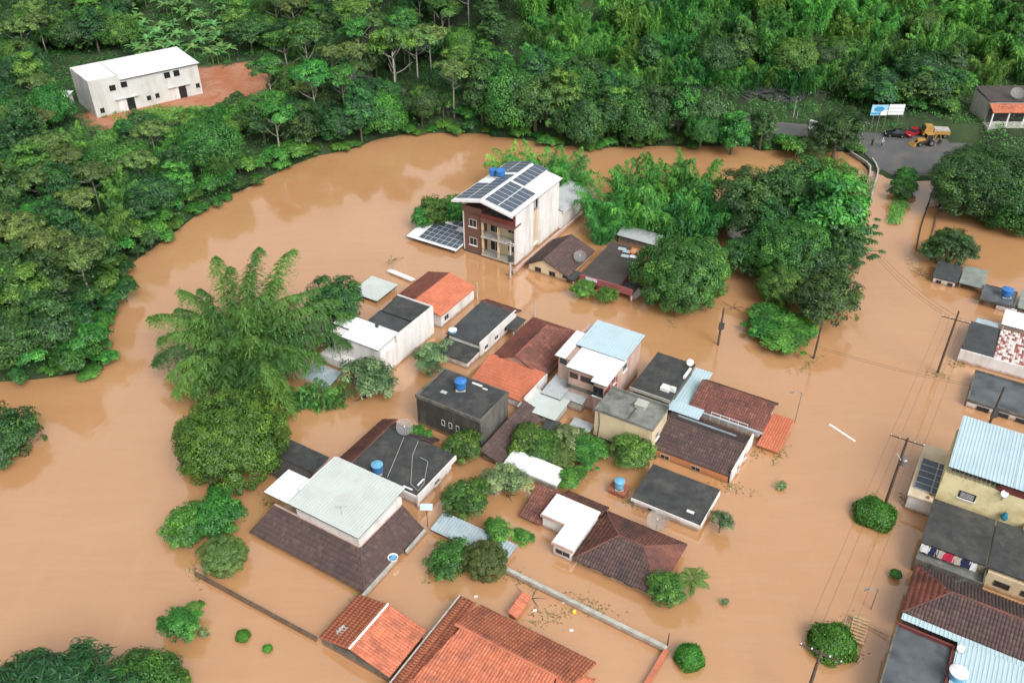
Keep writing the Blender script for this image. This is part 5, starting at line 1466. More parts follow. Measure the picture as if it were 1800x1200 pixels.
def dome(seed, rx, rz, nclump=170, per=90, cr=.8, leaf=.15, asp=.45, low=-.55, rough=.16, tvar=.22, core=.35):
    """full rounded crown: leafy clumps spread evenly over an uneven ellipsoid, with leaves filling its inside"""
    rg = np.random.default_rng(seed)
    i = np.arange(nclump)+.5; zz = 1-(1-low)*i/nclump; ph = i*2.39996
    d = np.stack([np.sqrt(np.maximum(0, 1-zz*zz))*np.cos(ph), np.sqrt(np.maximum(0, 1-zz*zz))*np.sin(ph), zz], 1)
    d = unit(d+rg.normal(0, .12, d.shape))
    a = rg.uniform(0, 6.28, 6)
    bump = 1+rough*(np.sin(d[:, 0]*3.1+a[0])*np.cos(d[:, 1]*2.7+a[1])+.6*np.sin(d[:, 2]*4.3+d[:, 0]*2.2+a[2])+.5*np.sin(d[:, 1]*6+a[3]))+rg.normal(0, .055, nclump)
    cc = d*bump[:, None]*np.array([rx-cr*.5, rx-cr*.5, rz-cr*.5])
    rad = cr*rg.uniform(.65, 1.3, nclump); ct = np.clip(.46+rg.normal(0, tvar, nclump), 0, 1)
    k = nclump*per; ci = np.repeat(np.arange(nclump), per)
    dv = unit(sph(k, rg)+d[ci]*.55)
    C = cc[ci]+dv*rad[ci][:, None]*np.array([1, 1, .85])*rg.uniform(.6, 1.05, (k, 1))
    N = dv*.8+d[ci]*.5+np.array([0, 0, .55])+rg.normal(0, .4, (k, 3))
    T = np.clip(ct[ci]+rg.normal(0, .1, k), 0, 1)
    A = leaves(C, N, leaf*rg.uniform(.65, 1.35, k), asp, T, rg)
    m = int(k*core); di = sph(m, rg); di[:, 2] = np.where(di[:, 2] < low, -di[:, 2], di[:, 2])
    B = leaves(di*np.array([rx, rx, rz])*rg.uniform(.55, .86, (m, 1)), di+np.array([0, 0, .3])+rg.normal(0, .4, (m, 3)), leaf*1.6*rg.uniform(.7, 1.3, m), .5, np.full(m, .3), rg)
    return cat([A, B])
def trunk_mesh(seed, h, r, spread, limbs=5, rise=.5, mat='bark', lean=0):
    rg = random.Random(seed); mb = MB()
    top = (lean, 0, h)
    mb.tube([(0, 0, -1.0), (r*.3, 0, h*.35), (lean*.6, r*.4, h*.7), top], [r*1.25, r, r*.8, r*.6], 7)
    for k in range(limbs):
        a = 2*math.pi*k/limbs+rg.uniform(-.4, .4); l = spread*rg.uniform(.55, .95); z0 = h*rg.uniform(.6, .98)
        p0 = (lean*z0/h, 0, z0); p2 = (p0[0]+math.cos(a)*l, math.sin(a)*l, z0+spread*rise*rg.uniform(.6, 1.2))
        p1 = ((p0[0]+p2[0])/2*1.0, p2[1]*.5, (p0[2]+p2[2])/2-spread*.06)
        mb.tube([p0, p1, p2], [r*.5, r*.33, r*.12], 5)
    return mb.mesh('trunk', MT[mat], True)
cat_ = cat
PROTO = {}
def proto(key, crown_arr, mat, cz, th, tr, spread, bark='bark', limbs=5, lean=0, seed=1):
    """tree kind: crown mesh lifted to height cz and its trunk"""
    V, F, T = crown_arr
    V = V+np.array([0, 0, cz])
    me = np_mesh('crown', V, F, LM[mat], {'tint': T})
    tm = trunk_mesh(seed, th, tr, spread, limbs, .5, bark, lean) if th else None
    PROTO[key] = (me, tm, cz, float(np.percentile(np.abs(V[:, 0]), 97)), float(np.percentile(V[:, 2], 99)))
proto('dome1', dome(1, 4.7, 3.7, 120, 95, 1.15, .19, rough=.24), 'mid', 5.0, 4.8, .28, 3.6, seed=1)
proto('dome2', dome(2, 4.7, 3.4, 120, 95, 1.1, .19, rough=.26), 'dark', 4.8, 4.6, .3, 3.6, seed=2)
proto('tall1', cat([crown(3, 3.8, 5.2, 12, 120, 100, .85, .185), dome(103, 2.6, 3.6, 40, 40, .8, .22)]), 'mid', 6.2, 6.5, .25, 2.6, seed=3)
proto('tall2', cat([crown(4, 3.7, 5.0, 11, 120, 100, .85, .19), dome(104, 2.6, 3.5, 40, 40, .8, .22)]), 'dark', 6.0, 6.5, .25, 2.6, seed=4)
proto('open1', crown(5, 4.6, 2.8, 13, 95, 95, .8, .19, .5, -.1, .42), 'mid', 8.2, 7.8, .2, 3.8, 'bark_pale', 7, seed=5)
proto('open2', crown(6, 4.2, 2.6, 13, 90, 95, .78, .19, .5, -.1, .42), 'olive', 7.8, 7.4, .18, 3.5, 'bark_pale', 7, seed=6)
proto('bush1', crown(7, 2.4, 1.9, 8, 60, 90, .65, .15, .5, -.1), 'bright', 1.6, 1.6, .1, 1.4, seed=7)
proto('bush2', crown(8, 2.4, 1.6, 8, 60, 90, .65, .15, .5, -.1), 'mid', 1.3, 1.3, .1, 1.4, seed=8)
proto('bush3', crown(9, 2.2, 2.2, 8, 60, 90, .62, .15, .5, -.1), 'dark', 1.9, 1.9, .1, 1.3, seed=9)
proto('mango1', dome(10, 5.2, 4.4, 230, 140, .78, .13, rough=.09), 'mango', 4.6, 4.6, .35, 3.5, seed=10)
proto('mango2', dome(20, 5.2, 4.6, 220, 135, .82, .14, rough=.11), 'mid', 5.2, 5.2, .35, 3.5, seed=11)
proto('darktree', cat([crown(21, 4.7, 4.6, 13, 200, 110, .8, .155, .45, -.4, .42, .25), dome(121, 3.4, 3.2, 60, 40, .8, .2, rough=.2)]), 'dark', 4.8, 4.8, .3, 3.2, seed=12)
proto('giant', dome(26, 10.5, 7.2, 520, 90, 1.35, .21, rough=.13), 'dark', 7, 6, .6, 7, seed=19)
proto('sapling', cat([crown(22, 1.8, 1.8, 10, 80, 90, .42, .085, .5, -.45, .45, .28), dome(122, 1.2, 1.2, 30, 40, .35, .1)]), 'mid', 2.2, 2.2, .07, 1.1, seed=13)
proto('citrus', cat([crown(23, 1.8, 1.6, 10, 80, 90, .42, .085, .5, -.45, .45, .28), dome(123, 1.2, 1.1, 30, 40, .35, .1)]), 'bright', 1.8, 1.8, .08, 1.1, seed=14)
proto('greyshrub', crown(24, 2.0, 1.5, 9, 80, 110, .42, .085, .4, -.3, .48, .28), 'grey', 1.9, 1.9, .08, 1.3, limbs=7, seed=15)
proto('fuzzy', dome(25, 1.9, 1.6, 120, 120, .3, .065, .3, rough=.07, tvar=.15), 'olive', 1.5, 1.5, .1, 1.2, seed=16)
def ball(seed, r, n=9000, leaf=.075):
    rg = np.random.default_rng(seed); d = sph(n, rg); d[:, 2] = np.where(d[:, 2] < -.5, -d[:, 2], d[:, 2])
    bump = 1+.09*np.sin(d[:, 0]*5+1)*np.cos(d[:, 1]*4)+.07*np.sin(d[:, 2]*9+d[:, 0]*5)+np.where(rg.uniform(size=n) < .04, rg.uniform(.05, .16, n), 0)
    C = d*(r*bump*rg.uniform(.86, 1.02, n))[:, None]*np.array([1, 1, .9])
    return leaves(C, d+rg.normal(0, .45, (n, 3)), leaf*rg.uniform(.7, 1.4, n), .5, np.clip(.45+.18*d[:, 2]*0+rg.normal(0, .22, n), 0, 1), rg)
proto('ficus', ball(30, 1.0, 7000, .06), 'ficus', .75, .6, .07, .5, seed=17)
proto('spiky', crown(31, 4.6, 2.9, 12, 240, 130, .65, .24, .16, -.3, .5, .22, .2), 'dark', 2.8, 2.6, .3, 2.8, seed=18)

def place(name, key, loc, s, label, group=None, cat='tree', sz=None, rz=None, mat=None):
    """one plant: Empty at its foot with crown and trunk"""
    me, tm, cz, w, hgt_ = PROTO[key]
    t = empty(name, loc, vr.uniform(0, 6.28) if rz is None else rz); t.scale = (s, s, sz or s)
    tag(t, label, cat, group)
    link('crown', me, t)
    if tm: link('trunk', tm, t)
    return t
def tree_px(name, key, cx, cy, zc, wpx, label, group=None, cat='tree', hs=1.0, base=0.0, rz=None):
    """plant whose crown centre is seen at (cx, cy), zc metres up, wpx photo pixels wide"""
    me, tm, cz, w, hh = PROTO[key]
    p = P(cx, cy, zc); s = wpx*mpp(cx, cy, zc)/(2*w)
    return place(name, key, (p.x, p.y, zc-s*hs*cz), s, label, group, cat, s*hs, rz)

# ---------------------------------------------------------------- bamboo
def culm_path(base, az, L, bend, n=14):
    """stem that rises and arches over; returns points"""
    p = np.array(base, float); out = [p.copy()]; ang = R(88)
    for i in range(n):
        t = i/n
        ang -= bend*(t**1.6)/n*2.6
        d = np.array([math.cos(az)*math.cos(ang), math.sin(az)*math.cos(ang), math.sin(ang)])
        p = p+d*L/n; out.append(p.copy())
    return np.array(out)
def plume(path, rg, t0=.3, step=.30, br=1.25, nleaf=7, leaf=.30, asp=.17, tint=.5, tw=.18, full=False):
    """foliage of one culm: drooping side sprays of narrow leaves along the upper stem"""
    seg = np.linalg.norm(np.diff(path, axis=0), axis=1); cum = np.concatenate([[0], np.cumsum(seg)]); L = cum[-1]
    ss = np.arange(L*t0, L, step)
    Pn = np.stack([np.interp(ss, cum, path[:, k]) for k in range(3)], 1)
    Tn = unit(np.gradient(Pn, axis=0)) if len(Pn) > 1 else np.tile([0, 0, 1.], (len(Pn), 1))
    f = (ss/L-t0)/(1-t0)
    reach = br*np.sin(np.clip(f*1.05+.22, 0, 1)*math.pi)**.7*(1-.45*f)
    if full: reach = br*np.clip(.55+1.2*f, 0, 1)*(1-.72*f**4)
    parts_C, parts_N, parts_A, parts_T = [], [], [], []
    for side in range(3):
        az = rg.uniform(0, 2*math.pi, len(ss))
        S = np.stack([np.cos(az), np.sin(az), np.zeros(len(ss))], 1)
        S = unit(S-Tn*np.sum(S*Tn, 1, keepdims=True)*.7)
        rag = rg.uniform(.55, 1.3, len(ss)) if full else 1.0
        for j in range(nleaf):
            q = (j+.6)/nleaf*rg.uniform(.85, 1.15, len(ss))*rag
            C = Pn+S*(reach*q)[:, None]+Tn*(reach*.35*q)[:, None]+np.array([0, 0, -.85 if full else -.6])*(reach*q*q)[:, None]+rg.normal(0, .07, (len(ss), 3))
            A = S*.7+np.array([0, 0, -.55-.5*j/nleaf])+Tn*.25+rg.normal(0, .28, (len(ss), 3))
            N = np.array([0, 0, 1.0])+S*.55+rg.normal(0, .3, (len(ss), 3))
            parts_C.append(C); parts_N.append(N); parts_A.append(A)
            parts_T.append(np.clip(tint+rg.normal(0, tw*.5, len(ss))+.18*f, 0, 1))
    C = np.vstack(parts_C); k = len(C)
    return leaves(C, np.vstack(parts_N), leaf*rg.uniform(.7, 1.3, k), asp, np.concatenate(parts_T), rg, np.vstack(parts_A), .1)
def bamboo(name, base, n, L, rad, label, mat='bamboo', seed=0, bend=(.5, 1.7), group=None, cat='bamboo', step=.3, leaf=.3, nleaf=7, br=1.25, specs=None, asp=.17):
    rg = np.random.default_rng(seed); fol, st = [], MB()
    for k in range(n):
        if specs and k < len(specs): az, l, bd = specs[k]
        else: az, l, bd = 2*math.pi*k/n*3.07+rg.uniform(-.4, .4), L*rg.uniform(.62, 1.08), rg.uniform(*bend)
        b = (rad*rg.uniform(.2, 1)*math.cos(az), rad*rg.uniform(.2, 1)*math.sin(az), 0)
        pa = culm_path(b, az, l, bd)
        fol.append(plume(pa, rg, rg.uniform(.16, .36), step, br*rg.uniform(.8, 1.2), nleaf, leaf, asp, tint=np.clip(.4+rg.normal(0, .2), .05, .85), full=True))
        st.tube([tuple(p) for p in pa[::2]], list(np.linspace(.06, .012, len(pa[::2]))), 4, False)
    V, F, T = cat_(fol)
    me = np_mesh('foliage', V, F, LM[mat], {'tint': T}); sm = st.mesh('stems', MT['culm'])
    if base is None: return me, sm
    t = empty(name, base, 0); tag(t, label, cat, group)
    link('foliage', me, t); link('stems', sm, t)
    return t
MT['culm'] = M('green_bamboo_culm', (.1, .16, .05), .6, .2, 2.0)

# the great clump standing in the flood, each culm placed by its plume
b0 = P(432, 660, 0)
def aim(x, y, z, b=b0):
    q = P(x, y, z); return math.atan2(q.y-b.y, q.x-b.x), math.hypot(q.x-b.x, q.y-b.y)
TIPS = ((378,452,12.5),(457,437,14),(518,440,13),(405,470,12),(440,480,12),(490,490,11),(350,510,10),(315,512,8),(262,560,5.5),(272,640,3),(300,590,6),(340,560,8),(280,600,4.5),(335,690,2.5),(390,560,10.5),(430,540,11.5),
        (470,520,12),(520,520,10),(560,510,8.5),(600,530,6.5),(628,560,4.5),(615,605,3.5),(590,575,6),(560,600,5.5),(530,570,8),(500,560,9.5),(480,610,8.5),(450,600,9.5),(410,610,9),(370,610,7.5),(350,650,5.5),(400,660,6),(450,660,6),
        (500,650,5.5),(540,650,4),(570,640,3),(480,700,3),(512,728,1.5),(440,710,3.5),(390,700,3.5),(345,700,3),(310,545,7),(365,540,9),(545,545,8),(300,665,2.5))
rgb = np.random.default_rng(3); fol, st = [], MB()
TIPS += tuple((rgb.uniform(310, 575), rgb.uniform(520, 700), 0) for k in range(22))
for k, (x, y, z) in enumerate(TIPS):
    if z == 0: z = 2+8*max(0, 1-abs(x-450)/170)*(1-(y-520)/260)
    q = P(x, y, z); tip = np.array([q.x-b0.x, q.y-b0.y, z+.3]); hd = np.hypot(tip[0], tip[1])
    bs_ = tip*np.array([1, 1, 0])*min(.5, 4.6/max(hd, .1))*rgb.uniform(.35, 1)
    hgt_t = max(z, 4.5+.25*hd)
    ct_ = bs_+(tip-bs_)*np.array([.3, .3, 0])+np.array([0, 0, hgt_t*(1.05 if z > 9 else 1.25)])
    tt_ = np.linspace(0, 1, 15)[:, None]
    pa = (1-tt_)**2*bs_+2*tt_*(1-tt_)*ct_+tt_**2*tip
    fol.append(plume(pa, rgb, rgb.uniform(.10, .2), .125, 1.75*rgb.uniform(.8, 1.2), 13, .23, .2, tint=np.clip(.5+rgb.normal(0, .2), .08, .9), full=True))
    st.tube([tuple(p) for p in pa[::2]], list(np.linspace(.06, .012, len(pa[::2]))), 4, False)
V, F, T = cat_(fol)
t = empty('giant_bamboo', (b0.x, b0.y, -.2)); tag(t, 'huge bamboo clump with arching plumes standing in the flood on the left', 'bamboo')
link('foliage', np_mesh('foliage', V, F, LM['bamboo'], {'tint': T}), t); link('stems', st.mesh('stems', MT['culm']), t)
# a bank of low bamboo between it and the white house
bm1 = bamboo('x', None, 16, 5.5, 1.2, '', 'bamboo', 9, (1.0, 1.9), step=.28, br=1.0)
def place_bamboo(name, meshes, loc, s, label, group, sz=None):
    t = empty(name, loc, vr.uniform(0, 6.28)); t.scale = (s, s, sz or s); tag(t, label, 'bamboo', group)
    link('foliage', meshes[0], t); link('stems', meshes[1], t); return t
for k, (x, y) in enumerate(((525, 690), (556, 692), (585, 690))):
    p = P(x, y, 1.5); place_bamboo('low_bamboo', bm1, (p.x, p.y, -2.0), .85, 'low arching bamboo hedge between giant clump and small grey shrub', 'low bamboo by the giant clump')
BAM = [bamboo('x', None, 26, 10.5, 2.4, '', 'bamboo', 40, (.9, 2.0), step=.24, leaf=.22, nleaf=12, br=1.35, asp=.2),
       bamboo('x', None, 26, 11, 2.2, '', 'bamboo_lt', 41, (.6, 1.7), step=.24, leaf=.22, nleaf=12, br=1.3, asp=.2),
       bamboo('x', None, 30, 9.5, 2.6, '', 'bamboo_lt', 42, (.9, 2.0), step=.24, leaf=.21, nleaf=12, br=1.3, asp=.2)]

# bamboo groves in the water by the apartment building
for k, (x, y, z, s, m, lb) in enumerate((
        (905, 262, 7.5, .95, 2, 'feathery bamboo rising left of the solar roof ridge'),
        (955, 272, 7.5, 1.1, 2, 'broad feathery bamboo behind the solar roof'),
        (1000, 300, 5.5, .95, 0, 'dark feathery bamboo right of the solar roof'),
        (1065, 340, 5.5, .95, 2, 'bushy bamboo nearest the rear store'),
        (1110, 310, 7.0, 1.0, 1, 'pale bamboo at the left of the flooded grove'),
        (1165, 300, 8, 1.1, 1, 'tall pale bamboo in the middle of the flooded grove'),
        (1225, 305, 8, 1.1, 1, 'tall pale bamboo at the right of the flooded grove'),
        (1265, 330, 6.5, .95, 2, 'pale bamboo beside the dark roadside grove'),
        (1120, 360, 5, .95, 2, 'drooping bamboo above the ruined shed'),
        (1175, 365, 5.5, 1.0, 0, 'dark bamboo at the heart of the flooded grove'),
        (1235, 370, 5.5, 1.0, 0, 'dark bamboo behind the mango tree'),
        (1060, 392, 3.2, .65, 0, 'low bamboo beside the cream gabled house'))):
    p = P(x, y, z); place_bamboo('bamboo_clump', BAM[m], (p.x, p.y, -1.4), s, lb, 'flooded bamboo grove')
# bamboo beside the giant clump toward the canopy
tree_px('broadleaf_tree', 'darktree', 590, 535, 3.5, 85, 'dark broadleaf tree between giant bamboo and white canopy')

# ---------------------------------------------------------------- trees standing in the flood
T_ = tree_px
T_('mango_tree', 'mango1', 404, 772, 3.4, 180, 'big round mango tree left of the dark low sheds', None, 'tree', .95)
T_('mango_tree', 'mango2', 1200, 484, 4.3, 152, 'broad mango tree between red walled house and power pole', None, 'tree', 1.0)
T_('broadleaf_tree', 'mango1', 1455, 345, 7.5, 126, 'bright green topped tree at the far end of the roadside grove', None, 'tree', 1.1)
T_('broadleaf_tree', 'darktree', 1395, 340, 7.5, 114, 'tall dark tree left of the bright green topped tree')
T_('broadleaf_tree', 'darktree', 1330, 370, 5.5, 132, 'dark tree at the left end of the roadside grove')
T_('broadleaf_tree', 'tall1', 1450, 400, 6.0, 126, 'dark tree in the middle of the roadside grove')
T_('broadleaf_tree', 'mango2', 1385, 445, 5.0, 132, 'dark green tree at the heart of the roadside grove')
T_('broadleaf_tree', 'dome2', 1440, 470, 5.0, 120, 'dense tree beside the leaning poles of the grove')
T_('broadleaf_tree', 'mango2', 1375, 500, 3.0, 84, 'mid green tree above the floating creepers')
T_('broadleaf_tree', 'darktree', 1450, 530, 3.5, 96, 'dark tree overhanging the street at the near end of the grove')
T_('broadleaf_tree', 'darktree', 1310, 455, 3.0, 72, 'round dark bush behind the mango tree')
T_('broadleaf_tree', 'tall2', 1350, 415, 4.5, 75, 'upright dark tree in the left middle of the roadside grove')
T_('broadleaf_tree', 'dome2', 1415, 385, 6.0, 85, 'spreading dark tree behind the heart of the roadside grove')
T_('broadleaf_tree', 'tall2', 1480, 440, 5.0, 60, 'narrow dark tree at the street side of the roadside grove')
for k, (x, y, w_, key) in enumerate(((1330, 580, 75, 'bush1'), (1375, 592, 80, 'bush1'), (1410, 570, 70, 'bush1'), (1400, 610, 60, 'bush1'), (1350, 560, 60, 'bush2'))):
    T_('creeper_bush', key, x, y, .9, w_, ['creeper covered mound at the left end of the floating green', 'bright creeper mound in the middle of the floating green', 'creeper mound against the grove trees', 'creeper mound at the street tip of the floating green', 'darker creeper mound behind the floating green'][k], 'floating creepers by the grove', 'bush', .55, -.3)
T_('broadleaf_tree', 'giant', 1750, 322, 5.0, 205, 'huge dark tree at the upper right beside the junction', None, 'tree', .78)
T_('broadleaf_tree', 'dome1', 1800, 360, 4.0, 130, 'lower tree under the huge dark tree at the right edge')
T_('broadleaf_tree', 'darktree', 1675, 437, 2.6, 68, 'lone street tree above the slate roofed house')
T_('shrub', 'bush3', 1640, 448, 1.0, 36, 'small shrub left of the lone street tree', None, 'bush')
for k, (x, y, w_) in enumerate(((760, 378, 55), (795, 365, 42), (740, 385, 36), (803, 378, 40))):
    T_('round_tree', 'sapling', x, y, 2.0, w_, ['dark round tree in the middle of the cluster left of the apartment', 'taller dark tree touching the apartment cluster', 'leftmost low dark tree of the apartment cluster', 'dark tree closest to the apartment wall'][k], 'tree cluster left of the apartment', 'tree')
for k, (x, y, w_, key, l) in enumerate(((1026, 508, 40, 'citrus', 'left one of two round bushes before the red wall'), (1066, 520, 36, 'citrus', 'right one of two round bushes before the red wall'),
        (768, 632, 74, 'greyshrub', 'light leafy tree between long white house and cube house'), (640, 682, 105, 'greyshrub', 'pale straggly tree in the water below the long white house'),
        (812, 787, 60, 'sapling', 'young tree between black roof and maroon tiles'), (742, 762, 45, 'bush1', 'small bush at the foot of the cube house'),
        (818, 878, 72, 'sapling', 'leafy tree left of the tree pair above the blue shed'), (893, 858, 85, 'greyshrub', 'bigger leafy tree beside the long narrow white roof'),
        (873, 933, 50, 'citrus', 'small dense bush at the right end of the blue shed'), (790, 985, 75, 'citrus', 'bright glossy leaved bush in front of the blue shed'),
        (853, 983, 78, 'fuzzy', 'soft grey green round bush in front of the blue shed'), (1112, 797, 66, 'sapling', 'dark round shrub below the yellow cube house'),
        (925, 775, 70, 'citrus', 'leafy tree on the left side of the overgrown yard'), (1170, 1040, 58, 'sapling', 'dark bushy tree at the corner of the hipped roof'),
        (1267, 921, 44, 'greyshrub', 'straggly bush right of the black sheet house'),
        (328, 925, 80, 'citrus', 'papaya like light bush at the left of the open water group'), (380, 910, 78, 'sapling', 'mid green bush at the back of the open water group'), (393, 975, 78, 'fuzzy', 'round soft bush at the front of the open water group'),
        (315, 1098, 66, 'citrus', 'upright bush above the lower left tree mass'), (341, 1070, 34, 'citrus', 'small bush top at the tip of the lower left trees'),
        (160, 1165, 60, 'bush1', 'bright bush between the two lower left trees'), (5, 772, 105, 'darktree', 'dark tree standing in the water at the left edge'))):
    T_('shrub' if w_ < 60 else 'small_tree', key, x, y, 1.3, w_, l, None, 'bush' if w_ < 60 else 'tree', .95, -.2)
T_('spiky_tree', 'spiky', 80, 1262, 2.6, 225, 'dark tree with narrow pointed leaves in the lower left corner')
T_('broadleaf_tree', 'dome1', 245, 1208, 1.8, 150, 'olive green tree in the lower left beside the dark pointed leaved tree', None, 'tree', .8)
T_('broadleaf_tree', 'mango1', 306, 1200, 1.4, 52, 'bright green tree at the bottom edge of the lower left mass')
# street trees clipped into balls
for x, y, w_, l, hs in ((1538, 903, 67, 'clipped round street tree below the transformer pole', .62), (1463, 1131, 76, 'clipped round street tree beside the wooden pallet', .8), (1212, 1155, 48, 'small clipped round tree at the end of the pale wall', .85), (1575, 1008, 19, 'tiny clipped treetop poking out near the washing house', .5)):
    T_('clipped_tree', 'ficus', x, y, .5, w_, l, 'clipped street trees', 'tree', hs, -.15)
# small green tips out of the water
for x, y, w_, key, l in ((1370, 853, 22, 'greyshrub', 'small treetop out of the water right of the brown tile house'), (1272, 1056, 16, 'greyshrub', 'tiny bush tip right of the hipped roof'), (920, 942, 36, 'citrus', 'floating leafy plant near the small dense bush'), (427, 1117, 24, 'ficus', 'tiny round treetop left of the small orange roof'), (470, 1139, 16, 'ficus', 'smallest round treetop by the small orange roof'), (360, 1110, 22, 'greyshrub', 'twiggy tip beside the lower left trees'), (380, 858, 24, 'bush2', 'leafy branch below the round mango tree'), (850, 1110, 1, 'ficus', '')):
    if l: T_('plant_tip', key, x, y, .25, w_, l, 'plant tips out of the water', 'plant', .6, -.2)
# overgrown yard between the houses
for k, (x, y, w_, key, l) in enumerate(((1000, 775, 60, 'greyshrub', 'grey green bush at the top of the overgrown yard'), (1030, 790, 50, 'bush2', 'bush beside the yellow cube wall'), (985, 800, 60, 'olive_', 'dry olive bush in the overgrown yard'), (1040, 815, 44, 'bush1', 'bright vine at the corner of the yellow cube'), (1000, 835, 56, 'bush1', 'bright creeper edge of the overgrown yard'), (950, 790, 60, 'bush2', 'leafy bush next to the long narrow white roof'))):
    T_('yard_bush', 'fuzzy' if key == 'olive_' else key, x, y, .9, w_, l, 'overgrown yard bushes', 'bush', .7, -.2)

# palms
def palm(name, loc, n, L, label, cat='palm', mat='palm', seed=0, trunk_h=2.5, lw=.45, base_el=50, spread=None):
    rg = np.random.default_rng(seed); t = empty(name, loc, rg.uniform(0, 6)); tag(t, label, cat)
    parts = []; st = MB()
    for k in range(n):
        az = 2*math.pi*k/n+rg.uniform(-.2, .2); el = R(base_el+rg.uniform(-25, 25)); p = np.array([0, 0, trunk_h]); pts = [p.copy()]
        for i in range(10):
            el -= .17; p = p+np.array([math.cos(az)*math.cos(el), math.sin(az)*math.cos(el), math.sin(el)])*L/10; pts.append(p.copy())
        pts = np.array(pts); st.tube([tuple(q) for q in pts[::2]], list(np.linspace(.03, .008, 6)), 3, False)
        ss = np.linspace(1, 10, 34); Pn = np.stack([np.interp(ss, np.arange(11), pts[:, c]) for c in range(3)], 1)
        side = np.array([-math.sin(az), math.cos(az), 0]); fwd = unit(np.gradient(Pn, axis=0))
        for sgn in (-1, 1):
            A = fwd*.6+side*sgn+np.array([0, 0, -.35]); ln = lw*np.sin(np.clip(ss/10*math.pi*.93+.2, 0, math.pi))
            C = Pn+unit(A)*ln[:, None]
            parts.append(leaves(C, np.tile([0, 0, 1.], (34, 1))+rg.normal(0, .2, (34, 3)), np.maximum(ln, .05), .14, np.full(34, .45)+rg.normal(0, .1, 34), rg, A, .05))
    V, F, T = cat_(parts); link('fronds', np_mesh('fronds', V, F, LM[mat], {'tint': T}), t); st.build('frond_ribs', MT['culm'], t)
    mb = MB(); mb.tube([(0, 0, -1), (.05, 0, trunk_h*.5), (0, 0, trunk_h+.1)], [.14, .12, .1], 7); mb.build('trunk', MT['bark'], t, True)
    return t
p = P(1218, 1018, 2.2); palm('palm_tree', (p.x, p.y, 0), 13, 2.1, 'small palm with arching fronds beside the hipped tile house', seed=3, trunk_h=2.0, lw=.28)
p = P(333, 950, 1); palm('papaya_tree', (p.x, p.y, 0), 9, 1.2, 'papaya tree with drooping fronds in the open water group', 'tree', 'banana', 4, 1.2, .3)

# umbrella-leaved tree leaning over the street
p = P(1480, 470, 0); t = empty('cecropia_tree', (p.x, p.y, 0)); tag(t, 'slender tree with umbrella shaped leaf clusters leaning over the street', 'tree')
mb = MB(); fol = []; rg = np.random.default_rng(5)
for k in range(26):
    tx, ty = rg.uniform(1482, 1552), rg.uniform(382, 462); q = P(tx, ty, 6.5+rg.uniform(-1.5, 1.5)); tip = np.array([q.x-p.x, q.y-p.y, q.z])
    mid = tip*.55+np.array([0, 0, 1.2])
    mb.tube([(.2*math.sin(k), .2*math.cos(k), -.5 if k < 4 else 2.5), tuple(mid), tuple(tip)], [.09 if k < 4 else .05, .05, .02], 5)
    n_l = 9; a = np.arange(n_l)/n_l*2*math.pi+rg.uniform(0, 1)
    A = np.stack([np.cos(a), np.sin(a), np.full(n_l, -.45)], 1); C = tip+unit(A)*.42
    fol.append(leaves(C, np.tile([0, 0, 1.], (n_l, 1))+A*.4, .42, .36, np.full(n_l, .2), rg, A, .05))
V, F, T = cat_(fol); link('crown', np_mesh('crown', V, F, LM['dark'], {'tint': T}), t); mb.build('trunk', MT['bark_pale'], t)

# banana plants at the top
def banana_mesh(seed):
    rg = np.random.default_rng(seed); V, F, T = [], [], []
    for k in range(9):
        az = 2*math.pi*k/9*1.6+rg.uniform(-.3, .3); el = R(rg.uniform(50, 82)); L = rg.uniform(2.2, 3.2); p = np.array([0, 0, 2.3]); n = 9; tt = rg.uniform(.35, .9)
        for i in range(n+1):
            w = .38*math.sin(min(1, i/n*.98+.06)*math.pi)**.6
            side = np.array([-math.sin(az), math.cos(az), 0]); up = np.array([-math.cos(az)*math.sin(el), -math.sin(az)*math.sin(el), math.cos(el)])
            V += [p-side*w-up*.08, p+up*.05, p+side*w-up*.08]; T += [tt]*3
            if i: q = len(V)-6; F += [(q, q+1, q+4, q+3), (q+1, q+2, q+5, q+4)]
            el -= .19; p = p+np.array([math.cos(az)*math.cos(el), math.sin(az)*math.cos(el), math.sin(el)])*L/n
    return np_mesh('fronds', np.array(V), np.array(F), LM['banana'], {'tint': np.array(T)}, smooth=True)
BAN = [banana_mesh(1), banana_mesh(2)]
bs = MB(); bs.tube([(0, 0, -.5), (0, 0, 2.5)], [.16, .1], 7); BST = bs.mesh('stem', MT['culm'])
BAN_POS = []
def banana_at(x, y, z, s, label, group):
    p = P(x, y, z); zz = hgt(p.x, p.y)
    t = empty('banana_plant', (p.x, p.y, zz), vr.uniform(0, 6.28)); t.scale = (s,)*3; tag(t, label, 'banana plant', group)
    link('fronds', BAN[int(vr.integers(2))], t); link('stem', BST, t); BAN_POS.append((p.x, p.y))
for k in range(95):
    x, y = vr.uniform(228, 405), vr.uniform(-14, 92); banana_at(x, y+10, 4, vr.uniform(.8, 1.25), ('banana plant in the '+('back' if y < 20 else 'middle' if y < 55 else 'front')+' of the plantation, '+('left' if x < 290 else 'centre' if x < 345 else 'right')+' part'), 'banana plantation')
for x, y in ((985, 762), (1010, 768), (1000, 790)):
    p = P(x, y, 0); t = empty('banana_plant', (p.x, p.y, -1.6), vr.uniform(0, 6)); t.scale = (.75,)*3; tag(t, 'banana plant among the bushes of the overgrown yard', 'banana plant', 'bananas in the overgrown yard'); link('fronds', BAN[0], t); link('stem', BST, t)

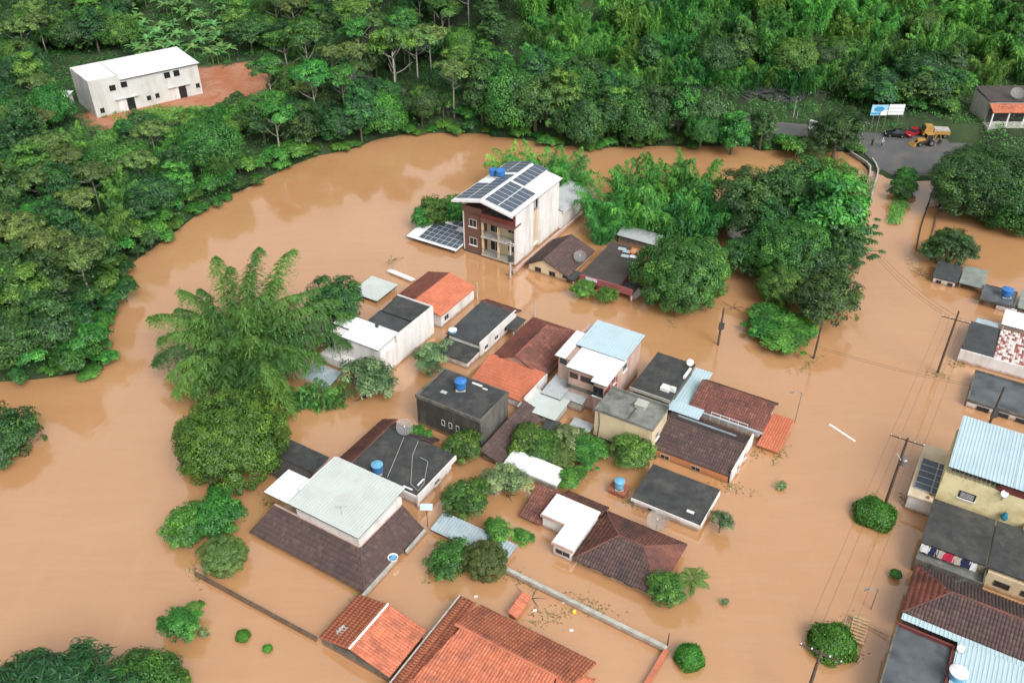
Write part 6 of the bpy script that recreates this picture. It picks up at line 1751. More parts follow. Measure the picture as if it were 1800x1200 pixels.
# ---------------------------------------------------------------- forest on the banks and the hill
def keep_out(x, y):
    pt = (np.array([x]), np.array([y]))
    if sdist(*pt, yard_poly)[0] > -2.5 or sdist(*pt, junction_poly)[0] > -1.5 or sdist(*pt, shop_poly)[0] > 0: return True
    if road_dist(*pt)[0] < 4.0: return True
    return False
land_pts = []
cell = {}
def far_ok(x, y, d):
    i, j = int(x//6), int(y//6)
    for a in range(i-2, i+3):
        for b in range(j-2, j+3):
            for q in cell.get((a, b), ()):
                if (q[0]-x)**2+(q[1]-y)**2 < d*d: return False
    return True
cand = vr.uniform([-150, 60], [165, 292], (9000, 2))
sdv = sdist(cand[:, 0], cand[:, 1], land_poly); hz_ = height(cand[:, 0], cand[:, 1])
n_tree = 0; FOREST = []
r_ = lambda: vr.uniform()
order = np.argsort(cand[:, 1])
for q in order:
    x, y = cand[q]; z = hz_[q]
    if sdv[q] < 2.5: continue
    px, py = px_of(x, y, z+7)
    if not (-90 < px < 1890 and -70 < py < 760): continue
    if keep_out(x, y): continue
    # nothing may stand in front of the warehouse, the shop and the hoarding
    wx, wy = px_of(x, y, z)
    if 95 < wx < 465 and 95 < wy < 300 and y < 230:
        if wy < 290: continue
    if 1500 < px < 1700 and 180 < wy < 320: continue
    if 1690 < px and 150 < wy < 330: continue
    if any((bx-x)**2+(by-y)**2 < 6 for bx, by in BAN_POS): continue
    if 26 < x < 72 and 165 < y < 190.5: continue
    if 225 < wx < 405 and wy < 118: continue
    if 400 < wx < 600 and wy < 20 and r_() < .3: continue
    d = 5.0 if y > 185 else 4.4
    if y > 235: d = 6.4
    if not far_ok(x, y, d): continue
    cell.setdefault((int(x//6), int(y//6)), []).append((x, y)); FOREST.append((x, y, z, px, py, sdv[q]))
LANDMARK = [(40, 60, 'in the upper left corner'), (60, 180, 'left of the white warehouse'), (210, 70, 'behind the left half of the white warehouse'), (420, 60, 'behind the right end of the white warehouse'), (430, 200, 'right of the red earth yard'),
    (560, 60, 'near the hidden hut'), (560, 200, 'above the river bend right of the yard'), (680, 90, 'above the far road in the middle'), (740, 200, 'between far road and river'), (900, 60, 'left of the hillside bamboo'), (880, 190, 'behind the apartment building'),
    (1050, 200, 'on the bank behind the apartment rear store'), (1050, 60, 'among the pale hillside bamboo'), (1250, 60, 'high on the slope above the rock cutting'), (1250, 160, 'just above the rock cutting'), (1290, 245, 'on the river bank below the rock cutting'), (1450, 60, 'high on the slope above the hoarding'), (1440, 200, 'left of the hoarding and junction'),
    (1620, 120, 'on the slope behind the backhoe'), (1620, 30, 'at the top edge above the backhoe'), (1760, 60, 'in the upper right corner'), (1760, 130, 'behind the roadside building'),
    (60, 300, 'on the left edge below the hut'), (200, 270, 'below the left end of the warehouse'), (330, 270, 'below the right end of the warehouse'), (60, 420, 'on the left edge beside the river bank'), (180, 400, 'on the bank facing the giant bamboo'), (60, 560, 'low on the left edge'), (170, 560, 'at the near point of the left bank')]
KIND = {'dome1': 'mid green spreading', 'dome2': 'dark spreading', 'tall1': 'mid green upright', 'tall2': 'dark upright', 'open1': 'open crowned pale trunked', 'open2': 'olive open crowned', 'darktree': 'dense dark round'}
def whose(px, py): return min(LANDMARK, key=lambda q: (q[0]-px)**2+(1.6*(q[1]-py))**2)[2]
def lab(kind, s, px, py): return ('small ' if s < .88 else 'large ' if s > 1.06 else '')+kind+' '+whose(px, py)
for (x, y, z, px, py, sd_) in FOREST:
    r = vr.uniform(); s = vr.uniform(.78, 1.18)
    hillside = y > 192 and x > 0
    if hillside and px > 830 and py < 175:
        # bamboo covered slope
        if r < (.86 if py < 120 else .6):
            place_bamboo('hill_bamboo', BAM[1 if r < .4 else (2 if r < .65 else 0)], (x, y, z-1.5), s*vr.uniform(.9, 1.15), lab('feathery bamboo', s, px, py), 'hillside bamboo', s*vr.uniform(.8, 1.15)); continue
        key = ('dome1', 'tall1', 'tall2', 'dome2', 'open1')[int(vr.integers(5))]
        place('hill_tree', key, (x, y, z-.5), s*.85, lab(KIND[key]+' tree', s, px, py), 'hillside trees', 'tree'); continue
    if 140 < px < 480 and 220 < py < 420 and r < .4:
        place_bamboo('bank_bamboo', BAM[0], (x, y, z-.4), s*.85, lab('dark bamboo', s, px, py), 'left bank bamboo', s*.85); continue
    if 430 < px < 830 and r < .45:
        place('pale_trunk_tree', 'open1' if r < .28 else 'open2', (x, y, z-.3), s, lab('open crowned tree with pale trunk' if r < .28 else 'olive open crowned tree', s, px, py), 'pale trunked trees by the road', 'tree', s*vr.uniform(.95, 1.35)); continue
    if px < 430:
        key = ('dome2', 'dome1', 'tall2', 'tall1', 'darktree', 'open2')[int(vr.integers(6))]
        place('bank_tree', key, (x, y, z-.4), s*.95, lab(KIND[key]+' tree', s, px, py), 'left bank forest' if py > 200 else 'upper left forest', 'tree'); continue
    key = ('dome2', 'dome1', 'tall2', 'tall1', 'darktree')[int(vr.integers(5))]
    place('riverside_tree', key, (x, y, z-.4), s*.92, lab(KIND[key]+' tree', s, px, py), 'far bank trees', 'tree')
print('FOREST', len(FOREST))
# bushes hanging over the water line
line = densify([tuple(p) for p in shore[2:29]], 2.6)
nb = 0
for i, (x, y) in enumerate(line):
    px, py = px_of(x, y, .5)
    if not (-40 < px < 1500): continue
    if vr.uniform() < .12: continue
    k = ('bush1', 'bush2', 'bush3', 'bush2')[int(vr.integers(4))]
    nxt = line[min(i+1, len(line)-1)]; d = Vector((nxt[0]-x, nxt[1]-y)); nn = Vector((-d.y, d.x)).normalized() if d.length > 0 else Vector((0, 1))
    off = vr.uniform(-1.4, 1.6)
    s = vr.uniform(.55, 1.05)
    place('bank_bush', k, (x+nn.x*off, y+nn.y*off, -.2), s, lab({'bush1': 'bright', 'bush2': 'mid green', 'bush3': 'dark'}[k]+' water edge bush', s+.15, px, py), 'bushes on the far water line' if px > 520 else 'bushes on the left water line', 'bush', s*vr.uniform(.6, 1.0)); nb += 1
print('BUSHES', nb)
# tall trees right on the far bank, hiding the road behind them
for i, (x, y) in enumerate(densify([tuple(p) for p in shore[14:26]], 4.6)):
    px, py = px_of(x, y, 0)
    if not 560 < px < 1265: continue
    if 690 < px < 800 and i % 2: continue
    key = ('dome2', 'tall2', 'dome1', 'darktree', 'tall1')[i % 5]; s = vr.uniform(1.0, 1.35)
    if px < 800: s *= .75
    place('river_edge_tree', key, (x+vr.uniform(-1, 1), y+vr.uniform(1.5, 3.5), -.5), s, lab(KIND[key]+' tree', s-.2, px, py-30).replace(' tree ', ' riverside tree ', 1), 'trees leaning over the river', 'tree', s*vr.uniform(1.05, 1.3))
for i, (x, y) in enumerate(densify([tuple(p) for p in shore[2:20]], 3.4)):
    px, py = px_of(x, y, 1)
    if not -40 < px < 900: continue
    k = ('bush2', 'bush1', 'bush3', 'bush2')[int(vr.integers(4))]; s = vr.uniform(.9, 1.5)
    nxt = densify([tuple(p) for p in shore[2:20]], 3.4); j = min(i+1, len(nxt)-1); d = Vector((nxt[j][0]-x, nxt[j][1]-y)); nn = Vector((-d.y, d.x)).normalized() if d.length > 0 else Vector((0, 1))
    o_ = vr.uniform(2.2, 4.6); bx, by = x+nn.x*o_, y+nn.y*o_
    place('bank_bush', k, (bx, by, hgt(bx, by)-.3), s, lab({'bush1': 'bright', 'bush2': 'mid green', 'bush3': 'dark'}[k]+' bush behind', s, px, py), 'second row of bank bushes', 'bush', s*vr.uniform(.8, 1.1))
for i in range(15):
    x = 26+i*3.2+vr.uniform(-.6, .6); y = 189.0+vr.uniform(-.4, 1.0); s = vr.uniform(.75, 1.0); px, py = px_of(x, y, 6)
    place_bamboo('overhanging_bamboo', BAM[0 if i % 3 else 2], (x, y, hgt(x, y)-1.2), s, lab('bamboo drooping over the rock edge', s, px, py), 'bamboo over the rock cutting', s*.9)
for k, (x, y, zc, w_, key, l) in enumerate(((1290, 238, 4, 52, 'tall1', 'small upright tree on the bank below the rock cutting'), (1342, 222, 5, 42, 'tall2', 'slender dark tree between rock cutting and river'), (1474, 232, 5.5, 78, 'darktree', 'dense dark tree left of the bridge railing'), (1432, 255, 3, 50, 'dome2', 'low dark tree at the bridge end of the bank'), (1400, 262, 2.2, 34, 'bush2', 'low bush on the bank left of the bridge'), (1235, 225, 5, 60, 'dome1', 'spreading tree at the left end of the rock cutting'))):
    T_('bank_tree', key, x, y, zc, w_, l)
# scrub and small trees on the slope behind the hoarding and the vehicles
for k in range(44):
    x, y = vr.uniform(1500, 1730), vr.uniform(150, 214); p = P(x, y, 5); zz = hgt(p.x, p.y); p = P(x, y, zz+.5); zz = hgt(p.x, p.y); key = ('bush2', 'bush3', 'bush1', 'bush3', 'bush2')[k % 5]; s = vr.uniform(1.0, 1.9)
    if sdist(np.array([p.x]), np.array([p.y]), junction_poly)[0] > -3.5 or sdist(np.array([p.x]), np.array([p.y]), shop_poly)[0] > -2: continue
    place('slope_bush', key, (p.x, p.y, zz-.3), s, lab({'bush1': 'bright', 'bush2': 'mid green', 'bush3': 'dark'}[key]+' slope bush', s-.3, x, y), 'scrub on the slope behind the junction', 'bush')
for k in range(22):
    x, y = vr.uniform(1175, 1490), vr.uniform(222, 262); p = P(x, y, 2); zz = hgt(p.x, p.y); key = ('bush2', 'bush3', 'bush2')[k % 3]; s = vr.uniform(.7, 1.3)
    if road_dist(np.array([p.x]), np.array([p.y]))[0] < 4.2 or zz < 0: continue
    place('verge_bush', key, (p.x, p.y, zz-.3), s, lab({'bush2': 'mid green', 'bush3': 'dark'}[key]+' verge bush', s, x, y), 'bushes on the road verge', 'bush')
# low scrub in front of the warehouse yard
for k in range(34):
    x, y = vr.uniform(165, 440), 0; y = 274-(x-165)*.2+vr.uniform(-22, 22); p = P(x, y, 2); key = ('bush1', 'bush2', 'bush1', 'bush3')[k % 4]; s = vr.uniform(.8, 1.4)
    if sdist(np.array([p.x]), np.array([p.y]), yard_poly)[0] > -1.5: continue
    place('scrub_bush', key, (p.x, p.y, hgt(p.x, p.y)-.3), s, lab({'bush1': 'bright', 'bush2': 'mid green', 'bush3': 'dark'}[key]+' scrub bush', s, x, y), 'scrub below the warehouse yard', 'bush')
# undergrowth: leafy carpet that hides the soil under the trees
ug = vr.uniform([-150, 60], [165, 300], (26000, 2))
ok = sdist(ug[:, 0], ug[:, 1], land_poly) > .3
ok &= sdist(ug[:, 0], ug[:, 1], earth_poly)+1.2*fbm(ug[:, 0], ug[:, 1], .25, 2) < -1.0
wb_ = np.array([wxy(a_, b_, WH[4]) for a_, b_ in ((WH[0], WH[2]), (WH[1], WH[2]), (WH[1], WH[3]), (WH[0], WH[3]))]); ok &= sdist(ug[:, 0], ug[:, 1], wb_) < -.8
ok &= sdist(ug[:, 0], ug[:, 1], junction_poly) < -.8
ok &= road_dist(ug[:, 0], ug[:, 1]) > 3.6
ok &= ~((ug[:, 1] > 184.5) & (ug[:, 1] < 189.5) & (ug[:, 0] > 13) & (ug[:, 0] < 69))
ug = ug[ok]; uz = height(ug[:, 0], ug[:, 1])
dep = ug[:, 1]*CP-(uz-CAM_H)*SP
ppx = 900+FPX*ug[:, 0]/dep; ppy = 600-FPX*(ug[:, 1]*SP+(uz-CAM_H)*CP)/dep
v_ok = (ppx > -60) & (ppx < 1860) & (ppy > -40); ug, uz, ppx = ug[v_ok], uz[v_ok], ppx[v_ok]
per = 20; k = len(ug)*per; ci = np.repeat(np.arange(len(ug)), per)
hgt_u = np.where(vr.uniform(size=len(ug)) < .3, vr.uniform(1.5, 4.2, len(ug)), vr.uniform(.35, 1.5, len(ug)))
yd_ = sdist(ug[:, 0], ug[:, 1], yard_poly); hgt_u = np.where((yd_ > -9) | (road_dist(ug[:, 0], ug[:, 1]) < 7) | (sdist(ug[:, 0], ug[:, 1], junction_poly) > -6), np.minimum(hgt_u, .9), hgt_u)
C = np.stack([ug[ci, 0]+vr.normal(0, .65, k), ug[ci, 1]+vr.normal(0, .65, k), uz[ci]+hgt_u[ci]*vr.uniform(.1, 1, k)], 1)
V, F, T = leaves(C, np.array([0, -.25, 1.0])+vr.normal(0, .5, (k, 3)), .2*vr.uniform(.6, 1.4, k), .45, np.clip(.35+.28*fbm(ug[:, 0], ug[:, 1], .07, 8)[ci]*.6+vr.normal(0, .12, k), 0, 1), vr)
o = link('undergrowth', np_mesh('undergrowth', V, F, LM['mid'], {'tint': T})); tag(o, 'leafy undergrowth covering the banks and hillside', 'undergrowth', kind='stuff')
print('UNDERGROWTH', len(ug))

# things that would share a label are told apart by their place in the picture
ORD = ['leftmost', 'second from left', 'third from left', 'fourth from left', 'fifth from left', 'sixth from left', 'seventh from left', 'eighth from left', 'ninth from left', 'tenth from left', 'eleventh from left', 'twelfth from left', 'thirteenth from left', 'fourteenth from left', 'fifteenth from left']
def tell_apart():
    by = {}
    for o in scene.objects:
        if o.parent is None and 'label' in o.keys() and o.get('kind') is None: by.setdefault(o['label'], []).append(o)
    for l, os_ in by.items():
        if len(os_) < 2: continue
        os_.sort(key=lambda o: px_of(*o.location)[0])
        for i, o in enumerate(os_):
            if i < len(ORD): o['label'] = ' '.join((ORD[i]+' '+l).split()[:16])
# ================================================================ STREET FURNITURE, VEHICLES, PEOPLE, FLOTSAM
def pole(label, base, top_py, r=.14, mat='pole', arm=None, name='utility_pole', cat='pole', arm_az=None, extra=None, group='utility poles'):
    b = P(*base, 0); hh = zat(base[0], base[1], top_py)
    t = empty(name, (b.x, b.y, 0)); tag(t, label, cat, group)
    mb = MB(); mb.tube([(0, 0, -2.2), (0, 0, hh*.5), (0, 0, hh)], [r*1.15, r, r*.75], 8); mb.build('shaft', MT[mat], t)
    ends = []
    if arm:
        L, dz = arm; az = arm_az if arm_az is not None else TOWN
        ca, sa = math.cos(az), math.sin(az)
        mb = MB(); mb.tube([(-L*ca, -L*sa, hh-dz), (L*ca, L*sa, hh-dz)], .07, 4); a = mb.build('crossarm', MT['pole'], t)
        for k in (-1, -.45, .45, 1):
            mb = MB(); mb.lathe([(.05, 0), (.07, .05), (.04, .1), (.06, .14), (.02, .2)], (L*.95*k*ca, L*.95*k*sa, hh-dz+.07), 8); mb.build('insulator', MT['white_plastic'], a)
            ends.append((b.x+L*.95*k*ca, b.y+L*.95*k*sa, hh-dz+.27))
    if extra == 'transformer':
        mb = MB(); mb.lathe([(.28, 0), (.32, .1), (.32, .75), (.2, .85)], (.4, -.1, hh*.62), 12); mb.build('transformer', MT['steel'], t)
        mb = MB()
        for k in range(5): mb.tube([(.2*math.cos(k), .3*math.sin(k*2), hh*.62+.8), (.5*math.cos(k*1.3), .5*math.sin(k*1.3), hh*.62+1.3)], .04, 4)
        mb.build('fuse_holders', MT['steel'], t)
    if extra == 'lamp':
        mb = MB(); mb.tube([(0, 0, hh-.05), (-.5, -.2, hh+.25), (-1.1, -.4, hh+.3)], [.04, .04, .03], 6); mb.build('lamp_arm', MT['steel'], t)
        mb = MB(); mb.hexa([(-1.0, -.3, hh+.26), (-1.5, -.5, hh+.26), (-1.55, -.38, hh+.26), (-1.05, -.18, hh+.26)], [(-1.0, -.3, hh+.38), (-1.5, -.5, hh+.34), (-1.55, -.38, hh+.34), (-1.05, -.18, hh+.38)]); mb.build('lamp_head', MT['steel'], t)
    if extra == 'box':
        mb = MB(); mb.box(-.35, .35, -.3, -.12, hh*.45, hh*.62); mb.build('cable_box', MT['dark_steel'], t)
    return ends
e1 = pole('dark wooden pole with crossarm beside the spotted tile house', (1648, 655), 547, .15, 'pole', (1.7, 1.3))
e2 = pole('transformer pole with crossarm above the clipped street tree', (1556, 886), 770, .16, 'pole', (1.7, .3), extra='transformer')
e3 = pole('pole with double crossarm at the bottom edge of the street', (1408, 1252), 1143, .16, 'pole', (1.7, .35))
e4 = pole('dark leaning pole in front of the wet slab house', (1728, 772), 680, .15, 'pole', None, extra='box')
e5 = pole('dark pole standing in the flood right of the mango tree', (1262, 606), 541, .15, 'pole', None, extra='box')
pole('dark pole at the tip of the floating creepers', (1430, 630), 560, .14, 'pole')
pole('concrete pole in front of the apartment balconies', (897, 487), 424, .16, 'conc_pole', (.6, .5), extra='box')
pole('thin grey post at the white roof board', (690, 480), 447, .06, 'steel', None, 'post', 'post')
pole('thin grey post at the corner of the orange gable house', (839, 526), 497, .09, 'conc_pole', None, 'post', 'post')
pole('thin post behind the weathered tile roof', (940, 557), 529, .08, 'conc_pole', None, 'post', 'post')
pole('grey street lamp in the flooded street right of the orange annex', (1397, 742), 690, .06, 'steel', None, 'street_lamp', 'street lamp', extra='lamp')
pole('grey street lamp near the wooden pallet', (1531, 1070), 1034, .06, 'steel', None, 'street_lamp', 'street lamp', extra='lamp')
pole('pale pole leaning in the grove beside the street', (1466, 490), 437, .13, 'conc_pole')
pole('second pale pole in the grove nearer the street', (1476, 497), 432, .11, 'conc_pole')
pole('white footed pole at the left end of the bridge railing', (1507, 270), 214, .14, 'conc_pole', (.9, .4))
pole('lamp post behind the junction next to the hoarding', (1534, 252), 196, .1, 'steel', None, 'street_lamp', 'street lamp', extra='lamp')
pole('thin pale pole on the road below the rock cutting', (1391, 224), 178, .1, 'conc_pole')
pole('second thin pale pole on the road by the white notice', (1397, 226), 197, .08, 'conc_pole')
pole('short post standing by the pale wall end', (1173, 1134), 1112, .06, 'dark_steel', None, 'post', 'post')
def span(label, A, B, sag=.8, r=.014, sel=None):
    t = empty('power_line', A[0]); tag(t, label, 'power line', 'overhead lines')
    o = Vector(A[0])
    for a, b in zip(A, B):
        a, b = Vector(a), Vector(b); pts = []
        for k in range(13):
            q = k/12; p = a.lerp(b, q); p.z -= sag*4*q*(1-q); pts.append(tuple(p-o))
        mb = MB(); mb.tube(pts, r, 4, False); mb.build('cable', MT['dark_steel'], t)
span('overhead cables between spotted tile house pole and transformer pole', e1, e2)
span('overhead cables between transformer pole and bottom edge pole', e2, e3)
far_ = [tuple(P(1500+4*k, 400, 7)) for k in range(4)]
span('overhead cables from the grove trees to the spotted tile house pole', far_[:3], e1[:3], 1.2)
d1 = [tuple(P(1262, 606, 0)+Vector((0, 0, zat(1262, 606, 541)-.3-.3*k))) for k in range(2)]; d2 = [tuple(P(1728, 772, 0)+Vector((0, 0, zat(1728, 772, 680)-.4-.3*k))) for k in range(2)]
span('sagging cables crossing the street between the two dark poles', d1, d2, 1.4)
span('cables from the apartment pole to the mango side pole', [tuple(P(897, 487, 0)+Vector((0, 0, 4.8)))], [d1[0]], 1.0)

# ---- bridge railings, median, kerbs
def barrier(label, pts, z0, z1, t, mat, name='bridge_railing', cat='railing'):
    w = [P(x, y, (z0+z1)/2) for x, y in pts]
    line = densify([(p.x, p.y) for p in w], 1.2)
    root = empty(name, (line[0][0], line[0][1], 0)); tag(root, label, cat)
    def strip(a, b, tt, nm, mt):
        mb = MB(); n = len(line)
        for i, p in enumerate(line):
            q0, q1 = Vector(line[max(i-1, 0)]), Vector(line[min(i+1, n-1)]); d = (q1-q0).normalized(); nn = Vector((-d.y, d.x))*tt/2
            for s_ in (-1, 1):
                for z in (a, b): mb.v.append((p[0]+nn.x*s_-line[0][0], p[1]+nn.y*s_-line[0][1], z))
            if i:
                k = 4*i
                for x, y in ((0, 1), (1, 3), (3, 2), (2, 0)): mb.f.append((k-4+x, k+x, k+y, k-4+y))
        mb.f += [(0, 1, 3, 2), (4*(n-1), 4*(n-1)+2, 4*(n-1)+3, 4*(n-1)+1)]
        return mb.build(nm, MT[mt], root)
    strip(-1.5, z0, t*.7, 'barrier_wall', 'pale_concrete'); strip(z0+.002, z1, t, 'top_rail', mat)
    return root
barrier('outer curved pale railing of the flooded bridge', [(1495, 266), (1510, 276), (1523, 284), (1530, 292), (1530, 304), (1525, 320), (1518, 340), (1511, 362), (1504, 385)], .65, .82, .28, 'pale_concrete')
barrier('inner curved pale railing of the flooded bridge', [(1533, 278), (1540, 288), (1544, 298), (1542, 310), (1536, 330), (1529, 355), (1522, 382)], .6, .77, .28, 'pale_concrete')
barrier('thin dark kerb line along the right lane of the flooded road', [(1652, 308), (1640, 335), (1629, 365), (1618, 402), (1610, 440)], .02, .14, .2, 'dark_steel', 'road_kerb', 'kerb')
barrier('dark low wall at the outer edge of the flooded road', [(1668, 318), (1660, 340), (1650, 370), (1640, 410), (1632, 440)], .1, .3, .25, 'mossy_wall', 'road_edge_wall', 'wall')
isl = [P(x, y, .1) for x, y in ((1583, 300), (1609, 306), (1600, 330), (1588, 362), (1576, 396), (1562, 394), (1567, 362), (1574, 328))]
mb = MB(); mb.hexa([(p.x, p.y, -1.5) for p in isl], [(p.x, p.y, .14) for p in isl])
o = mb.build('traffic_island', MT['pale_concrete']); tag(o, 'narrow kerbed median strip running down into the flood', kind='structure')
for k, (x, y, w_, key, l) in enumerate(((1590, 303, 34, 'bush1', 'bright bush at the top of the median strip'), (1598, 312, 26, 'bush2', 'bush on the right kerb of the median strip'), (1586, 326, 34, 'bush2', 'bush in the middle of the median strip'), (1580, 345, 26, 'bush3', 'darker bush below the middle of the median strip'))):
    T_('median_bush', key, x, y, .9, w_, l, 'median strip bushes', 'bush', .8)
gp = []
for k in range(260):
    x, y = vr.uniform(1563, 1592), vr.uniform(345, 394); cx_ = 1590-(y-345)*.47
    if abs(x-cx_) > 11: continue
    p = P(x, y, .15); gp.append((p.x, p.y, .2))
gp = np.array(gp); C = np.repeat(gp, 14, 0)+vr.normal(0, .35, (len(gp)*14, 3))*np.array([1, 1, .25])+np.array([0, 0, .2])
V, F, T = leaves(C, vr.normal(0, .5, (len(C), 3))+np.array([0, -.6, .5]), .3*vr.uniform(.6, 1.3, len(C)), .16, np.clip(.6+vr.normal(0, .2, len(C)), 0, 1), vr, np.tile([0, 0, 1.], (len(C), 1))+vr.normal(0, .3, (len(C), 3)))
tag(link('grass', np_mesh('grass', V, F, LM['grass'], {'tint': T})), 'bright grass growing on the lower median strip', 'grass', kind='stuff')
# bright grass in the earth yard edge and on the verge
for lbl, cx_, cy_, sx, sy, n in (('grass verge between yard and bank bushes', 330, 205, 75, 12, 500), ('grass verge below the rock cutting', 1330, 252, 130, 8, 500)):
    pts = []
    for k in range(n):
        x, y = vr.normal(cx_, sx*.6), vr.normal(cy_, sy*.6); p = P(x, y, 2); zz = hgt(p.x, p.y)
        if zz > .3 and sdist(np.array([p.x]), np.array([p.y]), junction_poly)[0] < -1.5 and road_dist(np.array([p.x]), np.array([p.y]))[0] > 4: pts.append((p.x, p.y, zz))
    pts = np.array(pts); C = np.repeat(pts, 12, 0)+vr.normal(0, .6, (len(pts)*12, 3))*np.array([1, 1, .2])+np.array([0, 0, .3])
    V, F, T = leaves(C, vr.normal(0, .5, (len(C), 3))+np.array([0, -.5, .6]), .4*vr.uniform(.6, 1.3, len(C)), .2, np.clip(.6+vr.normal(0, .2, len(C)), 0, 1), vr)
    tag(link('grass', np_mesh('grass', V, F, LM['grass'], {'tint': T})), lbl, 'grass', kind='stuff')

# ---- hoarding and notices
def board(name, label, cat, px0, px1, py_top, py_bot, ground_z, base_py, parts, legs=2):
    b0_, b1_ = P(px0, base_py, ground_z), P(px1, base_py, ground_z)
    k0 = (600-py_bot)/FPX; zb_ = CAM_H+b0_.y*(k0*CP-SP)/(CP+k0*SP); k1 = (600-py_top)/FPX; zt_ = CAM_H+b0_.y*(k1*CP-SP)/(CP+k1*SP)
    w = b1_.x-b0_.x; t = empty(name, (b0_.x, b0_.y, ground_z)); tag(t, label, cat)
    for nm, (a, b, c, d), m, dep in parts:
        mb = MB(); z0, z1 = zb_+(zt_-zb_)*c-ground_z, zb_+(zt_-zb_)*d-ground_z
        mb.box(w*a, w*b, -dep, .12-dep*.2, z0, z1); mb.build(nm, MT[m], t)
    for k in range(legs):
        x = w*(.12+.76*k/max(1, legs-1)); mb = MB(); mb.tube([(x, .2, -1), (x, .2, zb_-ground_z+1.0)], .1, 6); mb.build('leg', MT['steel'], t)
    return t, w, zb_-ground_z, zt_-ground_z
t, w, zb0, zt0 = board('hoarding', 'large roadside hoarding, half blue print and half blank white', 'billboard', 1524, 1581, 184, 203, FORK_Z+.3, 226,
      [('board', (.52, 1, .05, 1), 'sign_white', 0), ('printed_board', (0, .5, 0, .96), 'sign_pale', 0), ('printed_panel', (.3, .5, .0, .5), 'sign_white', .02), ('slat', (.53, .99, .3, .36), 'frame', .02), ('slat', (.53, .99, .64, .7), 'frame', .02)], 3)
mb = MB(); n = 20
el = [(w*.24+w*.15*math.cos(2*math.pi*k/n), zb0+(zt0-zb0)*.58+(zt0-zb0)*.24*math.sin(2*math.pi*k/n)) for k in range(n)]
mb.hexa([(x, -.03, z) for x, z in el], [(x, -.06, z) for x, z in el]); mb.build('blue_emblem', MT['sign_blue'], t)
mb = MB(); mb.box(w*.02, w*.28, -.05, -.025, zb0+(zt0-zb0)*.1, zb0+(zt0-zb0)*.25); mb.build('blue_stripe', MT['sign_blue'], t)
board('notice_board', 'white notice board beside the road left of the junction trees', 'sign', 1419, 1440, 211, 226, ROAD_Z-.5, 236, [('board', (0, 1, 0, 1), 'sign_white', 0), ('text_line', (.1, .8, .55, .7), 'frame', .01), ('text_line', (.1, .6, .25, .4), 'frame', .01)], 2)
# pale blue panel on a post by the blue corrugated shed
p = P(752, 925, 0); t = empty('panel_sign', (p.x, p.y, 0)); tag(t, 'small pale blue panel on a thin post at the blue corrugated shed', 'panel')
hh = zat(752, 925, 893); mb = MB(); mb.tube([(0, 0, -1.5), (0, 0, hh)], .04, 6); mb.build('post', MT['dark_steel'], t)
mb = MB(); mb.hexa([(-.65, -.3, hh), (.65, -.3, hh), (.65, .3, hh+.35), (-.65, .3, hh+.35)], [(-.65, -.32, hh+.05), (.65, -.32, hh+.05), (.65, .28, hh+.4), (-.65, .28, hh+.4)]); mb.build('panel', MT['blue_metal'], t)

# ---- vehicles at the junction
def wheel(par, x, y, r, w):
    mb = MB(); mb.lathe([(r*.62, -w/2), (r*.95, -w/2), (r, -w*.3), (r, w*.3), (r*.95, w/2), (r*.62, w/2)], seg=16, cap0=False, cap1=False)
    mb.v = [(a+x, c+y, b+r) for a, b, c in mb.v]; o = mb.build('wheel', MT['rubber'], par, True)
    mb = MB(); mb.lathe([(r*.63, -w*.4), (r*.5, w*.42), (.05, w*.45)], seg=12); mb.v = [(a+x, c*(1 if y > 0 else -1)+y, b+r) for a, b, c in mb.v]; mb.build('rim', MT['steel'], o)
def car(px, py, z, az, paint, label, L=4.1, Wd=1.72):
    p = P(px, py, z); t = empty('parked_car', (p.x, p.y, z+.03), R(az)); tag(t, label, 'car', 'cars at the junction')
    prof = [(-L/2, .35), (L/2-.05, .33), (L/2, .6), (L/2-.25, .78), (L/2-1.15, .92), (-L/2+.25, .95), (-L/2, .75)]
    def extr(pr, w0, w1=None, nm='body', m=paint, y=0):
        mb = MB(); mb.hexa([(x, -w0/2, zz) for x, zz in pr], [(x, w0/2, zz) for x, zz in pr]); return mb.build(nm, MT[m], t)
    extr(prof, Wd)
    cab = [(-L/2+.35, .93), (L/2-1.2, .91), (L/2-1.85, 1.42), (-L/2+.95, 1.45)]
    mb = MB(); a = [(x, -Wd/2+.06, zz) if zz < 1 else (x, -Wd/2+.24, zz) for x, zz in cab]; b = [(x, -y, zz) for x, y, zz in a]; mb.hexa(a, b); mb.build('windows', MT['glass'], t)
    mb = MB(); mb.hexa([(-L/2+.85, -Wd/2+.25, 1.43), (L/2-1.8, -Wd/2+.25, 1.41), (L/2-1.8, Wd/2-.25, 1.41), (-L/2+.85, Wd/2-.25, 1.43)], [(-L/2+1.0, -Wd/2+.3, 1.49), (L/2-2.0, -Wd/2+.3, 1.48), (L/2-2.0, Wd/2-.3, 1.48), (-L/2+1.0, Wd/2-.3, 1.49)]); mb.build('roof', MT[paint], t)
    for x in (-L/2+.8, L/2-.85):
        for y in (-Wd/2+.08, Wd/2-.08): wheel(t, x, y, .31, .2)
    for y in (-.6, .6):
        mb = MB(); mb.box(L/2-.09, L/2-.01, y-.2, y+.2, .6, .74); mb.build('headlight', MT['white_plastic'], t)
        mb = MB(); mb.box(-L/2-.01, -L/2+.06, y-.2, y+.2, .68, .85); mb.build('tail_light', MT['car_red'], t)
    mb = MB(); mb.box(L/2-.03, L/2+.05, -Wd/2+.1, Wd/2-.1, .35, .5); mb.build('bumper', MT[paint], t)
    return t
car(1573, 240, FORK_Z, 168, 'car_black', 'black car parked left of the red car')
car(1603, 238, FORK_Z, 215, 'car_red', 'red car parked behind the backhoe loader')
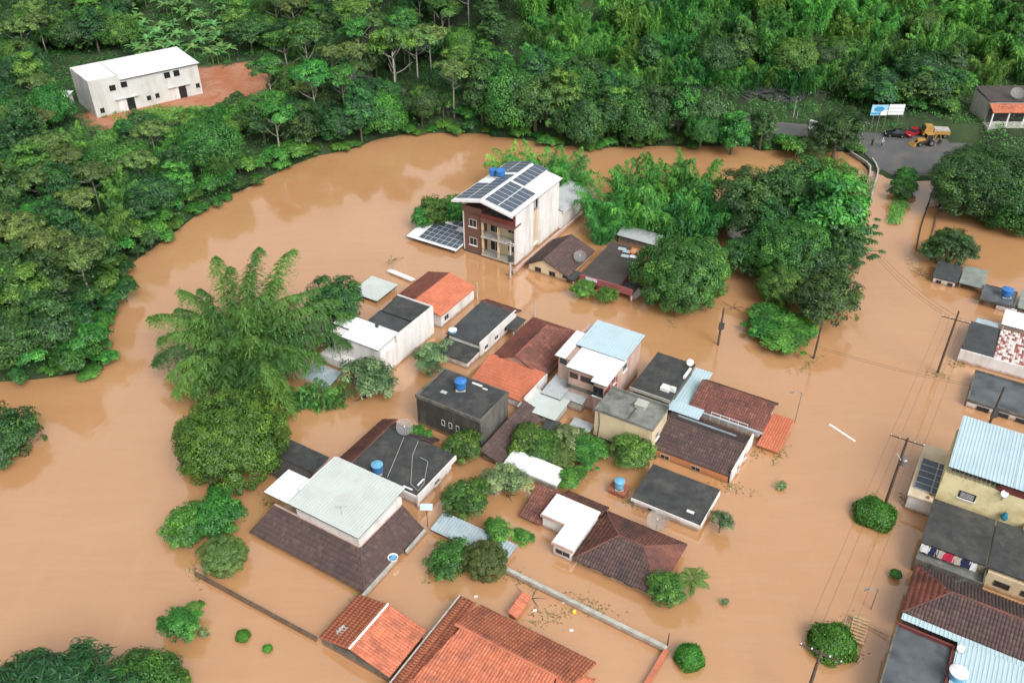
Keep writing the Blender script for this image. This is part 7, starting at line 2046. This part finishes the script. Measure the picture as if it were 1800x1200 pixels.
def backhoe(px, py, z, az, label):
    p = P(px, py, z); t = empty('backhoe_loader', (p.x, p.y, z+.03), R(az)); t.scale = (.86,)*3; tag(t, label, 'backhoe')
    Y_ = 'yellow_paint'
    mb = MB(); mb.hexa([(-1.6, -.5, .6), (2.2, -.45, .6), (2.2, .45, .6), (-1.6, .5, .6)], [(-1.6, -.55, 1.15), (2.2, -.4, 1.1), (2.2, .4, 1.1), (-1.6, .55, 1.15)]); mb.build('chassis', MT['dark_steel'], t)
    mb = MB(); mb.hexa([(.5, -.5, 1.12), (2.3, -.45, 1.1), (2.3, .45, 1.1), (.5, .5, 1.12)], [(.5, -.45, 1.75), (2.2, -.4, 1.55), (2.2, .4, 1.55), (.5, .45, 1.75)]); mb.build('bonnet', MT[Y_], t)
    mb = MB(); mb.hexa([(-1.2, -.75, 1.15), (.5, -.75, 1.15), (.5, .75, 1.15), (-1.2, .75, 1.15)], [(-1.1, -.7, 2.65), (.3, -.7, 2.65), (.3, .7, 2.65), (-1.1, .7, 2.65)]); c = mb.build('cab', MT['glass'], t)
    mb = MB(); mb.box(-1.3, .5, -.82, .82, 2.653, 2.78); mb.build('cab_roof', MT[Y_], c)
    mb = MB()
    for x in (-1.15, .4):
        for y in (-.73, .73): mb.tube([(x, y, 1.15), (x*.93, y*.95, 2.66)], .05, 4)
    mb.build('cab_frame', MT[Y_], c)
    for y in (-.95, .95): wheel(t, -.9, y, .72, .42); wheel(t, 1.75, y*.95, .48, .32)
    for s_ in (-1, 1):
        mb = MB(); mb.tube([(.4, s_*.62, 1.5), (1.8, s_*.62, 1.25), (2.9, s_*.62, .55)], [.1, .1, .09], 5); mb.build('loader_arm', MT[Y_], t)
    mb = MB(); mb.hexa([(2.85, -1.1, .08), (3.7, -1.1, .05), (3.7, 1.1, .05), (2.85, 1.1, .08)], [(2.75, -1.1, .85), (2.95, -1.1, .9), (2.95, 1.1, .9), (2.75, 1.1, .85)]); mb.build('loader_bucket', MT[Y_], t)
    mb = MB(); mb.tube([(-1.6, 0, .9), (-2.3, 0, 2.6), (-2.75, 0, 3.0)], [.18, .15, .12], 5); mb.build('boom', MT[Y_], t)
    mb = MB(); mb.tube([(-2.75, 0, 3.05), (-3.4, 0, 1.6), (-3.5, 0, 1.1)], [.13, .11, .1], 5); mb.build('dipper_arm', MT[Y_], t)
    mb = MB(); mb.hexa([(-3.75, -.35, .35), (-3.1, -.35, .3), (-3.1, .35, .3), (-3.75, .35, .35)], [(-3.65, -.35, 1.05), (-3.3, -.35, 1.1), (-3.3, .35, 1.1), (-3.65, .35, 1.05)]); mb.build('digger_bucket', MT['dark_steel'], t)
    for y in (-.9, .9):
        mb = MB(); mb.tube([(-1.7, y*.7, .9), (-1.9, y, .15)], .08, 4); mb.build('stabiliser', MT[Y_], t)
backhoe(1626, 255, FORK_Z, 185, 'yellow backhoe loader parked on the dry junction')
p = P(1642, 240, FORK_Z); t = empty('yellow_truck', (p.x, p.y, FORK_Z+.03), R(172)); tag(t, 'yellow roofed truck behind the backhoe loader', 'truck')
mb = MB(); mb.hexa([(.8, -1, .5), (2.6, -1, .5), (2.6, 1, .5), (.8, 1, .5)], [(.8, -.95, 2.3), (2.2, -.9, 2.3), (2.2, .9, 2.3), (.8, .95, 2.3)]); mb.build('cab', MT['yellow_paint'], t)
mb = MB(); mb.box(-2.6, .7, -1.05, 1.05, .8, 1.5); mb.build('tray', MT['yellow_paint'], t)
mb = MB(); mb.box(2.3, 2.62, -.85, .85, 1.4, 2.0); mb.build('windscreen', MT['glass'], t)
mb = MB(); mb.box(-2.4, .5, -.9, .9, 1.503, 1.8); mb.build('load', MT['pale_concrete'], t)
for x in (-1.8, 1.7):
    for y in (-.9, .9): wheel(t, x, y, .45, .3)

# ---- people at the water's edge
def person(px, py, z, az, label, top, legs_, stride=.18, hat=None, arm_up=0.0):
    p = P(px, py, z); t = empty('person', (p.x, p.y, z+.04), R(az)); tag(t, label, 'person')
    J = {'pelvis': (0, 0, .93), 'chest': (.02, 0, 1.28), 'neck': (.03, 0, 1.46), 'chin': (.04, 0, 1.52), 'head': (.05, 0, 1.63), 'top': (.04, 0, 1.72)}
    R_ = {'pelvis': .15, 'chest': .16, 'neck': .06, 'chin': .075, 'head': .105, 'top': .07}
    E_ = [('pelvis', 'chest'), ('chest', 'neck'), ('neck', 'chin'), ('chin', 'head'), ('head', 'top')]
    for s_, n in ((-1, 'l'), (1, 'r')):
        st_ = stride*s_
        J.update({n+'hip': (0, .1*s_, .88), n+'knee': (st_*.6+.04, .1*s_, .5), n+'ank': (st_, .1*s_, .09), n+'toe': (st_+.17, .11*s_, .05), n+'sh': (.02, .19*s_, 1.40), n+'elb': (-st_*.7, .25*s_, 1.12+arm_up*.2), n+'wri': (-st_*1.0+.12, .26*s_, .90+arm_up*.5), n+'hand': (-st_*1.0+.16, .26*s_, .82+arm_up*.55)})
        R_.update({n+'hip': .1, n+'knee': .065, n+'ank': .045, n+'toe': .04, n+'sh': .065, n+'elb': .045, n+'wri': .032, n+'hand': .035})
        E_ += [('pelvis', n+'hip'), (n+'hip', n+'knee'), (n+'knee', n+'ank'), (n+'ank', n+'toe'), ('chest', n+'sh'), (n+'sh', n+'elb'), (n+'elb', n+'wri'), (n+'wri', n+'hand')]
    ks = list(J); me = bpy.data.meshes.new('body'); me.from_pydata([J[k] for k in ks], [(ks.index(a), ks.index(b)) for a, b in E_], [])
    o = link('body', me, t, MT['skin'])
    m = o.modifiers.new('skin', 'SKIN')
    for k, sv in zip(ks, me.skin_vertices[0].data if me.skin_vertices else []): pass
    bm_ = bpy.data.meshes
    import bmesh
    bm = bmesh.new(); bm.from_mesh(me); ly = bm.verts.layers.skin.verify(); bm.verts.ensure_lookup_table()
    for i, k in enumerate(ks): bm.verts[i][ly].radius = (R_[k], R_[k]*(1.0)); bm.verts[i][ly].use_root = (k == 'pelvis')
    bm.to_mesh(me); bm.free()
    o.modifiers.new('sub', 'SUBSURF').levels = 2; o.modifiers['sub'].render_levels = 2
    mb = MB(); mb.lathe([(.19, .86), (.2, 1.0), (.19, 1.2), (.21, 1.36), (.1, 1.46)], (.01, 0, 0), 14, False); mb.v = [(x*.75, y, zz) for x, y, zz in mb.v]
    for s_ in (-1, 1):
        a, b = J[('l' if s_ < 0 else 'r')+'sh'], J[('l' if s_ < 0 else 'r')+'elb']; mb.tube([a, b], [.085, .07], 8)
    mb.build('shirt', MT[top], t, True)
    mb = MB(); mb.lathe([(.17, .78), (.185, .9), (.17, 1.0)], (0, 0, 0), 14); mb.v = [(x*.8, y, zz) for x, y, zz in mb.v]
    for n in ('l', 'r'): mb.tube([J[n+'hip'], J[n+'knee'], tuple(Vector(J[n+'ank'])+Vector((0, 0, .1)))], [.115, .085, .065], 8)
    mb.build('trousers', MT[legs_], t, True)
    mb = MB(); mb.lathe([(.108, 1.6), (.115, 1.66), (.09, 1.74), (.02, 1.765)], (.03, 0, 0), 12); mb.build('hair' if not hat else 'cap', MT[hat or 'cloth_dark'], t, True)
    mb = MB(); mb.box(.14, .165, -.012, .012, 1.60, 1.65); mb.build('nose', MT['skin'], t)
person(1532, 257, FORK_Z, 250, 'person in dark clothes standing near the bridge railing', 'cloth_dark', 'cloth_dark', .05)
person(1549, 258, FORK_Z, 200, 'person in white top and cap walking on the wet junction', 'cloth_white', 'cloth_navy', .22, 'cloth_white')

# ---- washing, bundles and flotsam
u0w, u1w, v0w, ztw = WL
spec = [(.02, 'cloth_white', .9), (.13, 'cloth_navy', 1.0), (.24, 'cloth_beige', .9), (.36, 'cloth_red', 1.1), (.5, 'cloth_beige', .8), (.62, 'cloth_navy', .9), (.74, 'cloth_white', .7)]
x0, y0 = wxy(u0w, v0w-.1); t = empty('washing_line', (x0, y0, 0), TOWN); tag(t, 'wire washing line stretched along the balcony at the right', 'washing line')
Lw = u1w-u0w; mb = MB(); mb.tube([(0, 0, ztw-.05), (Lw/2, 0, ztw-.12), (Lw, 0, ztw-.05)], .012, 4); mb.build('wire', MT['steel'], t)
for k, (f, m, w_) in enumerate(spec):
    q = wxy(u0w+Lw*f, v0w-.1); o = empty('laundry', (q[0], q[1], ztw-.08), TOWN); tag(o, ['white cloth at the left end of the washing line', 'navy garment second from the left on the line', 'beige garment left of the red one', 'red garment on the washing line', 'beige garment right of the red one', 'navy garment right of the beige one', 'white cloth at the right end of the washing line'][k], 'laundry', 'laundry on the line')
    mb = MB(); nx_, ny_ = 6, 5
    for side in (-.05, .05):
        b_ = len(mb.v)
        for j in range(ny_):
            for i in range(nx_): mb.v.append((w_*i/(nx_-1), side*(1+j*.9)+.05*math.sin(i*2+k+j*.6), -.85*j/(ny_-1)+.03))
        for j in range(ny_-1):
            for i in range(nx_-1): mb.f.append((b_+j*nx_+i, b_+j*nx_+i+1, b_+(j+1)*nx_+i+1, b_+(j+1)*nx_+i))
    mb.build('cloth', MT[m], o, True)
q = wxy(RY[0]+6.4, RY[1]-.35); t = empty('teal_bundle', (q[0], q[1], 3.05)); tag(t, 'teal cloth bundle at the foot of the pale yellow wall', 'bundle')
mb = MB(); mb.lathe([(.25, 0), (.4, .2), (.38, .45), (.22, .7), (.2, .85), (.06, .98)], seg=9); mb.v = [(x*(1+.2*math.sin(z*7+x*5)), y*(.8+.2*math.cos(z*9)), z) for x, y, z in mb.v]; mb.build('cloth', MT['cloth_teal'], t, True)
def thing_px(name, label, cat, x, y, z, build, mat, group=None, rz=0.0):
    p = P(x, y, z); o = empty(name, (p.x, p.y, z), rz); tag(o, label, cat, group)
    for nm, fn, m in build:
        mb = MB(); fn(mb); mb.build(nm, MT[m], o, nm in ('bowl', 'bottle'))
    return o
thing_px('plastic_basin', 'white plastic basin with blue inside caught on the pale wall', 'basin', 691, 982, .75, [('bowl', lambda m: m.lathe([(.3, 0), (.5, .3), (.55, .3), (.33, -.02)], seg=18, cap1=False), 'white_plastic'), ('lining', lambda m: m.lathe([(.02, .08), (.36, .12), (.42, .22)], seg=16, cap0=False, cap1=False), 'tank_blue2')], None)
thing_px('floating_plank', 'long white plank floating in the middle of the street', 'plank', 1480, 760, .03, [('board', lambda m: m.hexa([(-1.9, -.15, -.03), (1.9, -.15, -.03), (1.9, .15, -.03), (-1.9, .15, -.03)], [(-1.88, -.14, .05), (1.88, -.14, .05), (1.88, .14, .05), (-1.88, .14, .05)]), 'white_plastic')], None, rz=R(-55))
def pallet(m):
    for k in range(8): m.box(-1.5+k*.42, -1.28+k*.42, -.75, .75, .42, .47)
p = P(1508, 1110, .3); t = empty('wooden_crate', (p.x, p.y, 0), R(62)); tag(t, 'pale wooden slatted crate beside the clipped tree at the bottom right', 'crate')
for k in range(8):
    mb = MB(); mb.box(-1.5+k*.4, -1.27+k*.4, -.7, .7, .62, .67); mb.build('slat', MT['wood'], t)
for y in (-.7, 0, .62):
    mb = MB(); mb.box(-1.55, 1.6, y, y+.08, .5, .618); mb.build('rail', MT['wood'], t)
for x in (-1.45, 0, 1.4):
    for y in (-.69, .6):
        mb = MB(); mb.box(x, x+.1, y, y+.1, -.6, .5); mb.build('leg', MT['wood'], t)
p0_, p1_ = P(1524, 1098, .2), P(1562, 1118, .3); t = empty('fallen_pole', tuple(p0_)); tag(t, 'thin wooden pole slanting from crate to the wet slab house', 'pole')
mb = MB(); mb.tube([(0, 0, 0), tuple(p1_-p0_)], .06, 6); mb.build('shaft', MT['wood'], t)
thing_px('yellow_jerrycan', 'yellow plastic can floating inside the pale garden wall', 'can', 1009, 1075, -.02, [('bottle', lambda m: m.lathe([(.2, 0), (.22, .05), (.22, .2), (.1, .26), (.05, .3)], seg=10), 'yellow_awning'), ('cap', lambda m: m.lathe([(.05, .3), (.05, .35)], seg=8), 'white_plastic')], None)
for x, y, l in ((940, 1072, 'white scrap left of the yellow can'), (1004, 1107, 'white scrap below the yellow can'), (836, 1048, 'white scrap on the corner of the large orange roof'), (992, 1058, 'white scrap by the pale garden wall')):
    thing_px('floating_litter', l, 'litter', x, y, .02, [('scrap', lambda m: m.hexa([(-.2, -.12, 0), (.22, -.1, 0), (.18, .14, 0), (-.15, .12, 0)], [(-.18, -.1, .06), (.2, -.09, .09), (.16, .12, .07), (-.13, .1, .05)]), 'white_plastic')], None, 'floating litter')
def branchy(m):
    rg = random.Random(4)
    for k in range(5):
        a = k*1.25; pts = [(0, 0, -.1)]
        for j in range(3): pts.append((pts[-1][0]+.6*math.cos(a)+rg.uniform(-.2, .2), pts[-1][1]+.6*math.sin(a)+rg.uniform(-.2, .2), .15+.1*j))
        m.tube(pts, [.05, .04, .03, .015], 4)
thing_px('drift_branch', 'bare forked branch sticking out right of the dark flood pole', 'branch', 1290, 540, .1, [('wood', branchy, 'bark')], None)
thing_px('drift_branch', 'bare twisted branch inside the pale garden wall', 'branch', 935, 1050, .05, [('wood', branchy, 'bark')], None)
thing_px('drift_branch', 'drift wood snagged upstream of the slate roofed house', 'branch', 1618, 482, .05, [('wood', branchy, 'bark')], None)
p = P(1643, 362, .2); t = empty('road_debris', tuple(p)); tag(t, 'pink and white wreckage with a white pipe on the flooded road edge', 'debris')
mb = MB(); mb.hexa([(-1.6, -.6, -.3), (.6, -.4, -.3), (1.4, .9, -.3), (.1, 1.1, -.3)], [(-1.2, -.3, .25), (.4, -.2, .4), (1.2, .8, .6), (.2, .9, .5)]); mb.build('sheet', MT['pink_wall'], t)
mb = MB(); mb.tube([(.2, -1.4, .3), (2.6, -2.3, .5)], .09, 6); mb.build('pipe', MT['white_plastic'], t)
# wires and pipes lying over roofs
for lbl, pts in (('pale cable looped on the wide black roof', [(735, 775), (725, 800), (722, 850), (735, 862), (745, 850), (752, 810), (738, 803)]), ('straight pale cable from mesh dish across the wide black roof', [(710, 768), (695, 805), (681, 838)]), ):
    w = [P(x, y, 2.35) for x, y in pts]; t = empty('roof_cable', tuple(w[0])); tag(t, lbl, 'cable'); mb = MB(); mb.tube([tuple(q-w[0]) for q in w], .025, 4, False); mb.build('cable', MT['frame'], t)
for lbl, x, y, z, hh in (('thin television aerial on the maroon hipped roof', 1680, 1040, 3.6, 1.6), ('thin television aerial on the brown skirt roof', 601, 905, 4.5, 1.2)):
    p = P(x, y, z); t = empty('aerial', tuple(p)); tag(t, lbl, 'aerial'); mb = MB(); mb.tube([(0, 0, -1), (0, 0, hh)], .025, 5); mb.build('mast', MT['steel'], t)
    mb = MB(); mb.tube([(-.6, 0, hh-.1), (.6, .2, hh-.1)], .015, 4)
    for k in range(6): mb.tube([(-.55+k*.22, -.3+.05*k, hh-.1), (-.55+k*.22, .35, hh-.1)], .01, 4)
    mb.build('elements', MT['steel'], t)

# drifting twigs, leaves and scum caught against walls, poles and trees
spots = [(1555, 888, 2.2), (1648, 658, 1.8), (905, 478, 2.5), (1050, 776, 2.0), (1280, 856, 2.5), (848, 790, 1.6), (1000, 845, 2.5), (720, 940, 2.0), (760, 1000, 2.0), (900, 1010, 2.2), (1110, 884, 1.8), (1335, 790, 2.0), (1690, 640, 2.5), (1600, 885, 2.2), (700, 610, 1.8), (470, 880, 2.0), (345, 1000, 1.8), (1180, 560, 2.6), (1420, 640, 3.0), (1610, 470, 3.0), (690, 460, 2.0), (1030, 1060, 2.5), (965, 1085, 3.0), (1100, 690, 1.2), (630, 1040, 1.6), (1500, 1120, 2.2), (1370, 800, 1.8)]
DV, DF, DT, n0 = [], [], [], 0
rg = np.random.default_rng(77)
for x, y, rad in spots:
    p = P(x, y, 0); a_ = rg.uniform(0, 6.28); k = int(55*rad)
    q = rg.normal(0, 1, (k, 2))*np.array([rad*.55, rad*.2]); C = np.stack([p.x+q[:, 0]*math.cos(a_)-q[:, 1]*math.sin(a_), p.y+q[:, 0]*math.sin(a_)+q[:, 1]*math.cos(a_), rg.uniform(.015, .05, k)], 1)
    V, F, T = leaves(C, np.tile([0, 0, 1.], (k, 1))+rg.normal(0, .12, (k, 3)), .11*rg.uniform(.4, 2.0, k), .3, rg.uniform(0, 1, k), rg, None, .03)
    DV.append(V); DF.append(F+n0); DT.append(T); n0 += len(V)
LM['drift'] = leafmat('drift_litter', (.05, .03, .02), (.09, .065, .04), (.11, .14, .05))
tag(link('floating_debris', np_mesh('floating_debris', np.vstack(DV), np.vstack(DF), LM['drift'], {'tint': np.concatenate(DT)})), 'twigs and leaf litter drifting against walls and poles', 'debris', kind='stuff')
tell_apart()
